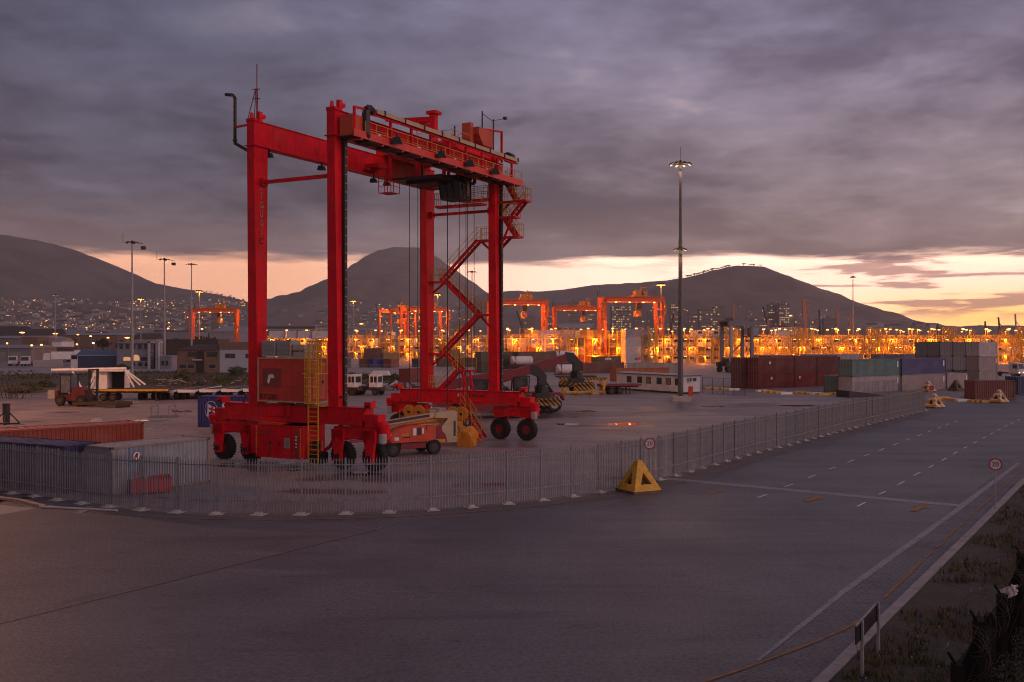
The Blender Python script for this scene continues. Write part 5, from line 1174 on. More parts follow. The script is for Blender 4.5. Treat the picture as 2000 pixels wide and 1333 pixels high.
# ------------------------------------------------------------------ chain link fences
def mesh_fence(pts, h, label, step=3.0, group=None, post=M['gal'], wire=.012, sp=.28):
    t = thing('chain_link_fence', label, 'fence', group=group); q = resample(pts, step)
    pm_ = MB(); pm_.tube((0, 0, 0), (0, 0, h), .045, 6); pme = pm_.mesh('post', post)
    for i, p in enumerate(q):
        link('post', pme, t, p)
        if i + 1 < len(q):
            r_ = q[i + 1]; m = MB(); d_ = r_ - p; L = d_.length; n = int((L + h) / sp)
            for z in (.1, h * .5, h - .05): m.tube(p + Vector((0, 0, z)), r_ + Vector((0, 0, z)), .018, 4, cap=False)
            for k in range(n + 1):
                for s in (0, 1):
                    x0, z0 = (k * sp, 0) if k * sp <= L else (L, k * sp - L); x1, z1 = (k * sp - h, h) if k * sp >= h else (0, k * sp)
                    if z0 > h or z1 < 0: continue
                    f0, f1 = x0 / L, x1 / L
                    if s: f0, f1 = 1 - f0, 1 - f1
                    m.tube(p + d_ * f0 + Vector((0, 0, z0)), p + d_ * f1 + Vector((0, 0, z1)), wire / 2, 3, cap=False)
            m.build('wire_panel', post, t)
    return t
mesh_fence([G(1372, 769), G(1475, 774.5)], 2.5, 'chain link fence on dark posts right of the white cabin', 1.95, post=M['dark'])
t_ = mesh_fence([G(1655, 774), G(1700, 769), G(1770, 764)], 1.9, 'grey mesh fence before the pale container and the loading ramp', 1.6)
m = MB(); m.prism([(0, 0), (5.8, 0), (5.8, .25), (.0, .95)], 'y', 0, 3.0); o = m.build('loading_ramp', M['black'], None, loc=G(1659, 777), rz=math.radians(18)); tag(o, 'low black loading ramp behind the end of the long fence', 'ramp')
mesh_fence([G(676, 733), G(800, 731), G(860, 730)], 2.4, 'chain link fence along the back of the grass beyond the crane', 6, post=M['steel'], wire=.02, sp=.5)
# ------------------------------------------------------------------ lamp masts
MASTH = 32.0
def lamp_head(m_, a, r, z, s=1.0, mi=0):
    c, sn = math.cos(a), math.sin(a); M4 = Matrix.Translation((c * r, sn * r, z)) @ Matrix.Rotation(a, 4, 'Z') @ Matrix.Rotation(.5, 4, 'Y')
    m_.box(0, 0, 0, .55 * s, .5 * s, .22 * s, 0, M4); m_.box(.02, 0, -.12 * s, .48 * s, .42 * s, .02 * s, 1, M4)
def mast(px, Y, label, lamp=None, power=0.0, col=(1, .5, .15), rings=((31.6, 1.15, 8),), r0=.36, H=MASTH, group=None, s=1.0, base=False, metal=None):
    t = thing('lamp_mast', label, 'lamp mast', (XA(px, Y), Y, 0), 0, group)
    m = MB(); m.lathe([(r0 * 1.25, 0), (r0, .35), (r0, H * .36), (r0 * .8, H * .361), (r0 * .74, H * .68), (r0 * .58, H * .681), (r0 * .42, H)], 12); m.lathe([(r0 * 1.7, 0), (r0 * 1.7, .12)], 12); m.build('pole', metal or M['gal'], t, smooth=False)
    for z, r, n in rings:
        m = MB()
        for k in range(24): a0, a1 = 2 * math.pi * k / 24, 2 * math.pi * (k + 1) / 24; m.bar((r * .7 * math.cos(a0), r * .7 * math.sin(a0), z + .15), (r * .7 * math.cos(a1), r * .7 * math.sin(a1), z + .15), .07, .07)
        for k in range(4): a0 = math.pi / 4 + math.pi / 2 * k; m.bar((0, 0, z + .1), (r * .85 * math.cos(a0), r * .85 * math.sin(a0), z), .1, .1)
        m.lathe([(.28, -.25), (.34, .25), (.12, .5)], 10, c=(0, 0, z))
        rg = m.build('lamp_ring', M['black'], t)
        for k in range(n): m = MB(); lamp_head(m, 2 * math.pi * (k + .3) / n, r, z, s); m.build('floodlight', [M['black'], lamp or M['steel']], rg)
        if lamp and power:
            ld_ = bpy.data.lights.new('mast_light', 'POINT'); ld_.energy = power; ld_.color = col; ld_.shadow_soft_size = 1.0
            lo = bpy.data.objects.new('mast_light', ld_); COL.objects.link(lo); lo.parent = t; lo.location = (0, 0, z - .8)
    if base:
        m = MB(); m.b0(-1.25, -1.25, 0, 1.25, 1.25, .65); m.build('plinth', M['conc'], t)
        m = MB(); m.b0(.95, -1.0, .65, 1.5, -.5, 2.0, 0); m.bar((1.2, -.75, .65), (1.25, -.8, 0), .2, .2, 1); m.build('control_box', [M['ored'], M['black']], t)
        m = MB(); m.tube((0, 0, H), (0, 0, H + 2.2), .025, 5); m.build('lightning_rod', M['dark'], t)
    return t
M['mastlamp'] = lampmat('mast_floodlight', (1, .55, .38), 1.3)
mast(1329, 130, 'tall dark lamp mast with two lamp rings standing alone by the white cabin', M['mastlamp'], 1500, (1, .6, .32), rings=((31.9, 1.35, 8), (20.4, .75, 5)), s=.72, base=True, metal=mat('dark_mast_steel', (.10, .10, .105), .5, .3, var=.2))
mast(-429, 95, 'sodium lamp mast at the left side of the yard', M['sodium'], 62000, (1, .38, .14), rings=((31.9, 1.3, 8),))
# ------------------------------------------------------------------ left yard: forklift, frame on trailer, trailers
t = thing('forklift', 'old dark red forklift with a tall black mast parked on the left yard', 'forklift', G(118, 793), math.radians(-18))
for x, y in ((0, 0), (0, 2.0), (3.1, .1), (3.1, 1.9)): wheel(t, (x, y, .68), .68, .5, M['dark'], 14)
m = MB(); m.b0(-.8, .3, .6, 3.6, 1.8, 1.35); m.prism([(1.4, 1.35), (3.4, 1.35), (3.3, 2.0), (2.6, 2.3), (1.4, 2.3)], 'y', .35, 1.75); m.b0(-1.1, .2, .7, -.6, 1.9, 1.9); m.build('chassis', mat('old_red_paint', (.11, .014, .016), .6, var=.3, grime=(.05, .02, .015), grime_amt=.7), t)
m = MB()
for x in (-.4, 1.2):
    for y in (.4, 1.7): m.bar((x, y, 1.3), (x, y, 3.9), .1, .1, 0)
m.b0(-.5, .3, 3.85, 1.3, 1.8, 3.98, 0); m.b0(-.35, .42, 1.6, 1.15, 1.68, 3.8, 1); m.build('cab', [M['black'], mat('dusty_cab_glass', (.10, .12, .16), .25, spec=.7)], t)
m = MB()
for y in (.35, 1.75): m.bar((4.0, y, .2), (4.15, y, 4.6), .2, .28); 
for z in (.6, 2.0, 4.5): m.bar((4.05, .35, z), (4.05, 1.75, z), .16, .16)
m.build('lift_mast', M['black'], t)
for y in (.6, 1.5): m = MB(); m.b0(4.2, y - .1, .15, 6.6, y + .1, .24); m.build('fork', M['black'], t)
m = MB(); c0 = G(150, 796)
for y in (0, 1.1, 2.2): m.bar((0, y, .35), (7.5, y, .5), .2, .4)
for x in (0, 1.9, 3.8, 5.6, 7.4): m.bar((x, 0, .4), (x, 2.2, .4), .2, .3)
for x in (.5, 7.0): m.b0(x, .1, 0, x + .3, 2.1, .3)
o = m.build('steel_skid', M['dark'], None, loc=G(142, 794), rz=math.radians(-24)); tag(o, 'rusty low steel skid frame lying before the forklift', 'frame')
YF = 131.0
def LX(px): return XA(px, YF)
fb = flatbed(Vector((LX(184), YF - 1.2, 0)), 1.5, 10.4, 'long yellow edged trailer carrying the white open ended box', side=M['yel'], z=1.4)
t = thing('equipment_box', 'white steel box with a black open end standing on the yellow trailer', 'container', Vector((LX(184.5), YF - .6, 1.58)), math.radians(6))
m = MB(); L = 4.25; m.b0(0, 0, 0, 1.9, 2.3, 2.5, 0); m.b0(1.9, .0, 2.35, L, 2.3, 2.5, 0); m.b0(L - .08, 0, 0, L, 2.3, 2.35, 0); m.b0(1.9, 2.2, 0, L - .08, 2.3, 2.35, 1); m.b0(1.9, 0, 0, L, 2.3, .06, 1); m.build('shell', [M['white'], M['black']], t)
m = MB()
for z in (.6, 1.1, 1.6, 2.1): m.bar((2.1, 1.5, z), (L - .2, 1.5, z), .05, .05)
m.build('inner_shelf', M['black'], t)
t = thing('pipe_frame', 'white steel pipe beam on slanting pipe legs above the yellow trailer', 'frame')
def L3(px, py): return (XA(px, YF - .8), YF - .8, ZA(py, YF - .8))
m = MB(); m.tube(L3(101, 723.5), L3(246, 720.5), .22, 10); m.b0(*[min(a, b) for a, b in zip(L3(186, 722), L3(240, 725))][:1], YF - 1.1, ZA(725.5, YF), LX(246), YF + .9, ZA(723, YF)); m.build('beam', M['white'], t)
for q in (((141, 724), (166, 771)), ((184, 734), (168, 764)), ((185, 742), (175, 765)), ((246, 724), (284, 752)), ((246, 727), (262, 757)), ((244, 724), (274, 753))): m = MB(); m.tube(L3(*q[0]), L3(*q[1]), .13, 8); m.build('pipe_leg', M['white'], t)
for k, (px, tilt) in enumerate(((296, 0), (340, 0), (382, 1), (423, -1), (466, 0), (509, 0))):
    flatbed(Vector((XA(px, 131 + k * .6), 131 + k * .6, 0)), 88 + tilt * 2, 12, ('dark rusty trailer end next to the yellow one', 'first white ended trailer of the parked row beside the bushes', 'second white ended trailer of the parked row beside the bushes', 'third white ended trailer of the parked row beside the bushes', 'white ended trailer just left of the crane leg', 'trailer parked behind the left crane leg')[k], side=M['white'] if k else M['dark'], z=1.22) .children
# flip those so their ends face the road: the bed starts at the near end already
m = MB()
for k in range(90):
    x, y = random.uniform(XA(270, 150), XA(480, 150)), random.uniform(140, 158); z = random.uniform(1.45, 1.9); m.bar((x, y, z), (x + random.uniform(-1.5, 1.5), y + random.uniform(-1, 1), z + random.uniform(-.1, .4)), .15, .12, random.choice((0, 0, 1)))
o = m.build('scrap_pile', [M['dark'], M['steel']], None); o['kind'] = 'stuff'; tag(o, 'rusty steel scrap piled on the parked trailers', 'scrap')
# mesh cage of rusty rods at far left
m = MB()
for k in range(46): x = XA(-10, 140) + k * .16 * random.uniform(.9, 1.1) * 1.0; m.bar((x, 134 + random.uniform(-.5, 3), 0), (x + random.uniform(-.1, .1), 134 + random.uniform(-.5, 3), random.uniform(1.2, 2.6)), .05, .05)
for z in (.6, 1.2, 1.9): m.bar((XA(-10, 134), 134, z), (XA(95, 134), 134, z), .05, .05)
o = m.build('rod_cage', M['dark'], None); tag(o, 'rusty reinforcing rod cage standing at the left edge of the yard', 'scrap')
# low broken wall pieces
m = MB(); m.b0(0, 0, 0, 2.4, .5, 1.2); m.b0(2.6, .1, 0, 4.0, .6, .8); o = m.build('concrete_block', M['conc'], None, loc=G(93, 779)); tag(o, 'pale broken concrete block left of the forklift', 'block')

# ------------------------------------------------------------------ shrubs and trees
M['leaf'] = mat('shrub_leaves', (.050, .060, .024), .9, var=.5, scale=.8); M['leafd'] = mat('dark_tree_leaves', (.030, .030, .018), .95, var=.5, scale=.5); M['bark'] = mat('bark', (.07, .05, .035), .9)
def crown_mesh(rx, rz, n, s, seed, lobes=7):
    R = random.Random(seed); m = MB(); cs = [(R.gauss(0, .45) * rx, R.gauss(0, .45) * rx, R.uniform(-.6, .6) * rz, R.uniform(.35, .6)) for _ in range(lobes)]
    for k in range(n):
        cx, cy_, cz, rr = R.choice(cs); a, b, q = R.uniform(0, 6.28), math.acos(R.uniform(-1, 1)), R.random() ** .4
        p = Vector((cx + rx * rr * q * math.cos(a) * math.sin(b), cy_ + rx * rr * q * math.sin(a) * math.sin(b), cz + rz * rr * q * math.cos(b)))
        u = Vector((R.uniform(-1, 1), R.uniform(-1, 1), R.uniform(-1, 1))).normalized(); v = u.orthogonal().normalized(); sz = s * R.uniform(.6, 1.4)
        m.quad(p - u * sz, p + v * sz * .6, p + u * sz, p - v * sz * .6)
    return m
def shrub(base, w, h, label, seed, mt=None, group=None):
    t = thing('shrub', label, 'shrub', base, 0, group); crown_mesh(w, h * .55, 900, max(w, h) * .07, seed).build('foliage', mt or M['leaf'], t, loc=(0, 0, h * .5))
    m = MB()
    for k in range(5): a = k * 1.3; m.tube((0, 0, 0), (math.cos(a) * w * .4, math.sin(a) * w * .4, h * .6), .05, 4, r2=.02)
    m.build('stem', M['bark'], t)
def tree(base, h, w, label, seed, mt=None, group=None, n=700):
    t = thing('tree', label, 'tree', base, 0, group); m = MB(); m.tube((0, 0, 0), (.03 * h, 0, h * .55), h * .03, 6, r2=h * .018)
    for k in range(4): a = k * 1.6 + seed; m.tube((.03 * h, 0, h * .45), (math.cos(a) * w * .5, math.sin(a) * w * .5, h * .75), h * .014, 4, r2=h * .006)
    m.build('trunk', M['bark'], t); crown_mesh(w, h * .32, n, h * .05, seed).build('crown', mt or M['leafd'], t, loc=(0, 0, h * .70))
    return t
for k, (px, py, w, h, lab) in enumerate(((360, 750, 1.55, 2.5, 'large dark green bush behind the parked trailers'), (455, 735, 2.2, 2.2, 'bush in front of the light blue building'), (472, 733, 1.3, 1.8, 'small bush right of the one at the light blue building'), (433, 749, 2.2, 1.4, 'low spreading bush right of the large dark bush'), (85, 757, 2.4, 1.3, 'low yellowish scrub behind the forklift'), (230, 723, 3.0, 1.5, 'low scrub at the foot of the grey blue building'),
                                         (55, 768, 2.6, 1.0, 'low scrub at the left edge by the rod cage'), (395, 757, 1.6, 1.1, 'small shrub between the bushes and the trailers'), (700, 741, 2.5, 1.2, 'low shrub on the grass behind the white cabs'), (775, 742, 2.8, 1.2, 'low shrub by the small red container'))):
    shrub(G(px, py), w, h, lab, k + 3)
m = MB()
for k in range(2600):
    p = G(random.uniform(-60, 820), random.uniform(726, 757)); 
    if noise.noise(Vector((p.x * .05, p.y * .03, 2))) < -.1: continue
    for j in range(3): a = random.uniform(0, 6.28); h = random.uniform(.2, .7); m.add([(p.x - .10, p.y, 0), (p.x + .10, p.y, 0), (p.x + math.cos(a) * .3, p.y + math.sin(a) * .3, h)], [(0, 1, 2)], random.choice((0, 1)))
o = m.build('grass', [M['grass'], M['drygrass']], None); o['kind'] = 'stuff'; tag(o, 'rough grass on the strip before the old buildings', 'grass')

# ------------------------------------------------------------------ buildings on the left
def windows(par, xs, y, z0, z1, w, frame, pane, face='s', depth=.06, lit=()):
    for k, x in enumerate(xs):
        m = MB(); m.b0(x - w / 2, y - depth, z0, x + w / 2, y - .005, z1); f = m.build('window', frame, par)
        m = MB(); n = max(1, int(w / 1.1)); pw = (w - .12) / n
        for j in range(n): m.b0(x - w / 2 + .06 + j * pw + .04, y - depth - .012, z0 + .08, x - w / 2 + .06 + (j + 1) * pw - .04, y - depth, z1 - .08)
        m.build('pane', M['warmwin'] if k in lit else pane, f)
M['brick'] = mat('brown_brick', (.16, .105, .085), .85, var=.25, scale=1.5, grime=(.07, .05, .045)); M['pblue'] = mat('pale_blue_render', (.34, .37, .46), .7, var=.08, scale=.3, grime=(.22, .22, .25)); M['dblue'] = mat('dark_blue_cladding', (.030, .050, .105), .5, var=.12); M['slate'] = mat('dark_roof_tiles', (.055, .042, .042), .8, var=.2); M['greyr'] = mat('grey_blue_render', (.19, .20, .26), .75, var=.12, scale=.4, grime=(.12, .1, .1)); M['blueroof'] = mat('blue_roof_sheet', (.05, .10, .16), .4, var=.15); M['brownw'] = mat('dark_brown_cladding', (.055, .038, .034), .8, var=.15, scale=.2)
def bldg(label, px0, Y, rz=0.0): return thing('building', label, 'building', (XA(px0, Y), Y, 0), math.radians(rz))
# light blue block
Y = 237; w = (520 - 429) / F * Y; t = bldg('light blue two storey block with a brown top storey behind the crane leg', 429, Y)
z1, z2 = ZA(683.5, Y), ZA(669, Y)
m = MB(); m.b0(0, 0, 0, w, 9, z1, 0); m.b0(-.03, -.03, 2.95, w + .03, 0, 3.05, 0); m.build('wall', M['pblue'], t); m = MB(); m.b0(-.06, -.06, z1, w + .06, 9.06, z2); m.build('top_storey', M['brick'], t)
windows(t, (2.6, 7.6, 10.2), 0, z1 - 2.1, z1 - .9, 2.6, M['steel'], M['glass'])
m = MB(); m.b0(7.0, -.05, 0, 8.2, -.005, 2.1); m.build('door', M['greyr'], t)
# brown brick with hip roof
w = (428.5 - 346) / F * Y; t = bldg('brown brick two storey house with a dark hipped roof', 346, Y - .2); ze = ZA(684, Y)
m = MB(); m.b0(0, 0, 0, w, 8.5, ze); m.build('wall', M['brick'], t)
m = MB(); hgt = ZA(672.5, Y); m.add([(-.4, -.4, ze), (w, -.4, ze), (w, 8.9, ze), (-.4, 8.9, ze), (3.8, 4.2, hgt), (w - 1.5, 4.2, hgt)], [(0, 1, 5, 4), (1, 2, 5), (2, 3, 4, 5), (3, 0, 4), (3, 2, 1, 0)]); m.build('roof', M['slate'], t)
windows(t, (3.9, 8.6), 0, ze - 1.7, ze - .5, 2.6, M['dark'], M['glass']); windows(t, (1.4, 3.4, 8.6), 0, 1.1, 2.2, 1.9, M['steel'], M['glass'])
m = MB(); m.b0(4.7, -.1, 0, 6.6, -.01, ze - .3); m.build('stair_window', M['black'], t); m = MB(); m.b0(4.0, -1.0, 3.1, 6.2, 0, 3.4); m.build('canopy', M['conc'], t)
# long dark brown hall behind
Y = 335; w = (426 - 318) / F * Y; t = bldg('long dark brown hall rising behind the brick house', 318, Y); m = MB(); m.b0(0, 0, 0, w, 14, ZA(664, Y)); m.build('wall', M['brownw'], t); m = MB(); m.b0(-.1, -.1, ZA(664, Y), w + .1, 14.1, ZA(663, Y)); m.build('roof', M['slate'], t)
# grey blue building with stair tower
Y = 270; s_ = Y / F; t = bldg('grey blue building with arched lit windows and an open stair tower', 228, Y); zt = ZA(667.5, Y)
m = MB(); m.b0(0, 0, 0, 65 * s_, 8, 4.2); m.b0(0, 0, 4.2, 65 * s_, 8, 5.2); m.b0(0, .4, 5.2, 65 * s_, 8, 7.4); m.b0(0, -.3, zt - .5, 66 * s_, 8.3, zt); m.b0(84 * s_, 0, 0, 107 * s_, 7, 3.6); m.b0(84 * s_, -.1, 3.3, 108 * s_, 7.1, 3.7); m.build('wall', M['greyr'], t)
m = MB(); 
for x in (63.5, 79, 83): m.b0(x * s_, -1.2, 0, (x + 4.5 if x == 63.5 else x + 1.6) * s_, -.2, zt)
m.b0(63.5 * s_, -1.2, zt - .4, 85 * s_, 2, zt); tw = m.build('stair_tower', M['pblue'], t)
m = MB()
for k in range(10): m.b0(68.2 * s_, -1.0, .3 + k * .7, 79 * s_, -.3, .42 + k * .7)
m.b0(68 * s_, 1.5, 0, 80 * s_, 1.7, zt - .5); m.build('steps', M['dark'], tw)
for k, x in enumerate((20, 37.5, 54)):
    m = MB(); a_ = [(x * s_ + 7 * s_ * math.cos(q), 3.1 + (.9 if k == 1 else .25) * math.sin(q)) for q in [math.pi * j / 8 for j in range(9)]]; m.prism([(x * s_ + 7 * s_, 2.3)] + a_ + [(x * s_ - 7 * s_, 2.3)], 'y', -.06, -.005); m.build('window', M['dimwin'] if k < 2 else M['glass'], t)
windows(t, [x * s_ for x in (8, 20, 32, 44, 56)], 0.4, 5.5, 7.0, 8.5 * s_, M['steel'], M['glass'], lit=()); 
windows(t, [x * s_ for x in (32, 46, 59)], 0, .7, 1.9, 10 * s_, M['steel'], M['glass']); windows(t, [x * s_ for x in (90, 98)], 0, .9, 2.4, 7 * s_, M['steel'], M['glass'])
# blue shed
Y = 275; s_ = Y / F; t = bldg('dark blue metal shed with a blue sheet roof and a white gable', 152, Y, 0); w = 85 * s_; ze = ZA(693, Y); zr = ZA(684.5, Y)
m = MB(); m.b0(0, 0, 0, w, 6, ze - .35, 0); m.b0(0, .01, ze - .35, w, 6, ze, 1); m.prism([(0, ze), (6, ze), (3, zr)], 'x', 0, w, 1); m.build('wall', [M['dblue'], M['white']], t)
m = MB(); m.add([(-.3, -.4, ze - .1), (w + .3, -.4, ze - .1), (w + .3, 3, zr + .1), (-.3, 3, zr + .1), (w + .3, 6.4, ze - .1), (-.3, 6.4, ze - .1)], [(0, 1, 2, 3), (3, 2, 4, 5)]); m.build('roof', M['blueroof'], t)
m = MB(); m.b0(-2.1, .2, 0, -.02, 5.8, ze, 0); m.prism([(.0, ze), (6.0, ze), (3, zr)], 'x', -2.1, -.02, 0); m.b0(-1.9, .1, ze - 1.3, -.3, .2, ze - .2, 1); m.build('gable_porch', [M['white'], M['black']], t)
# white yard wall, hangar and warehouses at the far left
Y = 288; s_ = Y / F; m = MB(); m.b0(0, 0, 0, 58 * s_, .4, ZA(703.5, Y)); o = m.build('yard_wall', M['conc'], None, loc=(XA(64, Y), Y, 0)); tag(o, 'pale yard wall left of the blue shed before parked trucks', 'wall')
def shed(label, px0, px1, pyt, pye, Y, wc, rc, depth=14, doors=()):
    s_ = Y / F; w = (px1 - px0) * s_; t = thing('warehouse', label, 'warehouse', (XA(px0, Y), Y, 0)); ze, zr = ZA(pye, Y), ZA(pyt, Y)
    m = MB(); m.b0(0, 0, 0, w, depth, ze); m.build('wall', wc, t)
    m = MB(); m.add([(-.4, -.5, ze), (w + .4, -.5, ze), (w + .4, depth / 2, zr), (-.4, depth / 2, zr), (w + .4, depth + .5, ze), (-.4, depth + .5, ze)], [(0, 1, 2, 3), (3, 2, 4, 5), (0, 3, 5), (1, 4, 2)]); m.build('roof', rc, t)
    for d_ in doors: m = MB(); m.b0(w * d_ - 2, -.05, 0, w * d_ + 2, -.005, ze * .7); m.build('roller_door', M['steel'], t)
    return t
M['palew'] = mat('pale_warehouse', (.17, .155, .155), .7, var=.1, scale=.1); M['paler'] = mat('pale_sheet_roof', (.22, .21, .225), .5, var=.1, scale=.1)
shed('grey hangar with a low gabled roof behind the left distant crane', 409, 468, 636, 648, 560, M['greyr'], M['paler'], 60)
t = thing('warehouse', 'brown hall on a slope of roofs in the middle distance at far left', 'warehouse', (XA(42, 480), 480, 0)); m = MB(); m.b0(0, 0, 0, 8, 12, ZA(658, 480)); m.build('wall', M['brick'], t)
for k, q in enumerate((('long pale warehouse at the left edge beyond the trucks', -40, 60, 674, 680, 350, M['palew'], M['paler'], 20, (.4, .7)), ('white roofed warehouse at the left edge below the town', -30, 75, 656, 661, 520, M['palew'], M['paler'], 40), ('small white gabled store right of the lit street lamp', 102, 120, 660, 667, 480, M['white'], M['paler'], 14), ('pale hall behind the white trucks', 68, 142, 678, 682, 400, M['brick'], M['slate'], 20, (.6,)),
                       ('wide grey warehouse in front of the town left of the masts', 120, 230, 650, 655, 620, M['brick'], M['paler'], 40), ('low warehouse with a pale roof right of the tall left mast', 225, 300, 642, 646, 760, M['palew'], M['paler'], 40), ('flat grey warehouse below the town lights right of the masts', 300, 372, 645, 648, 700, M['greyr'], M['slate'], 40), ('pale long warehouse behind the crane leg', 480, 640, 640, 645, 760, M['palew'], M['paler'], 60), ('grey low hall right of the lamp at the distant crane', 690, 750, 640, 645, 640, M['greyr'], M['paler'], 40), ('white roofed hall between the distant orange cranes', 1092, 1158, 631, 641, 520, M['greyr'], M['paler'], 40))): shed(*q)
# trucks
def truck(base, rz, label, col, cargo=None, lit=False, group=None):
    t = thing('truck', label, 'truck', base, math.radians(rz), group)
    m = MB(); m.prism([(-1.1, .7), (1.1, .7), (1.15, 1.7), (.85, 3.0), (-1.1, 3.1)], 'y', -1.2, 1.2, 0); m.build('cab', mat('truck_cab_paint', col, .4, var=.06), t)
    m = MB(); m.prism([(1.16, 1.75), (.88, 2.85), (.93, 2.85), (1.21, 1.75)], 'y', -1.05, 1.05); m.b0(-.2, -1.22, 1.8, .8, -1.2, 2.7); m.build('windscreen', M['glass'], t)
    for x in (-.1, -4.2, -5.4):
        for y in (-1.0, 1.0): wheel(t, (x, y, .5), .5, .4, M['steel'], 10)
    m = MB(); m.b0(-6.5, -.5, .6, .8, .5, .9); m.build('chassis', M['black'], t)
    for y in (-.9, .9): m = MB(); m.b0(1.12, y - .18, .8, 1.18, y + .18, 1.0); m.build('headlight', M['warm'] if lit else M['wink'], t)
    if cargo: m = MB(); m.b0(-7.5, -1.22, 1.0, -1.3, 1.22, 3.5); m.build('cargo_box', cargo, t)
    return t
tw_ = (.60, .57, .58)
truck(Vector((XA(25, 300), 300, 0)), -70, 'white truck at the left edge facing the yard', tw_); truck(Vector((XA(50, 297), 297, 0)), -75, 'white truck with a dark grille second from the left edge', tw_)
truck(Vector((XA(92, 310), 310, .8)), -160, 'white truck parked behind the pale yard wall', tw_, M['white']); truck(Vector((XA(119, 312), 312, .8)), -110, 'white truck cab right of the yard wall by the blue shed', tw_)
truck(Vector((XA(1985, 215), 215, 0)), -55, 'white truck with lit headlights at the right edge of the yard', (.62, .56, .54), None, True)
# old white tractor cabs on wheels behind the crane
for k, (px, rz, lab) in enumerate(((686, -30, 'left one of two old white cab tractors behind the front right crane leg'), (727, -20, 'right one of two old white cab tractors behind the crane'))):
    t = thing('yard_tractor', lab, 'tractor', G(px, 772), math.radians(rz)); m = MB(); m.b0(-.1, -.8, 1.2, 1.3, .8, 3.0, 0); m.b0(-.15, -.85, 3.0, 1.35, .85, 3.08, 0); c_ = m.build('cab', M['white'], t)
    for x in (.12, .72): m = MB(); m.b0(x, -.82, 1.9, x + .45, -.805, 2.8); m.build('window', M['glass'], c_)
    m = MB(); m.b0(1.305, -.6, 1.9, 1.32, .6, 2.8); m.build('windscreen', M['glass'], c_)
    m = MB(); m.b0(-3.6, -.6, .7, 1.9, .6, 1.2); m.b0(-3.4, -1.1, 1.2, -.6, 1.1, 1.35); m.build('chassis', M['dark'], t)
    for x in (1.0, -2.2, -3.1):
        for y in (-.9, .9): wheel(t, (x, y, .55), .55, .4, M['dark'], 10)
t = thing('scrap_heap', 'dark heap of wrecked machine parts behind the two white cabs', 'scrap', G(745, 762)); m = MB()
for k in range(60): x, y = random.uniform(-4, 9), random.uniform(-2, 6); m.bar((x, y, random.uniform(0, .8)), (x + random.uniform(-2.2, 2.2), y + random.uniform(-1, 1), random.uniform(.2, 1.5)), random.uniform(.1, .5), random.uniform(.1, .4), random.choice((0, 0, 0, 1, 2)))
m.build('scrap', [M['dark'], M['steel'], M['conc']], t); t['kind'] = 'stuff'
m = MB(); m.prism([(-2.2, 0), (2.2, 0), (1.6, .9), (-1.2, .9)], 'y', -1, 1); o = m.build('upturned_boat', M['white'], None, loc=G(742, 742) + Vector((0, 0, .9))); tag(o, 'white upturned hull lying on the scrap heap behind the cabs', 'boat')
# ------------------------------------------------------------------ mid distance containers and tanks behind the yard
def phi_for(x0, Y0, L, px1):
    best = None
    for k in range(-60, 76):
        p = math.radians(k); px = 1000 + F * (x0 + L * math.cos(p)) / (Y0 + L * math.sin(p)); e = abs(px - px1) + (0 if k >= 0 else .6)
        if best is None or e < best[0]: best = (e, k)
    return best[1]
def cpx(label, px0, px1, Y, L, col, z=0.0, H=2.59, doors=False, phi=None):
    x0 = XA(px0, Y); return container(label, (x0, Y), phi_for(x0, Y, L, px1) if phi is None else phi, L, col, H=H, z=z, doors=doors)
SH = 'shipping container'
cpx('long reddish brown container left of the white cabin roof', 1138, 1219, 234, 12.19, (.17, .055, .042))
cpx('long orange container behind the roof of the white cabin', 1203, 1307, 190, 12.19, (.42, .12, .04))
cpx('pale long container behind the orange one', 1225, 1330, 232, 12.19, (.42, .38, .36))
for k, (lab0, lab1, a, b, c0, c1) in enumerate((('lower olive container right behind the far crane leg', 'upper olive container right behind the far crane leg', 940, 1012, (.10, .08, .05), (.11, .095, .05)), ('lower brown container behind the white tank', 'upper brown container behind the white tank', 1013, 1086, (.13, .06, .045), (.14, .07, .05)))):
    cpx(lab0, a, b, 238, 12.19, c0); cpx(lab1, a, b, 238, 12.19, c1, z=2.6)
def tank(label, px, Y, z, L=6.06, rz=8):
    t = thing('tank_container', label, 'tank', (XA(px, Y), Y, z), math.radians(rz)); m = MB()
    m.lathe([(.05, .14), (.7, .22), (1.05, .5), (1.12, .8), (1.12, L - .8), (1.05, L - .5), (.7, L - .22), (.05, L - .14)], 20, c=(0, 1.22, 1.3), axis='x'); m.build('vessel', M['white'], t)
    m = MB()
    for x in (0, L - .12):
        for y in (0, 2.32): m.b0(x, y, 0, x + .12, y + .12, 2.59)
        m.b0(x, .12, 2.47, x + .12, 2.32, 2.59); m.b0(x, .12, 0, x + .12, 2.32, .12)
        for q in ((.12, .12, 1, 1), ): m.bar((x + .06, .12, .5), (x + .06, .6, .1), .1, .1); m.bar((x + .06, 2.32, .5), (x + .06, 1.84, .1), .1, .1)
    for y in (0, 2.32): m.b0(.12, y, 0, L - .12, y + .1, .14); m.bar((.1, y + .05, 2.4), (1.4, y + .05, .1), .08, .08)
    m.b0(1.45, .05, .0, 1.55, 2.35, 2.5); m.build('frame', M['dred'], t)
tank('white tank in a dark red frame above the arm of the nearer reach stacker', 996, 236, 1.75); tank('white tank in a dark red frame under the arm of the farther reach stacker', 1085, 224, 0); tank('white tank peeping over the tip of the raised reach stacker arm', 1083, 262, 2.65)
cpx('dark container under the tank behind the farther reach stacker', 1083, 1128, 262, 6.06, (.14, .10, .09))
t = flatbed(Vector((XA(990, 235), 235, 0)), 8, 9, 'trailer carrying the white tank behind the reach stackers', side=M['dark'], z=1.5)
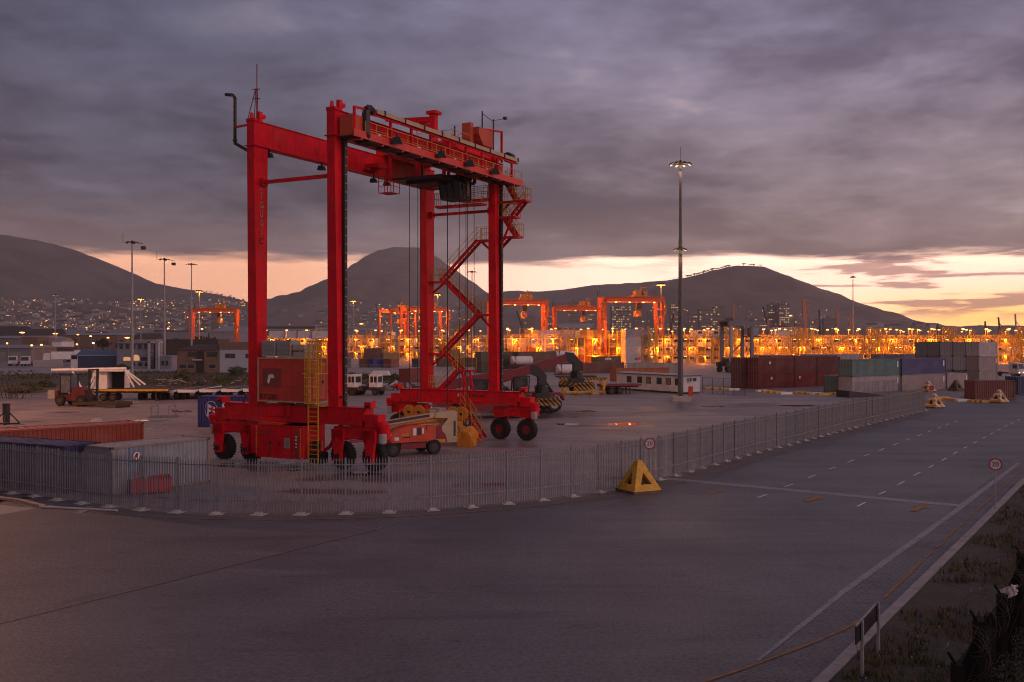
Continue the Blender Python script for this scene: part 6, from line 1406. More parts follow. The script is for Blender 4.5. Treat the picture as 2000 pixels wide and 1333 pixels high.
for lab, a, b, Y, L, c, z in (('long brown container on the far yard left of the blue one', 684, 728, 284, 6.06, (.15, .05, .035), 0), ('bright blue container on the far yard between two brown ones', 729, 763, 282, 6.06, (.03, .045, .20), 0), ('narrow reddish container right of the bright blue one', 764, 779, 281, 6.06, (.20, .05, .04), 0), ('small grey white container at the left end of the far yard row', 672, 684, 288, 6.06, (.4, .36, .34), 0),
                              ('brown container stacked behind the long brown one', 711, 747, 330, 6.06, (.13, .05, .045), 2.6), ('brown container below the stacked brown one', 711, 747, 330, 6.06, (.13, .05, .045), 0), ('olive container low behind the bright blue one', 749, 780, 318, 6.06, (.20, .14, .06), 1.2), ('low brown container behind the crane leg on the far yard', 670, 690, 320, 6.06, (.16, .06, .04), 1.2),
                              ('small dark red container on the grass behind the hoist ropes', 801, 827, 186, 6.06, (.15, .02, .02), 0), ('dark grey container left of the far crane leg', 817, 842, 286, 6.06, (.08, .075, .08), 0), ('dark olive container between the far crane legs', 858, 894, 292, 6.06, (.10, .085, .05), 0), ('dark brown container between the far crane legs', 895, 935, 290, 6.06, (.11, .06, .045), 0), ('olive container stacked between the far crane legs', 862, 898, 296, 6.06, (.17, .13, .05), 2.6)):
    cpx(lab, a, b, Y, L, c, z=z)
# far stacks at the reefer yard
def far_stack(px0, px1, Y, L, items):
    for k, (lab, c) in enumerate(items):
        if c is not None: cpx(lab, px0, px1, Y, L, c, z=2.9 * k, H=2.9)
far_stack(1222, 1275, 322, 12.19, (('pale grey container with a red and blue mark, lowest of the tall grey stack', (.42, .41, .44)), ('pale grey container, second from the ground in the tall grey stack', (.44, .43, .46)), ('off white container, third from the ground in the tall grey stack', (.40, .40, .43)), ('mid grey container on top of the tall grey stack', (.26, .27, .31))))
m = MB(); m.b0(0, 0, 0, 1.0, .02, .85, 0); m.b0(1.05, 0, 0, 2.5, .02, .85, 1); o = m.build('logo_mark', [M['blueink'], M['redink']], None, loc=(XA(1238, 322) , 321.9 + 1.6, 1.35), rz=math.radians(phi_for(XA(1222, 322), 322, 12.19, 1275))); o.location = Vector((XA(1222, 322), 322, 1.3)) + Vector((math.cos(o.rotation_euler.z), math.sin(o.rotation_euler.z), 0)) * 4 + Vector((math.sin(o.rotation_euler.z), -math.cos(o.rotation_euler.z), 0)) * .05
attach(o, 'pale grey container with a red and blue mark, lowest of the tall grey stack')
c = cpx('dark green container with a pale mark left of the tall grey stack', 1166, 1213, 312, 12.19, (.030, .055, .035)); m = MB()
for k in range(4): m.b0(4.2 + k * .8, .02, 1.6, 4.75 + k * .8, .035, 2.2)
m.build('pale_mark', M['wink'], c)
for args in ((990, 1012, 332, 6.06, (('brown container at the foot of the stack right of the far crane leg', (.2, .08, .05)), ('olive yellow container second in the stack right of the far crane leg', (.30, .22, .08)), ('pale container third in the stack right of the far crane leg', (.5, .42, .36)))),
             (1013, 1034, 336, 6.06, (('white container at the foot of the second lit stack', WHT), ('tan container second in the second lit stack', TAN), ('pale tan container topping the second lit stack', (.45, .36, .28)))),
             (1036, 1056, 338, 6.06, (('white container at the foot of the third lit stack', WHT), ('orange container second in the third lit stack', ORG), ('white container third in the third lit stack', WHT), ('yellowish container topping the third lit stack', (.5, .38, .2)))),
             (1057, 1100, 341, 12.19, (('white container at the foot of the long lit stack', WHT), ('white container second in the long lit stack', WHT), ('white container third in the long lit stack', WHT), ('long white container topping the lit stack', WHT))),
             (1101, 1126, 343, 6.06, (('grey container at the foot of the stack left of the orange column', (.35, .33, .33)), ('grey container second in the stack left of the orange column', (.3, .3, .32)), ('white container third in the stack left of the orange column', WHT), ('white container topping the stack left of the orange column', WHT))),
             (1126, 1145, 330, 6.06, (('reddish brown container at the foot beside the orange column', (.26, .08, .045)), ('pinkish container second beside the orange column', (.42, .30, .25)), ('dark green container third beside the orange column', (.07, .09, .06)))),
             (1146, 1160, 333, 6.06, (('orange container at the foot of the orange column', (.5, .2, .03)), ('orange container second in the orange column', (.52, .21, .03)), ('orange container third in the orange column', (.5, .2, .03)), ('yellow container topping the orange column', (.5, .33, .07)))),
             (1163, 1190, 345, 6.06, (('white container at the foot behind the dark green one', WHT), ('tan container second behind the dark green one', TAN), ('white container third behind the dark green one', WHT), ('yellow green container topping the column behind the dark green one', (.32, .26, .06)))),
             (1192, 1215, 335, 6.06, (('brown container at the foot left of the tall grey stack', (.22, .08, .05)), ('rust brown container second left of the tall grey stack', (.25, .08, .04)), ('olive container third left of the tall grey stack', (.20, .16, .05)))),
             (1207, 1238, 350, 6.06, (('white container at the foot behind the tall grey stack', WHT), ('tan container second behind the tall grey stack', TAN), ('tan container third behind the tall grey stack', TAN), ('olive yellow container topping the stack behind the tall grey one', (.28, .20, .05))))): far_stack(*args)
# ------------------------------------------------------------------ reefer racks with their lamps
M['rackpaint'] = mat('rack_yellow', (.46, .31, .06), .6, 0, var=.15)
M['reefer'] = mat('reefer_white', (.66, .63, .60), .5, var=.08, scale=.4)
BAY, NB, LV = 2.75, 9, (2.9, 5.8, 8.7)
rack = thing('reefer_rack', 'steel access rack with walkways and orange lamps among the refrigerated containers', 'rack', (0, 0, 0), 0, 'lit racks of the refrigerated container yard')
m = MB(); Wr = NB * BAY
for k in range(NB + 1):
    for y in (0, 1.6): m.bar((k * BAY, y, 0), (k * BAY, y, 9.8), .22, .22)
    if k % 3 == 0:
        for z0, z1 in ((0, 2.9), (2.9, 5.8), (5.8, 8.7)): m.bar((k * BAY, 0, z0), (k * BAY, 1.6, z1), .09, .09)
    if k % 3 == 1 and k < NB:
        for z0, z1 in ((0, 2.9), (2.9, 5.8), (5.8, 8.7)): m.bar((k * BAY, 0, z0), ((k + .5) * BAY, 0, z1 - .3), .16, .16); m.bar(((k + 1) * BAY, 0, z0), ((k + .5) * BAY, 0, z1 - .3), .16, .16)
for z in LV: m.b0(0, 0, z - .18, Wr, 1.6, z)
m.build('frame', M['rackpaint'], rack)
m = MB()
for z in LV:
    for h in (.55, 1.1): m.bar((0, 0, z + h), (Wr, 0, z + h), .10, .10)
    for k in range(NB * 2 + 1): m.bar((k * BAY / 2, 0, z), (k * BAY / 2, 0, z + 1.1), .08, .08)
m.build('railing', M['rackpaint'], rack)
m = MB(); x0 = Wr - 3.4
for x in (x0, x0 + 2.2):
    for y in (-1.7, -.1): m.bar((x, y, 0), (x, y, 12.6), .28, .28)
for z in (2.9, 5.8, 8.7, 12.5): m.bar((x0, -1.7, z), (x0 + 2.2, -1.7, z), .16, .16); m.bar((x0, -1.7, z), (x0, -.1, z), .14, .14); m.bar((x0 + 2.2, -1.7, z), (x0 + 2.2, -.1, z), .14, .14)
for i, (z0, z1) in enumerate(((0, 2.9), (2.9, 5.8), (5.8, 8.7), (8.7, 12.5))): a, b = (x0, x0 + 2.2) if i % 2 else (x0 + 2.2, x0); m.bar((a, -.9, z0), (b, -.9, z1), .7, .12); m.bar((b, -1.7, z0), (a, -1.7, z1), .08, .08)
m.build('stair_tower', M['rackpaint'], rack)
lm = MB(); lm.box(0, 0, 0, .62, .42, .16, 0); lm.box(0, 0, -.12, .58, .38, .12, 1); lme = lm.mesh('lamp', [M['rackpaint'], M['sodium']])
pl = MB(); pl.bar((0, 0, 0), (0, 0, 3.2), .10, .10, 0); pl.bar((0, 0, 3.2), (0, -.5, 3.3), .08, .08, 0); pl.box(0, -.6, 3.22, .7, .5, .26, 1); plme = pl.mesh('pole_lamp', [M['rackpaint'], M['sodium']])
LC = (1, .23, .010)
ldat = bpy.data.lights.new('rack_light', 'POINT'); ldat.energy = 1050; ldat.color = LC; ldat.shadow_soft_size = .35
for i, z in enumerate(LV):
    for k in range(4):
        x = (1.2 + k * 2.35 + .6 * (i % 2)) * BAY; o = link('lamp', lme, rack, (x, -.25, z - .35))
        if (k + i) % 2 == 0: lo = bpy.data.objects.new('rack_light', ldat); COL.objects.link(lo); lo.parent = rack; lo.location = (x, -.55, z - .75)
for x in (.4, 3.4, 6.3): link('pole_lamp', plme, rack, (x * BAY, 0, 8.7))
lo = bpy.data.objects.new('rack_light', ldat); COL.objects.link(lo); lo.parent = rack; lo.location = (3.4 * BAY, -1.0, 11.4)
rm = MB(); rm.b0(0, 0, 0, 2.44, 12, 2.86, 0); rm.b0(-.02, -.02, 0, .12, .02, 2.88, 1); rm.b0(2.32, -.02, 0, 2.46, .02, 2.88, 1); rm.b0(.12, -.02, 2.74, 2.32, .02, 2.88, 1); rme = rm.mesh('body', [M['reefer'], M['grey']])
um = MB(); um.b0(.25, -.06, .25, 2.2, -.005, 1.2, 1); um.lathe([(.42, -.1), (.42, -.02)], 14, 0, c=(1.0, 0, 1.95), axis='y'); um.b0(.5, -.09, 1.5, 2.0, -.03, 1.62, 0); um.b0(1.5, -.09, 1.7, 1.95, -.02, 2.3, 0); ume = um.mesh('cooling_unit', [M['black'], M['reefer']])
reef0 = thing('refrigerated_container', 'white refrigerated container with its fan end to the yard standing in the lit racks', 'container', (0, 0, 0), 0, 'refrigerated containers in the lit racks')
link('body', rme, reef0); link('cooling_unit', ume, reef0)
RR = random.Random(5); first = [True, True]
ldat2 = ldat.copy(); ldat2.energy = 3600
def put_rack(x, y, fill, rz=0, strong=False):
    o = rack if first[0] else copy_tree(rack); first[0] = False; o.location = (x, y, 0); o.rotation_euler = (0, 0, rz)
    if strong:
        for c in o.children:
            if c.type == 'LIGHT': c.data = ldat2
    for k in range(NB):
        hcol = RR.random() < fill
        for l in range(4):
            if (l < 3 and RR.random() < fill) or (l == 3 and hcol and RR.random() < fill * .6):
                r_ = reef0 if first[1] else copy_tree(reef0); first[1] = False
                r_.location = (x + k * BAY + .16, y + 1.9 + RR.uniform(0, .3), 2.9 * l); r_.rotation_euler = (0, 0, 0)
def row(px0, px1, Y, fill, jit=0, strong=False):
    X, X1 = XA(px0, Y), XA(px1, Y)
    while X < X1: put_rack(X, Y + RR.uniform(-jit, jit), fill, 0, strong); X += Wr + 2.4
row(1283, 1420, 330, .85); row(1422, 2010, 338, .07, 3); row(1300, 2010, 354, .08, 3); row(1330, 2030, 374, .10, 4); row(1330, 2030, 400, .12, 4)
row(985, 1175, 326, 0, 0, True); row(985, 1260, 356, .55); row(515, 960, 388, .26, 4); row(500, 980, 425, .3, 4); row(1040, 1280, 440, .3)
row(1700, 2050, 470, .2, 5)
for k, (px, Y) in enumerate(((640, 372), (556, 372), (590, 372), (612, 372))): cpx('white long container above the racks seen between the near crane legs, %s' % ('rightmost', 'leftmost', 'second', 'third')[k] + ' of four', px - 30, px + 6, Y, 6.06, WHT, z=8.7, H=2.9)
# ------------------------------------------------------------------ distant rubber tyred cranes
M['ored2'] = mat('distant_crane_red', (.60, .10, .018), .5, var=.12)
dcl = bpy.data.lights.new('crane_light', 'POINT'); dcl.energy = 3500; dcl.color = (1, .30, .03); dcl.shadow_soft_size = .8
dc = thing('distant_crane', 'x', 'crane')
for u in (-3.4, 3.4):
    for v in (0, SP): m = MB(); m.bar((u, v, 3), (u, v, 21.3), .9, .75, w2=.7, h2=1.3); m.build('leg', M['ored2'], dc)
    m = MB(); m.b0(u - .35, -.7, 21.3, u + .35, SP + .7, 22.9); m.build('girder', M['ored2'], dc)
for v in (0, SP):
    m = MB(); m.b0(-6.4, v - .5, 2.4, 6.4, v + .5, 3.6); m.build('sill_beam', M['ored2'], dc)
    m = MB(); m.bar((-3.3, v, 18.9), (3.3, v, 18.9), .25, .25); m.build('tie_beam', M['ored2'], dc)
    for s in (-1, 1):
        for w in (3.9, 6.0): link('wheel', wheel_me, dc, (s * w, v, .87)); m = MB(); m.b0(s * w - .4, v - .55, 1.2, s * w + .4, v - .4, 2.5); m.build('bogie_arm', M['ored2'], dc)
m = MB(); m.b0(3.8, 0, 21.2, 5.0, SP, 21.4); m.b0(4.9, 0, 21.4, 5.0, SP, 22.4); m.bar((4.6, 1, 23.1), (4.6, SP, 23.1), .35, .2)
for k in range(8): m.bar((4.9, 1 + k * 2.7, 21.4), (4.9, 1 + k * 2.7, 23.1), .15, .15)
m.build('walkway', M['ored2'], dc)
m = MB(); m.b0(-3.6, 11, 22.95, 3.6, 15.5, 23.6); m.b0(-1, 11.5, 23.6, 2.6, 13.5, 25.2); m.bar((-1.5, 14.6, 23.6), (-1.5, 14.6, 26.8), .45, .45); m.bar((-1.5, 14.6, 26.4), (-1.5, 16.6, 26.4), .25, .25); m.lathe([(.9, -1), (.9, 1)], 10, c=(1.5, 15, 24.4), axis='x'); m.build('trolley', M['oyel'], dc)
m = MB(); m.b0(.3, 12, 18.9, 2.2, 13.8, 20.9); m.build('cabin', M['dark'], dc)
m = MB(); m.b0(-2.6, -1, 4, 2, .8, 7); m.b0(-2.4, -1.1, .8, 1.8, .8, 2.4); m.build('machine_house', M['ored2'], dc)
m = MB(); m.b0(-3, 12.3, 16.2, 3, 13.5, 16.9); m.b0(-1.5, 12, 16.9, 1.5, 13.8, 18.2); 
for x in (-2, 2): m.bar((x, 12.9, 18), (x, 12.9, 22), .06, .06)
m.build('hoist_frame', M['oyel'], dc)
m = MB()
for (a, b) in (((2.6, SP, 4), (-1.8, SP, 7.1)), ((-1.8, SP, 7.1), (2, SP, 10.3)), ((2, SP, 10.3), (-2, SP, 13.3)), ((-2, SP, 13.3), (2.4, SP, 16.6)), ((4, SP + .4, 16.8), (5.6, SP + .4, 18.4)), ((5.6, SP + .4, 18.4), (4, SP + .4, 20.9))): m.bar(a, b, .6, .25); m.bar(Vector(a) + Vector((0, 0, 1)), Vector(b) + Vector((0, 0, 1)), .06, .06)
m.build('staircase', M['oyel'], dc)
m = MB(); m.path([(-3.6, 0, 21), (-5.2, 0, 22), (-5.2, 0, 25), (-6, 0, 25.3)], .12, 6); m.tube((-3.4, 0, 23), (-3.4, 0, 27.5), .05, 4); m.build('exhaust_pipe', M['black'], dc)
for v in (4, 9, 14, 18): m = MB(); m.box(3.0, v, 21.1, .5, .5, .25); m.build('floodlight', M['sodium'], dc)
for v in (6, 16): lo = bpy.data.objects.new('crane_light', dcl); COL.objects.link(lo); lo.parent = dc; lo.location = (0, v, 19.0)
for k, (px, Y, rz, lab) in enumerate(((1176, 335, -78, 'distant orange crane directly left of the dark lamp mast'), (1083, 432, -84, 'distant orange crane second left of the dark lamp mast'), (957, 362, -80, 'distant orange crane just behind the right leg of the near crane'), (790, 440, -55, 'right one of two overlapping distant cranes seen between the near crane legs'), (752, 470, -30, 'left one of two overlapping distant cranes seen between the near crane legs'), (375, 461, -85, 'distant orange crane left of the near crane with a hanging spreader'))):
    o = dc if k == 0 else copy_tree(dc); o.location = (XA(px, Y), Y, 0); o.rotation_euler = (0, 0, math.radians(rz)); o['label'] = lab; o['group'] = 'distant orange yard cranes'
# ------------------------------------------------------------------ straddle carrier
t = thing('straddle_carrier', 'grey straddle carrier on tall legs left of the maroon containers', 'straddle carrier', (XA(1424, 240), 240, 0), math.radians(20))
M['scg'] = mat('carrier_grey', (.13, .125, .145), .5, var=.12)
for x in (.6, 6.6):
    for y in (0, 4.2): m = MB(); m.bar((x, y, 2.2), (x, y, 12.0), .75, .6); m.build('leg', M['scg'] if x > 3 or y > 0 else M['steel'], t)
m = MB()
for y in (0, 4.2): m.b0(-.2, y - .4, 11.6, 7.6, y + .4, 12.6)
m.b0(-.2, -.4, 12.6, 7.8, 4.6, 12.9); m.b0(1.5, .5, 12.9, 5.0, 3.7, 13.6); m.build('top_frame', M['scg'], t)
for y in (-.1, 4.3):
    m = MB(); m.b0(-.8, y - .45, 1.4, 8.2, y + .45, 2.6); m.b0(.5, y - .5, 2.6, 6, y + .5, 3.5); sb = m.build('sill_beam', M['black'], t)
    for x in (.0, 2.3, 5.0, 7.4): wheel(sb, (x, y, .8), .8, .5, M['dark'], 12)
m = MB(); m.b0(7.2, .6, 9.2, 9.0, 2.8, 11.2, 0); m.b0(6.4, .3, 8.9, 9.6, 3.1, 9.2, 1); m.build('cabin', [mat('carrier_cab_glass', (.08, .11, .14), .2, spec=.7), M['black']], t)
m = MB(); m.bar((.8, -.3, 5), (6.0, -.3, 9.5), .14, .14); m.build('brace', M['black'], t)
# ------------------------------------------------------------------ lamp masts of the terminal
RG = ((31.5, 1.4, 6),)
def dm(px, yt): return (MASTH - 8.3) * F / (HZ - yt)
for px, yt, lab in ((258, 470, 'tall unlit grey lamp mast with a camera, nearest on the left'), (321, 504, 'unlit grey lamp mast with a camera, second on the left')):
    t = mast(px, dm(px, yt), lab, None, rings=((31.5, 1.3, 5),)); m = MB(); m.bar((1.0, 0, 31.5), (2.6, 0, 31.2), .14, .14); m.box(2.7, 0, 30.2, 1.0, .8, .8); m.tube((-2.2, 0, 31.5), (-2.2, 0, 33.8), .05, 4); m.bar((-2.2, 0, 31.6), (0, 0, 31.6), .1, .1); m.build('camera_arm', M['dark'], t)
for px, yt, lab, big in ((374, 514, 'grey lamp mast with pinkish lit lamps left of the near crane', 0), (275, 582, 'glowing orange lamp mast rising over the town on the left', 1), (389, 567, 'glowing orange lamp mast over the left distant crane', 1), (108, 575, 'lamp mast with small lit lamps at far left', 0), (690, 586, 'glowing orange lamp mast right of the near crane front leg', 1), (855, 573, 'glowing orange lamp mast behind the hoist ropes', 1),
                         (1291, 553, 'glowing orange lamp mast over the distant crane by the dark mast', 1), (922, 529, 'lamp mast seen between the legs of the near crane', 0), (1666, 539, 'thin tall lamp mast over the right slope of the hill', 2)):
    mast(px, dm(px, yt), lab, (M['mastlamp'], M['sodium'], M['steel'])[big], 9000 if big == 1 else 0, (1, .34, .05), rings=((31.5, 1.5 if big != 2 else .8, 8 if big else 6),), s=2.0 if big == 1 else 1.0, r0=.30)
# street lamps with bright heads
def street_lamp(px, py, Y, r, label, mt, group=None):
    z = ZA(py, Y); t = thing('street_lamp', label, 'street lamp', (XA(px, Y), Y, 0), 0, group); m = MB(); m.tube((0, 0, 0), (0, 0, z), .12, 6, r2=.07); m.bar((0, 0, z), (0, -1.0, z + .15), .09, .09); m.build('pole', M['gal'], t)
    m = MB(); m.lathe([(.1, .3), (r, .12), (r, -.12), (.2 * r, -.3)], 10, c=(0, -1.1, z)); m.build('lamp', mt, t)
for q in ((45, 650, 520, 1.3, 'brightest orange street lamp at the left edge', M['sodium']), (110, 652, 540, 1.3, 'second bright orange street lamp from the left edge', M['sodium']), (250, 660, 480, 1.1, 'bright orange street lamp behind the left tall mast', M['sodium']), (185, 670.5, 330, .35, 'greenish white lamp left of the blue shed', M['cool']), (154, 654, 500, .6, 'small orange street lamp left of the blue shed', M['sodiums']), (179, 657, 460, .6, 'small orange street lamp right of the one before the shed', M['sodiums']), (213, 660, 420, .5, 'orange street lamp over the grey blue building', M['sodiums']), (330, 642, 430, .5, 'double headed orange lamp by the dark hall', M['sodiums']), (396, 643, 430, .5, 'orange lamp below the left distant crane', M['sodiums']), (65, 675, 330, .4, 'orange lamp over the long pale warehouse', M['sodiums']), (84, 674, 330, .4, 'orange lamp right of the long pale warehouse', M['sodiums']), (153, 673, 330, .3, 'low orange lamp by the parked trucks', M['sodiums']), (17, 671, 340, .3, 'orange lamp near the left edge by the trucks', M['sodiums']), (706, 633, 700, 1.2, 'wide glowing lamp below the mast right of the near crane leg', M['sodium']), (1543, 617, 620, 1.0, 'pinkish glowing lamp at the ship', M['sodium'])): street_lamp(*q)
# ------------------------------------------------------------------ ships and harbour cranes
t = thing('ship', 'moored ship with a white bridge and a tall salmon mast behind the racks', 'ship', (XA(1560, 640), 640, 0)); s_ = 640 / F
m = MB(); m.prism([(-95 * s_, -1), (130 * s_, -1), (140 * s_, 6), (-105 * s_, 6)], 'y', 0, 16); m.build('hull', M['dark'], t)
m = MB(); m.b0(-48 * s_, 2, 6, -8 * s_, 14, ZA(641, 640)); m.b0(-50 * s_, 1, ZA(645, 640), -4 * s_, 15, ZA(640, 640)); ss = m.build('bridge', M['white'], t)
for k in range(8): m = MB(); m.b0((-46 + k * 5) * s_, .9, ZA(643.5, 640), (-43 + k * 5) * s_, .98, ZA(641.8, 640)); m.build('window', M['black'], ss)
m = MB(); m.b0(-32 * s_, 3, ZA(640, 640), -18 * s_, 12, ZA(637, 640)); m.build('funnel', M['dred'], t)
m = MB(); m.bar((18 * s_, 5, 6), (14 * s_, 5, ZA(585, 640)), 2.2, 2.2); m.b0(11 * s_, 4, ZA(588, 640), 23 * s_, 6, ZA(586, 640))
for yy in (595, 606, 615, 622): m.b0(14 * s_, 4.5, ZA(yy, 640), 26 * s_, 5.5, ZA(yy - 1.2, 640))
m.bar((25 * s_, 5, ZA(625, 640)), (20 * s_, 5, ZA(588, 640)), .6, .6); m.build('mast', mat('salmon_mast_paint', (.50, .22, .14), .6), t)
for px, yt, yb, lean, lab in ((1433, 595, 645, -1, 'pinkish lattice harbour crane behind the straddle carrier'), (1500, 625, 655, 0, 'salmon crane post left of the ship'), (1528, 628, 655, 0, 'dark red crane post beside the ship bridge'), (1637, 605, 650, -3, 'pale slanting crane post right of the ship'), (1657, 620, 650, 3, 'second pale crane post right of the ship')):
    Y = 660; m = MB(); a, b = AT(px, yb + 12, Y), AT(px + lean, yt, Y); m.bar(a, b, 2.4, 1.6, w2=1.0); m.bar(b, b + Vector((2.5, 0, -4)), .5, .5); o = m.build('crane_post', mat('crane_post_paint', (.42, .22, .16), .6) if px != 1528 else M['dred'], None); tag(o, lab, 'crane')
for k, (x0, y0, x1, y1, lab) in enumerate(((1020, 642, 1009, 607, 'thin dark dock crane arm behind the lit stacks'), (1310, 640, 1316, 612, 'thin dark derrick left of the dark mast'), (1490, 600, 1500, 640, 'greenish dock crane arm over the racks'), (1952, 640, 1950, 620, 'thin dock crane arm at the far right horizon'), (1984, 640, 1983, 614, 'pale dock crane at the right edge of the horizon'), (1925, 645, 1924, 628, 'ship mast on the right horizon'), (1600, 605, 1601, 640, 'thin mast behind the ship bridge'), (1830, 640, 1832, 632, 'small mast on the right skyline'))):
    m = MB(); a, b = AT(x0, y0, 900), AT(x1, y1, 900); lo_ = a if a.z < b.z else b; m.bar(Vector((lo_.x, lo_.y, 0)), lo_, 1.6, 1.6); m.bar(a, b, 1.3, .9); m.bar(a.lerp(b, .5), a.lerp(b, .5) + Vector((4, 0, -5)), .5, .5); o = m.build('dock_crane', M['dark'] if k != 4 else M['grey'], None); tag(o, lab, 'crane')
# ------------------------------------------------------------------ city blocks
M['city'] = mat('city_concrete', (.20, .17, .16), .8, var=.1, scale=.05); M['cityd'] = mat('city_dark', (.10, .085, .085), .8, var=.1, scale=.05)
RC = random.Random(9)
def tower(px0, px1, pyt, Y, label, lit=.35, mt=None, rows=None, cols=None):
    s_ = Y / F; w = (px1 - px0) * s_; h = ZA(pyt, Y); t = thing('office_tower', label, 'building', (XA(px0, Y), Y, 0)); m = MB(); m.b0(0, 0, -5, w, w * .7, h, 0); m.b0(w * .3, w * .2, h, w * .7, w * .5, h + 4, 0)
    n = max(4, int(h / 7))
    for k in range(n): m.b0(-.3, -.3, h * (k + .5) / n, w + .3, 0, h * (k + .5) / n + 1.0, 1)
    m.build('facade', [mt or M['city'], M['cityd']], t)
    cols = cols or max(3, int((px1 - px0) / 4)); rows = rows or max(4, int((640 - pyt) / 4)); cnt = 0
    z0 = ZA(645, Y)
    for r in range(rows):
        run = RC.random()
        for c in range(cols):
            if RC.random() < lit * (1.6 if run > .5 else .5) and cnt < 95:
                cnt += 1; x = w * (c + .5) / cols; z = z0 + (h - z0) * (r + .5) / rows; m = MB(); m.b0(x - w / cols * .36, -.5, z - .8, x + w / cols * .3, -.35, z + .8); m.build('window', M['warmwin'] if RC.random() < .75 else M['dimwin'], t)
for q in ((1195, 1233, 598, 1900, 'office tower with many lit windows under the right distant crane', .42), (1310, 1334, 594, 2000, 'slim lit tower just left of the dark lamp mast', .45), (1366, 1392, 603, 1700, 'left wing of the twin pale block right of the dark mast', .25), (1393, 1414, 598, 1705, 'right wing of the twin pale block right of the dark mast', .3), (1501, 1521, 595, 1900, 'dim grey tower left of the lit tower by the ship', .15), (1522, 1542, 592, 1880, 'lit grey tower behind the ship bridge', .45), (1110, 1130, 590, 2100, 'dim slab tower behind the middle distant crane', .08), (1140, 1165, 586, 2200, 'dim tall slab right of the other behind the distant cranes', .06), (1060, 1078, 612, 2000, 'small dim block behind the second distant crane', .15), (1020, 1045, 618, 2000, 'low dim block with lights behind the lit stacks', .2), (800, 822, 608, 2000, 'block with a few lights left of the far crane leg', .3), (826, 845, 614, 1900, 'low lit block behind the far crane leg', .35), (1345, 1362, 612, 1900, 'small block between the dark mast and the pale twin block', .3), (1265, 1284, 605, 2050, 'block with scattered lights behind the crane leg by the mast', .3), (1420, 1460, 620, 1800, 'low block behind the straddle carrier', .2), (1610, 1632, 622, 1700, 'low dim block right of the ship', .1), (1470, 1496, 622, 1850, 'low wide office with lit floors left of the ship', .45), (412, 428, 610, 1500, 'grey silo block behind the left distant crane', .02), (905, 930, 622, 2000, 'low block behind the near crane stairs', .25)): tower(*q)
# ------------------------------------------------------------------ houses and lights on the slopes
hm = []
for k, c in enumerate(((.34, .30, .28), (.24, .18, .15), (.42, .38, .37))):
    m = MB(); m.b0(-6, -4, -4, 6, 4, 4.2, 0); m.prism([(-4.6, 4.2), (4.6, 4.2), (0, 7.0)], 'x', -6.5, 6.5, 1); hm.append(m.mesh('house', [mat('house_wall', c, .8, var=.1, scale=.1), M['slate'] if k != 2 else M['paler']]))
lampm = [fixn(MB().lathe([(.02, -1), (.7, -.7), (1, 0), (.7, .7), (.02, 1)], 8).mesh('street_light', mt)) for mt in (M['sodiums'], M['warm'], M['cool'])]
RH = random.Random(21); nh = nl = 0
def slope_pt(hill, px0, px1, t0, t1):
    px = RH.uniform(px0, px1); py = t0 + (t1 - t0) * RH.random(); best = None
    for k in range(60):
        Y = hill.Yf + (hill.Yr - hill.Yf) * k / 59; X = XA(px, Y); z = hill.h(X, Y); e = abs(HZ - (z - CH) / Y * F - py)
        if best is None or e < best[0]: best = (e, X, Y, z)
    _, X, Y, z = best; Y += RH.uniform(-15, 15); return X, Y, hill.h(X, Y)
for hill, a, b, t0, t1, n, nm in ((HL, -10, 480, 586, 656, 140, 'left'), (HL, 300, 600, 612, 660, 40, 'left'), (HC, 540, 980, 596, 655, 45, 'middle'), (HR, 1240, 1720, 632, 656, 14, 'right'), (HR, 1690, 1850, 634, 645, 12, 'right')):
    for k in range(n):
        X, Y, z = slope_pt(hill, a, b, t0, t1); o = link('house', hm[RH.choice((0, 0, 1, 2))], None, (X, Y, z + 1), RH.uniform(-.5, .5)); s = RH.uniform(.8, 1.7); o.scale = (s * 1.2, s, s); tag(o, 'small gabled house in the town on the %s slope at dusk' % nm, 'house', 'houses on the %s slope' % nm)
for hill, a, b, t0, t1, n, nm in ((HL, -5, 480, 588, 660, 130, 'left'), (HL, 480, 560, 610, 655, 16, 'left'), (HC, 640, 960, 596, 655, 45, 'middle'), (HS, 960, 1300, 625, 655, 18, 'saddle'), (HR, 1240, 1640, 600, 655, 26, 'right')):
    for k in range(n):
        X, Y, z = slope_pt(hill, a, b, t0, t1); r = Y * .00042 * RH.uniform(.55, 1.25); o = link('street_light', lampm[RH.choices((0, 1, 2), (70, 24, 6))[0]], None, (X, Y - 6, z + 7)); o.scale = (r * 1.2, r, r); tag(o, 'small glowing light among the houses on the %s slope' % nm, 'light', 'lights on the %s slope' % nm)
# the countless remaining lights and roofs of the town
lm_, rm_ = MB(), MB()
for hill, a, b, t0, t1, n in ((HL, -5, 480, 588, 660, 420), (HC, 640, 960, 600, 655, 110), (HR, 1240, 1640, 620, 655, 40)):
    for k in range(n):
        X, Y, z = slope_pt(hill, a, b, t0, t1); r = Y * .00042 * RH.uniform(.35, .75); lm_.lathe([(.1 * r, -r), (r, 0), (.1 * r, r)], 6, RH.choices((0, 1, 2), (70, 24, 6))[0], c=(X, Y - 6, z + 7))
        X, Y, z = slope_pt(hill, a, b, t0, t1); s = RH.uniform(5, 11); rm_.b0(X - s, Y - 4, z - 4, X + s, Y + 4, z + RH.uniform(3, 7), RH.choice((0, 1, 2)))
o = lm_.build('town_lights', [M['sodiums'], M['warm'], M['cool']]); tag(o, 'the countless smaller lights of the hillside town', 'lights', None, 'stuff')
o = rm_.build('town_roofs', [mat('town_wall_' + n_, c, .8) for n_, c in (('pale', (.34, .3, .28)), ('brown', (.22, .16, .13)), ('white', (.45, .41, .40)))]); tag(o, 'the countless smaller roofs of the hillside town', 'roofs', None, 'stuff')
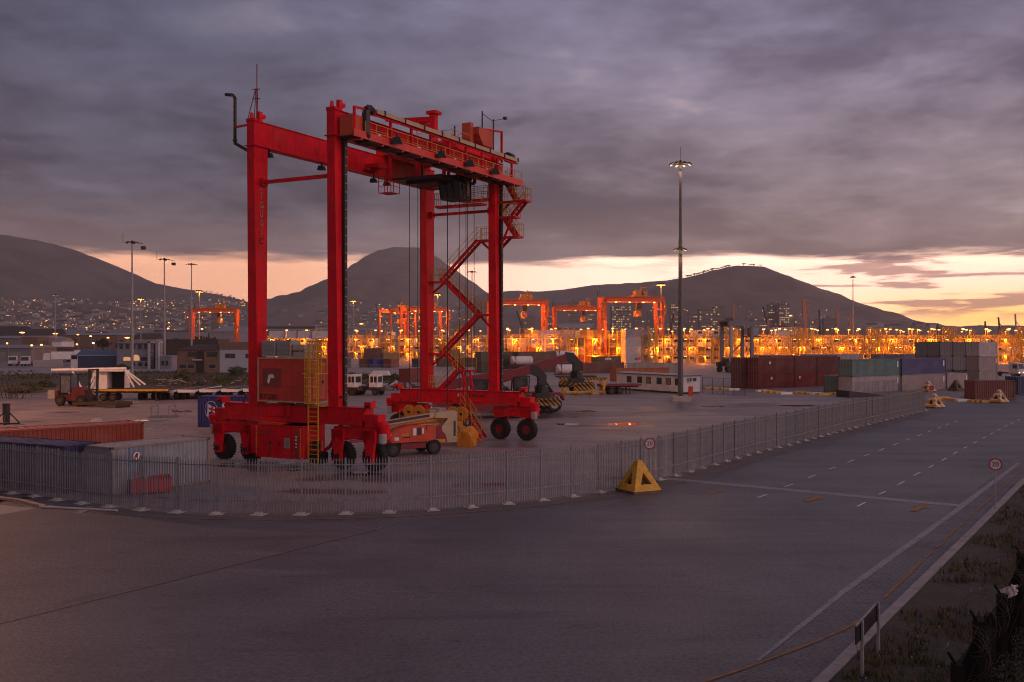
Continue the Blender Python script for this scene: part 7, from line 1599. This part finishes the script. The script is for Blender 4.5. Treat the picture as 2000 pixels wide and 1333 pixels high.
# flat town before the slope
for k in range(45):
    px, Y = RH.uniform(-20, 640), RH.uniform(620, 1450); o = link('house', hm[RH.choice((0, 1, 2))], None, (XA(px, Y), Y, 3.5), RH.uniform(-.4, .4)); s = RH.uniform(1, 2.2); o.scale = (s * 1.5, s, s); tag(o, 'low building on the flat ground between the yard and the left slope', 'house', 'low buildings on the flat ground')
for k in range(60):
    px, Y = RH.uniform(-10, 650), RH.uniform(600, 1450); z = RH.uniform(8, 22); r = Y * .00042 * RH.uniform(.6, 1.4); o = link('street_light', lampm[RH.choices((0, 1, 2), (70, 20, 10))[0]], None, (XA(px, Y), Y, z)); o.scale = (r, r, r); tag(o, 'glowing light on the flat ground before the left slope', 'light', 'lights on the flat ground')
# trees on the ridge of the right hill, at its foot and in the town
M['ridge'] = mat('ridge_tree_leaves', (.045, .038, .028), .95, var=.4, scale=.2)
tm = MB(); tm.tube((0, 0, -3), (0, 0, 7), .9, 5, r2=.6); tm.bar((0, 0, 5), (3, 0, 8.5), .3, .3); tm.bar((0, 0, 5.5), (-2.5, 1, 8.5), .3, .3); tme = tm.mesh('trunk', M['bark'])
cms = [crown_mesh(6.5, 2.6, 160, 1.0, s, 6).mesh('crown', M['ridge']) for s in (1, 2, 3)]
for k in range(34):
    px = 1342 + k * 2.9 + RH.uniform(-.8, .8) if k < 30 else (1452, 1466, 1472, 1486)[k - 30]; Y = HR.Yr; X = XA(px, Y); z = HR.h(X, Y)
    t = thing('tree', 'umbrella shaped pine on the skyline of the right hill', 'tree', (X, Y, z - 1), RH.uniform(0, 6), 'pines on the ridge of the right hill'); s = RH.uniform(.8, 1.25) * (1.25 if k >= 30 else 1.0); t.scale = (s, s, s); link('trunk', tme, t); link('crown', cms[k % 3], t, (0, 0, 5.6))
for k in range(26):
    px = RH.uniform(400, 480); Y = HL.Yr; X = XA(px, Y); z = HL.h(X, Y); t = thing('tree', 'small tree on the skyline of the left ridge', 'tree', (X, Y, z - 2), RH.uniform(0, 6), 'trees on the left ridge'); s = RH.uniform(.5, 1.1); t.scale = (s, s, s); link('trunk', tme, t); link('crown', cms[k % 3], t, (0, 0, 9))
for k in range(40):
    px, Y = RH.uniform(-20, 640), RH.uniform(420, 1500); t = thing('tree', 'dark round tree among the buildings before the left slope', 'tree', (XA(px, Y), Y, 0), RH.uniform(0, 6), 'trees on the flat ground'); s = RH.uniform(.5, .9); t.scale = (s, s, s); link('trunk', tme, t); link('crown', cms[k % 3], t, (0, 0, 8.5))
# ------------------------------------------------------------------ haze over the whole scene
hm_ = bpy.data.materials.new('haze'); hm_.use_nodes = True; nt = hm_.node_tree; nt.nodes.clear()
v_ = N(nt, 'ShaderNodeVolumePrincipled', {'Color': (.93, .88, .88), 'Density': 0.00013, 'Anisotropy': .38}); N(nt, 'ShaderNodeOutputMaterial', {'Volume': v_.outputs[0]})
m = MB(); m.b0(-4700, -250, -3, 4700, 7700, 568); o = m.build('haze', hm_); o['kind'] = 'stuff'
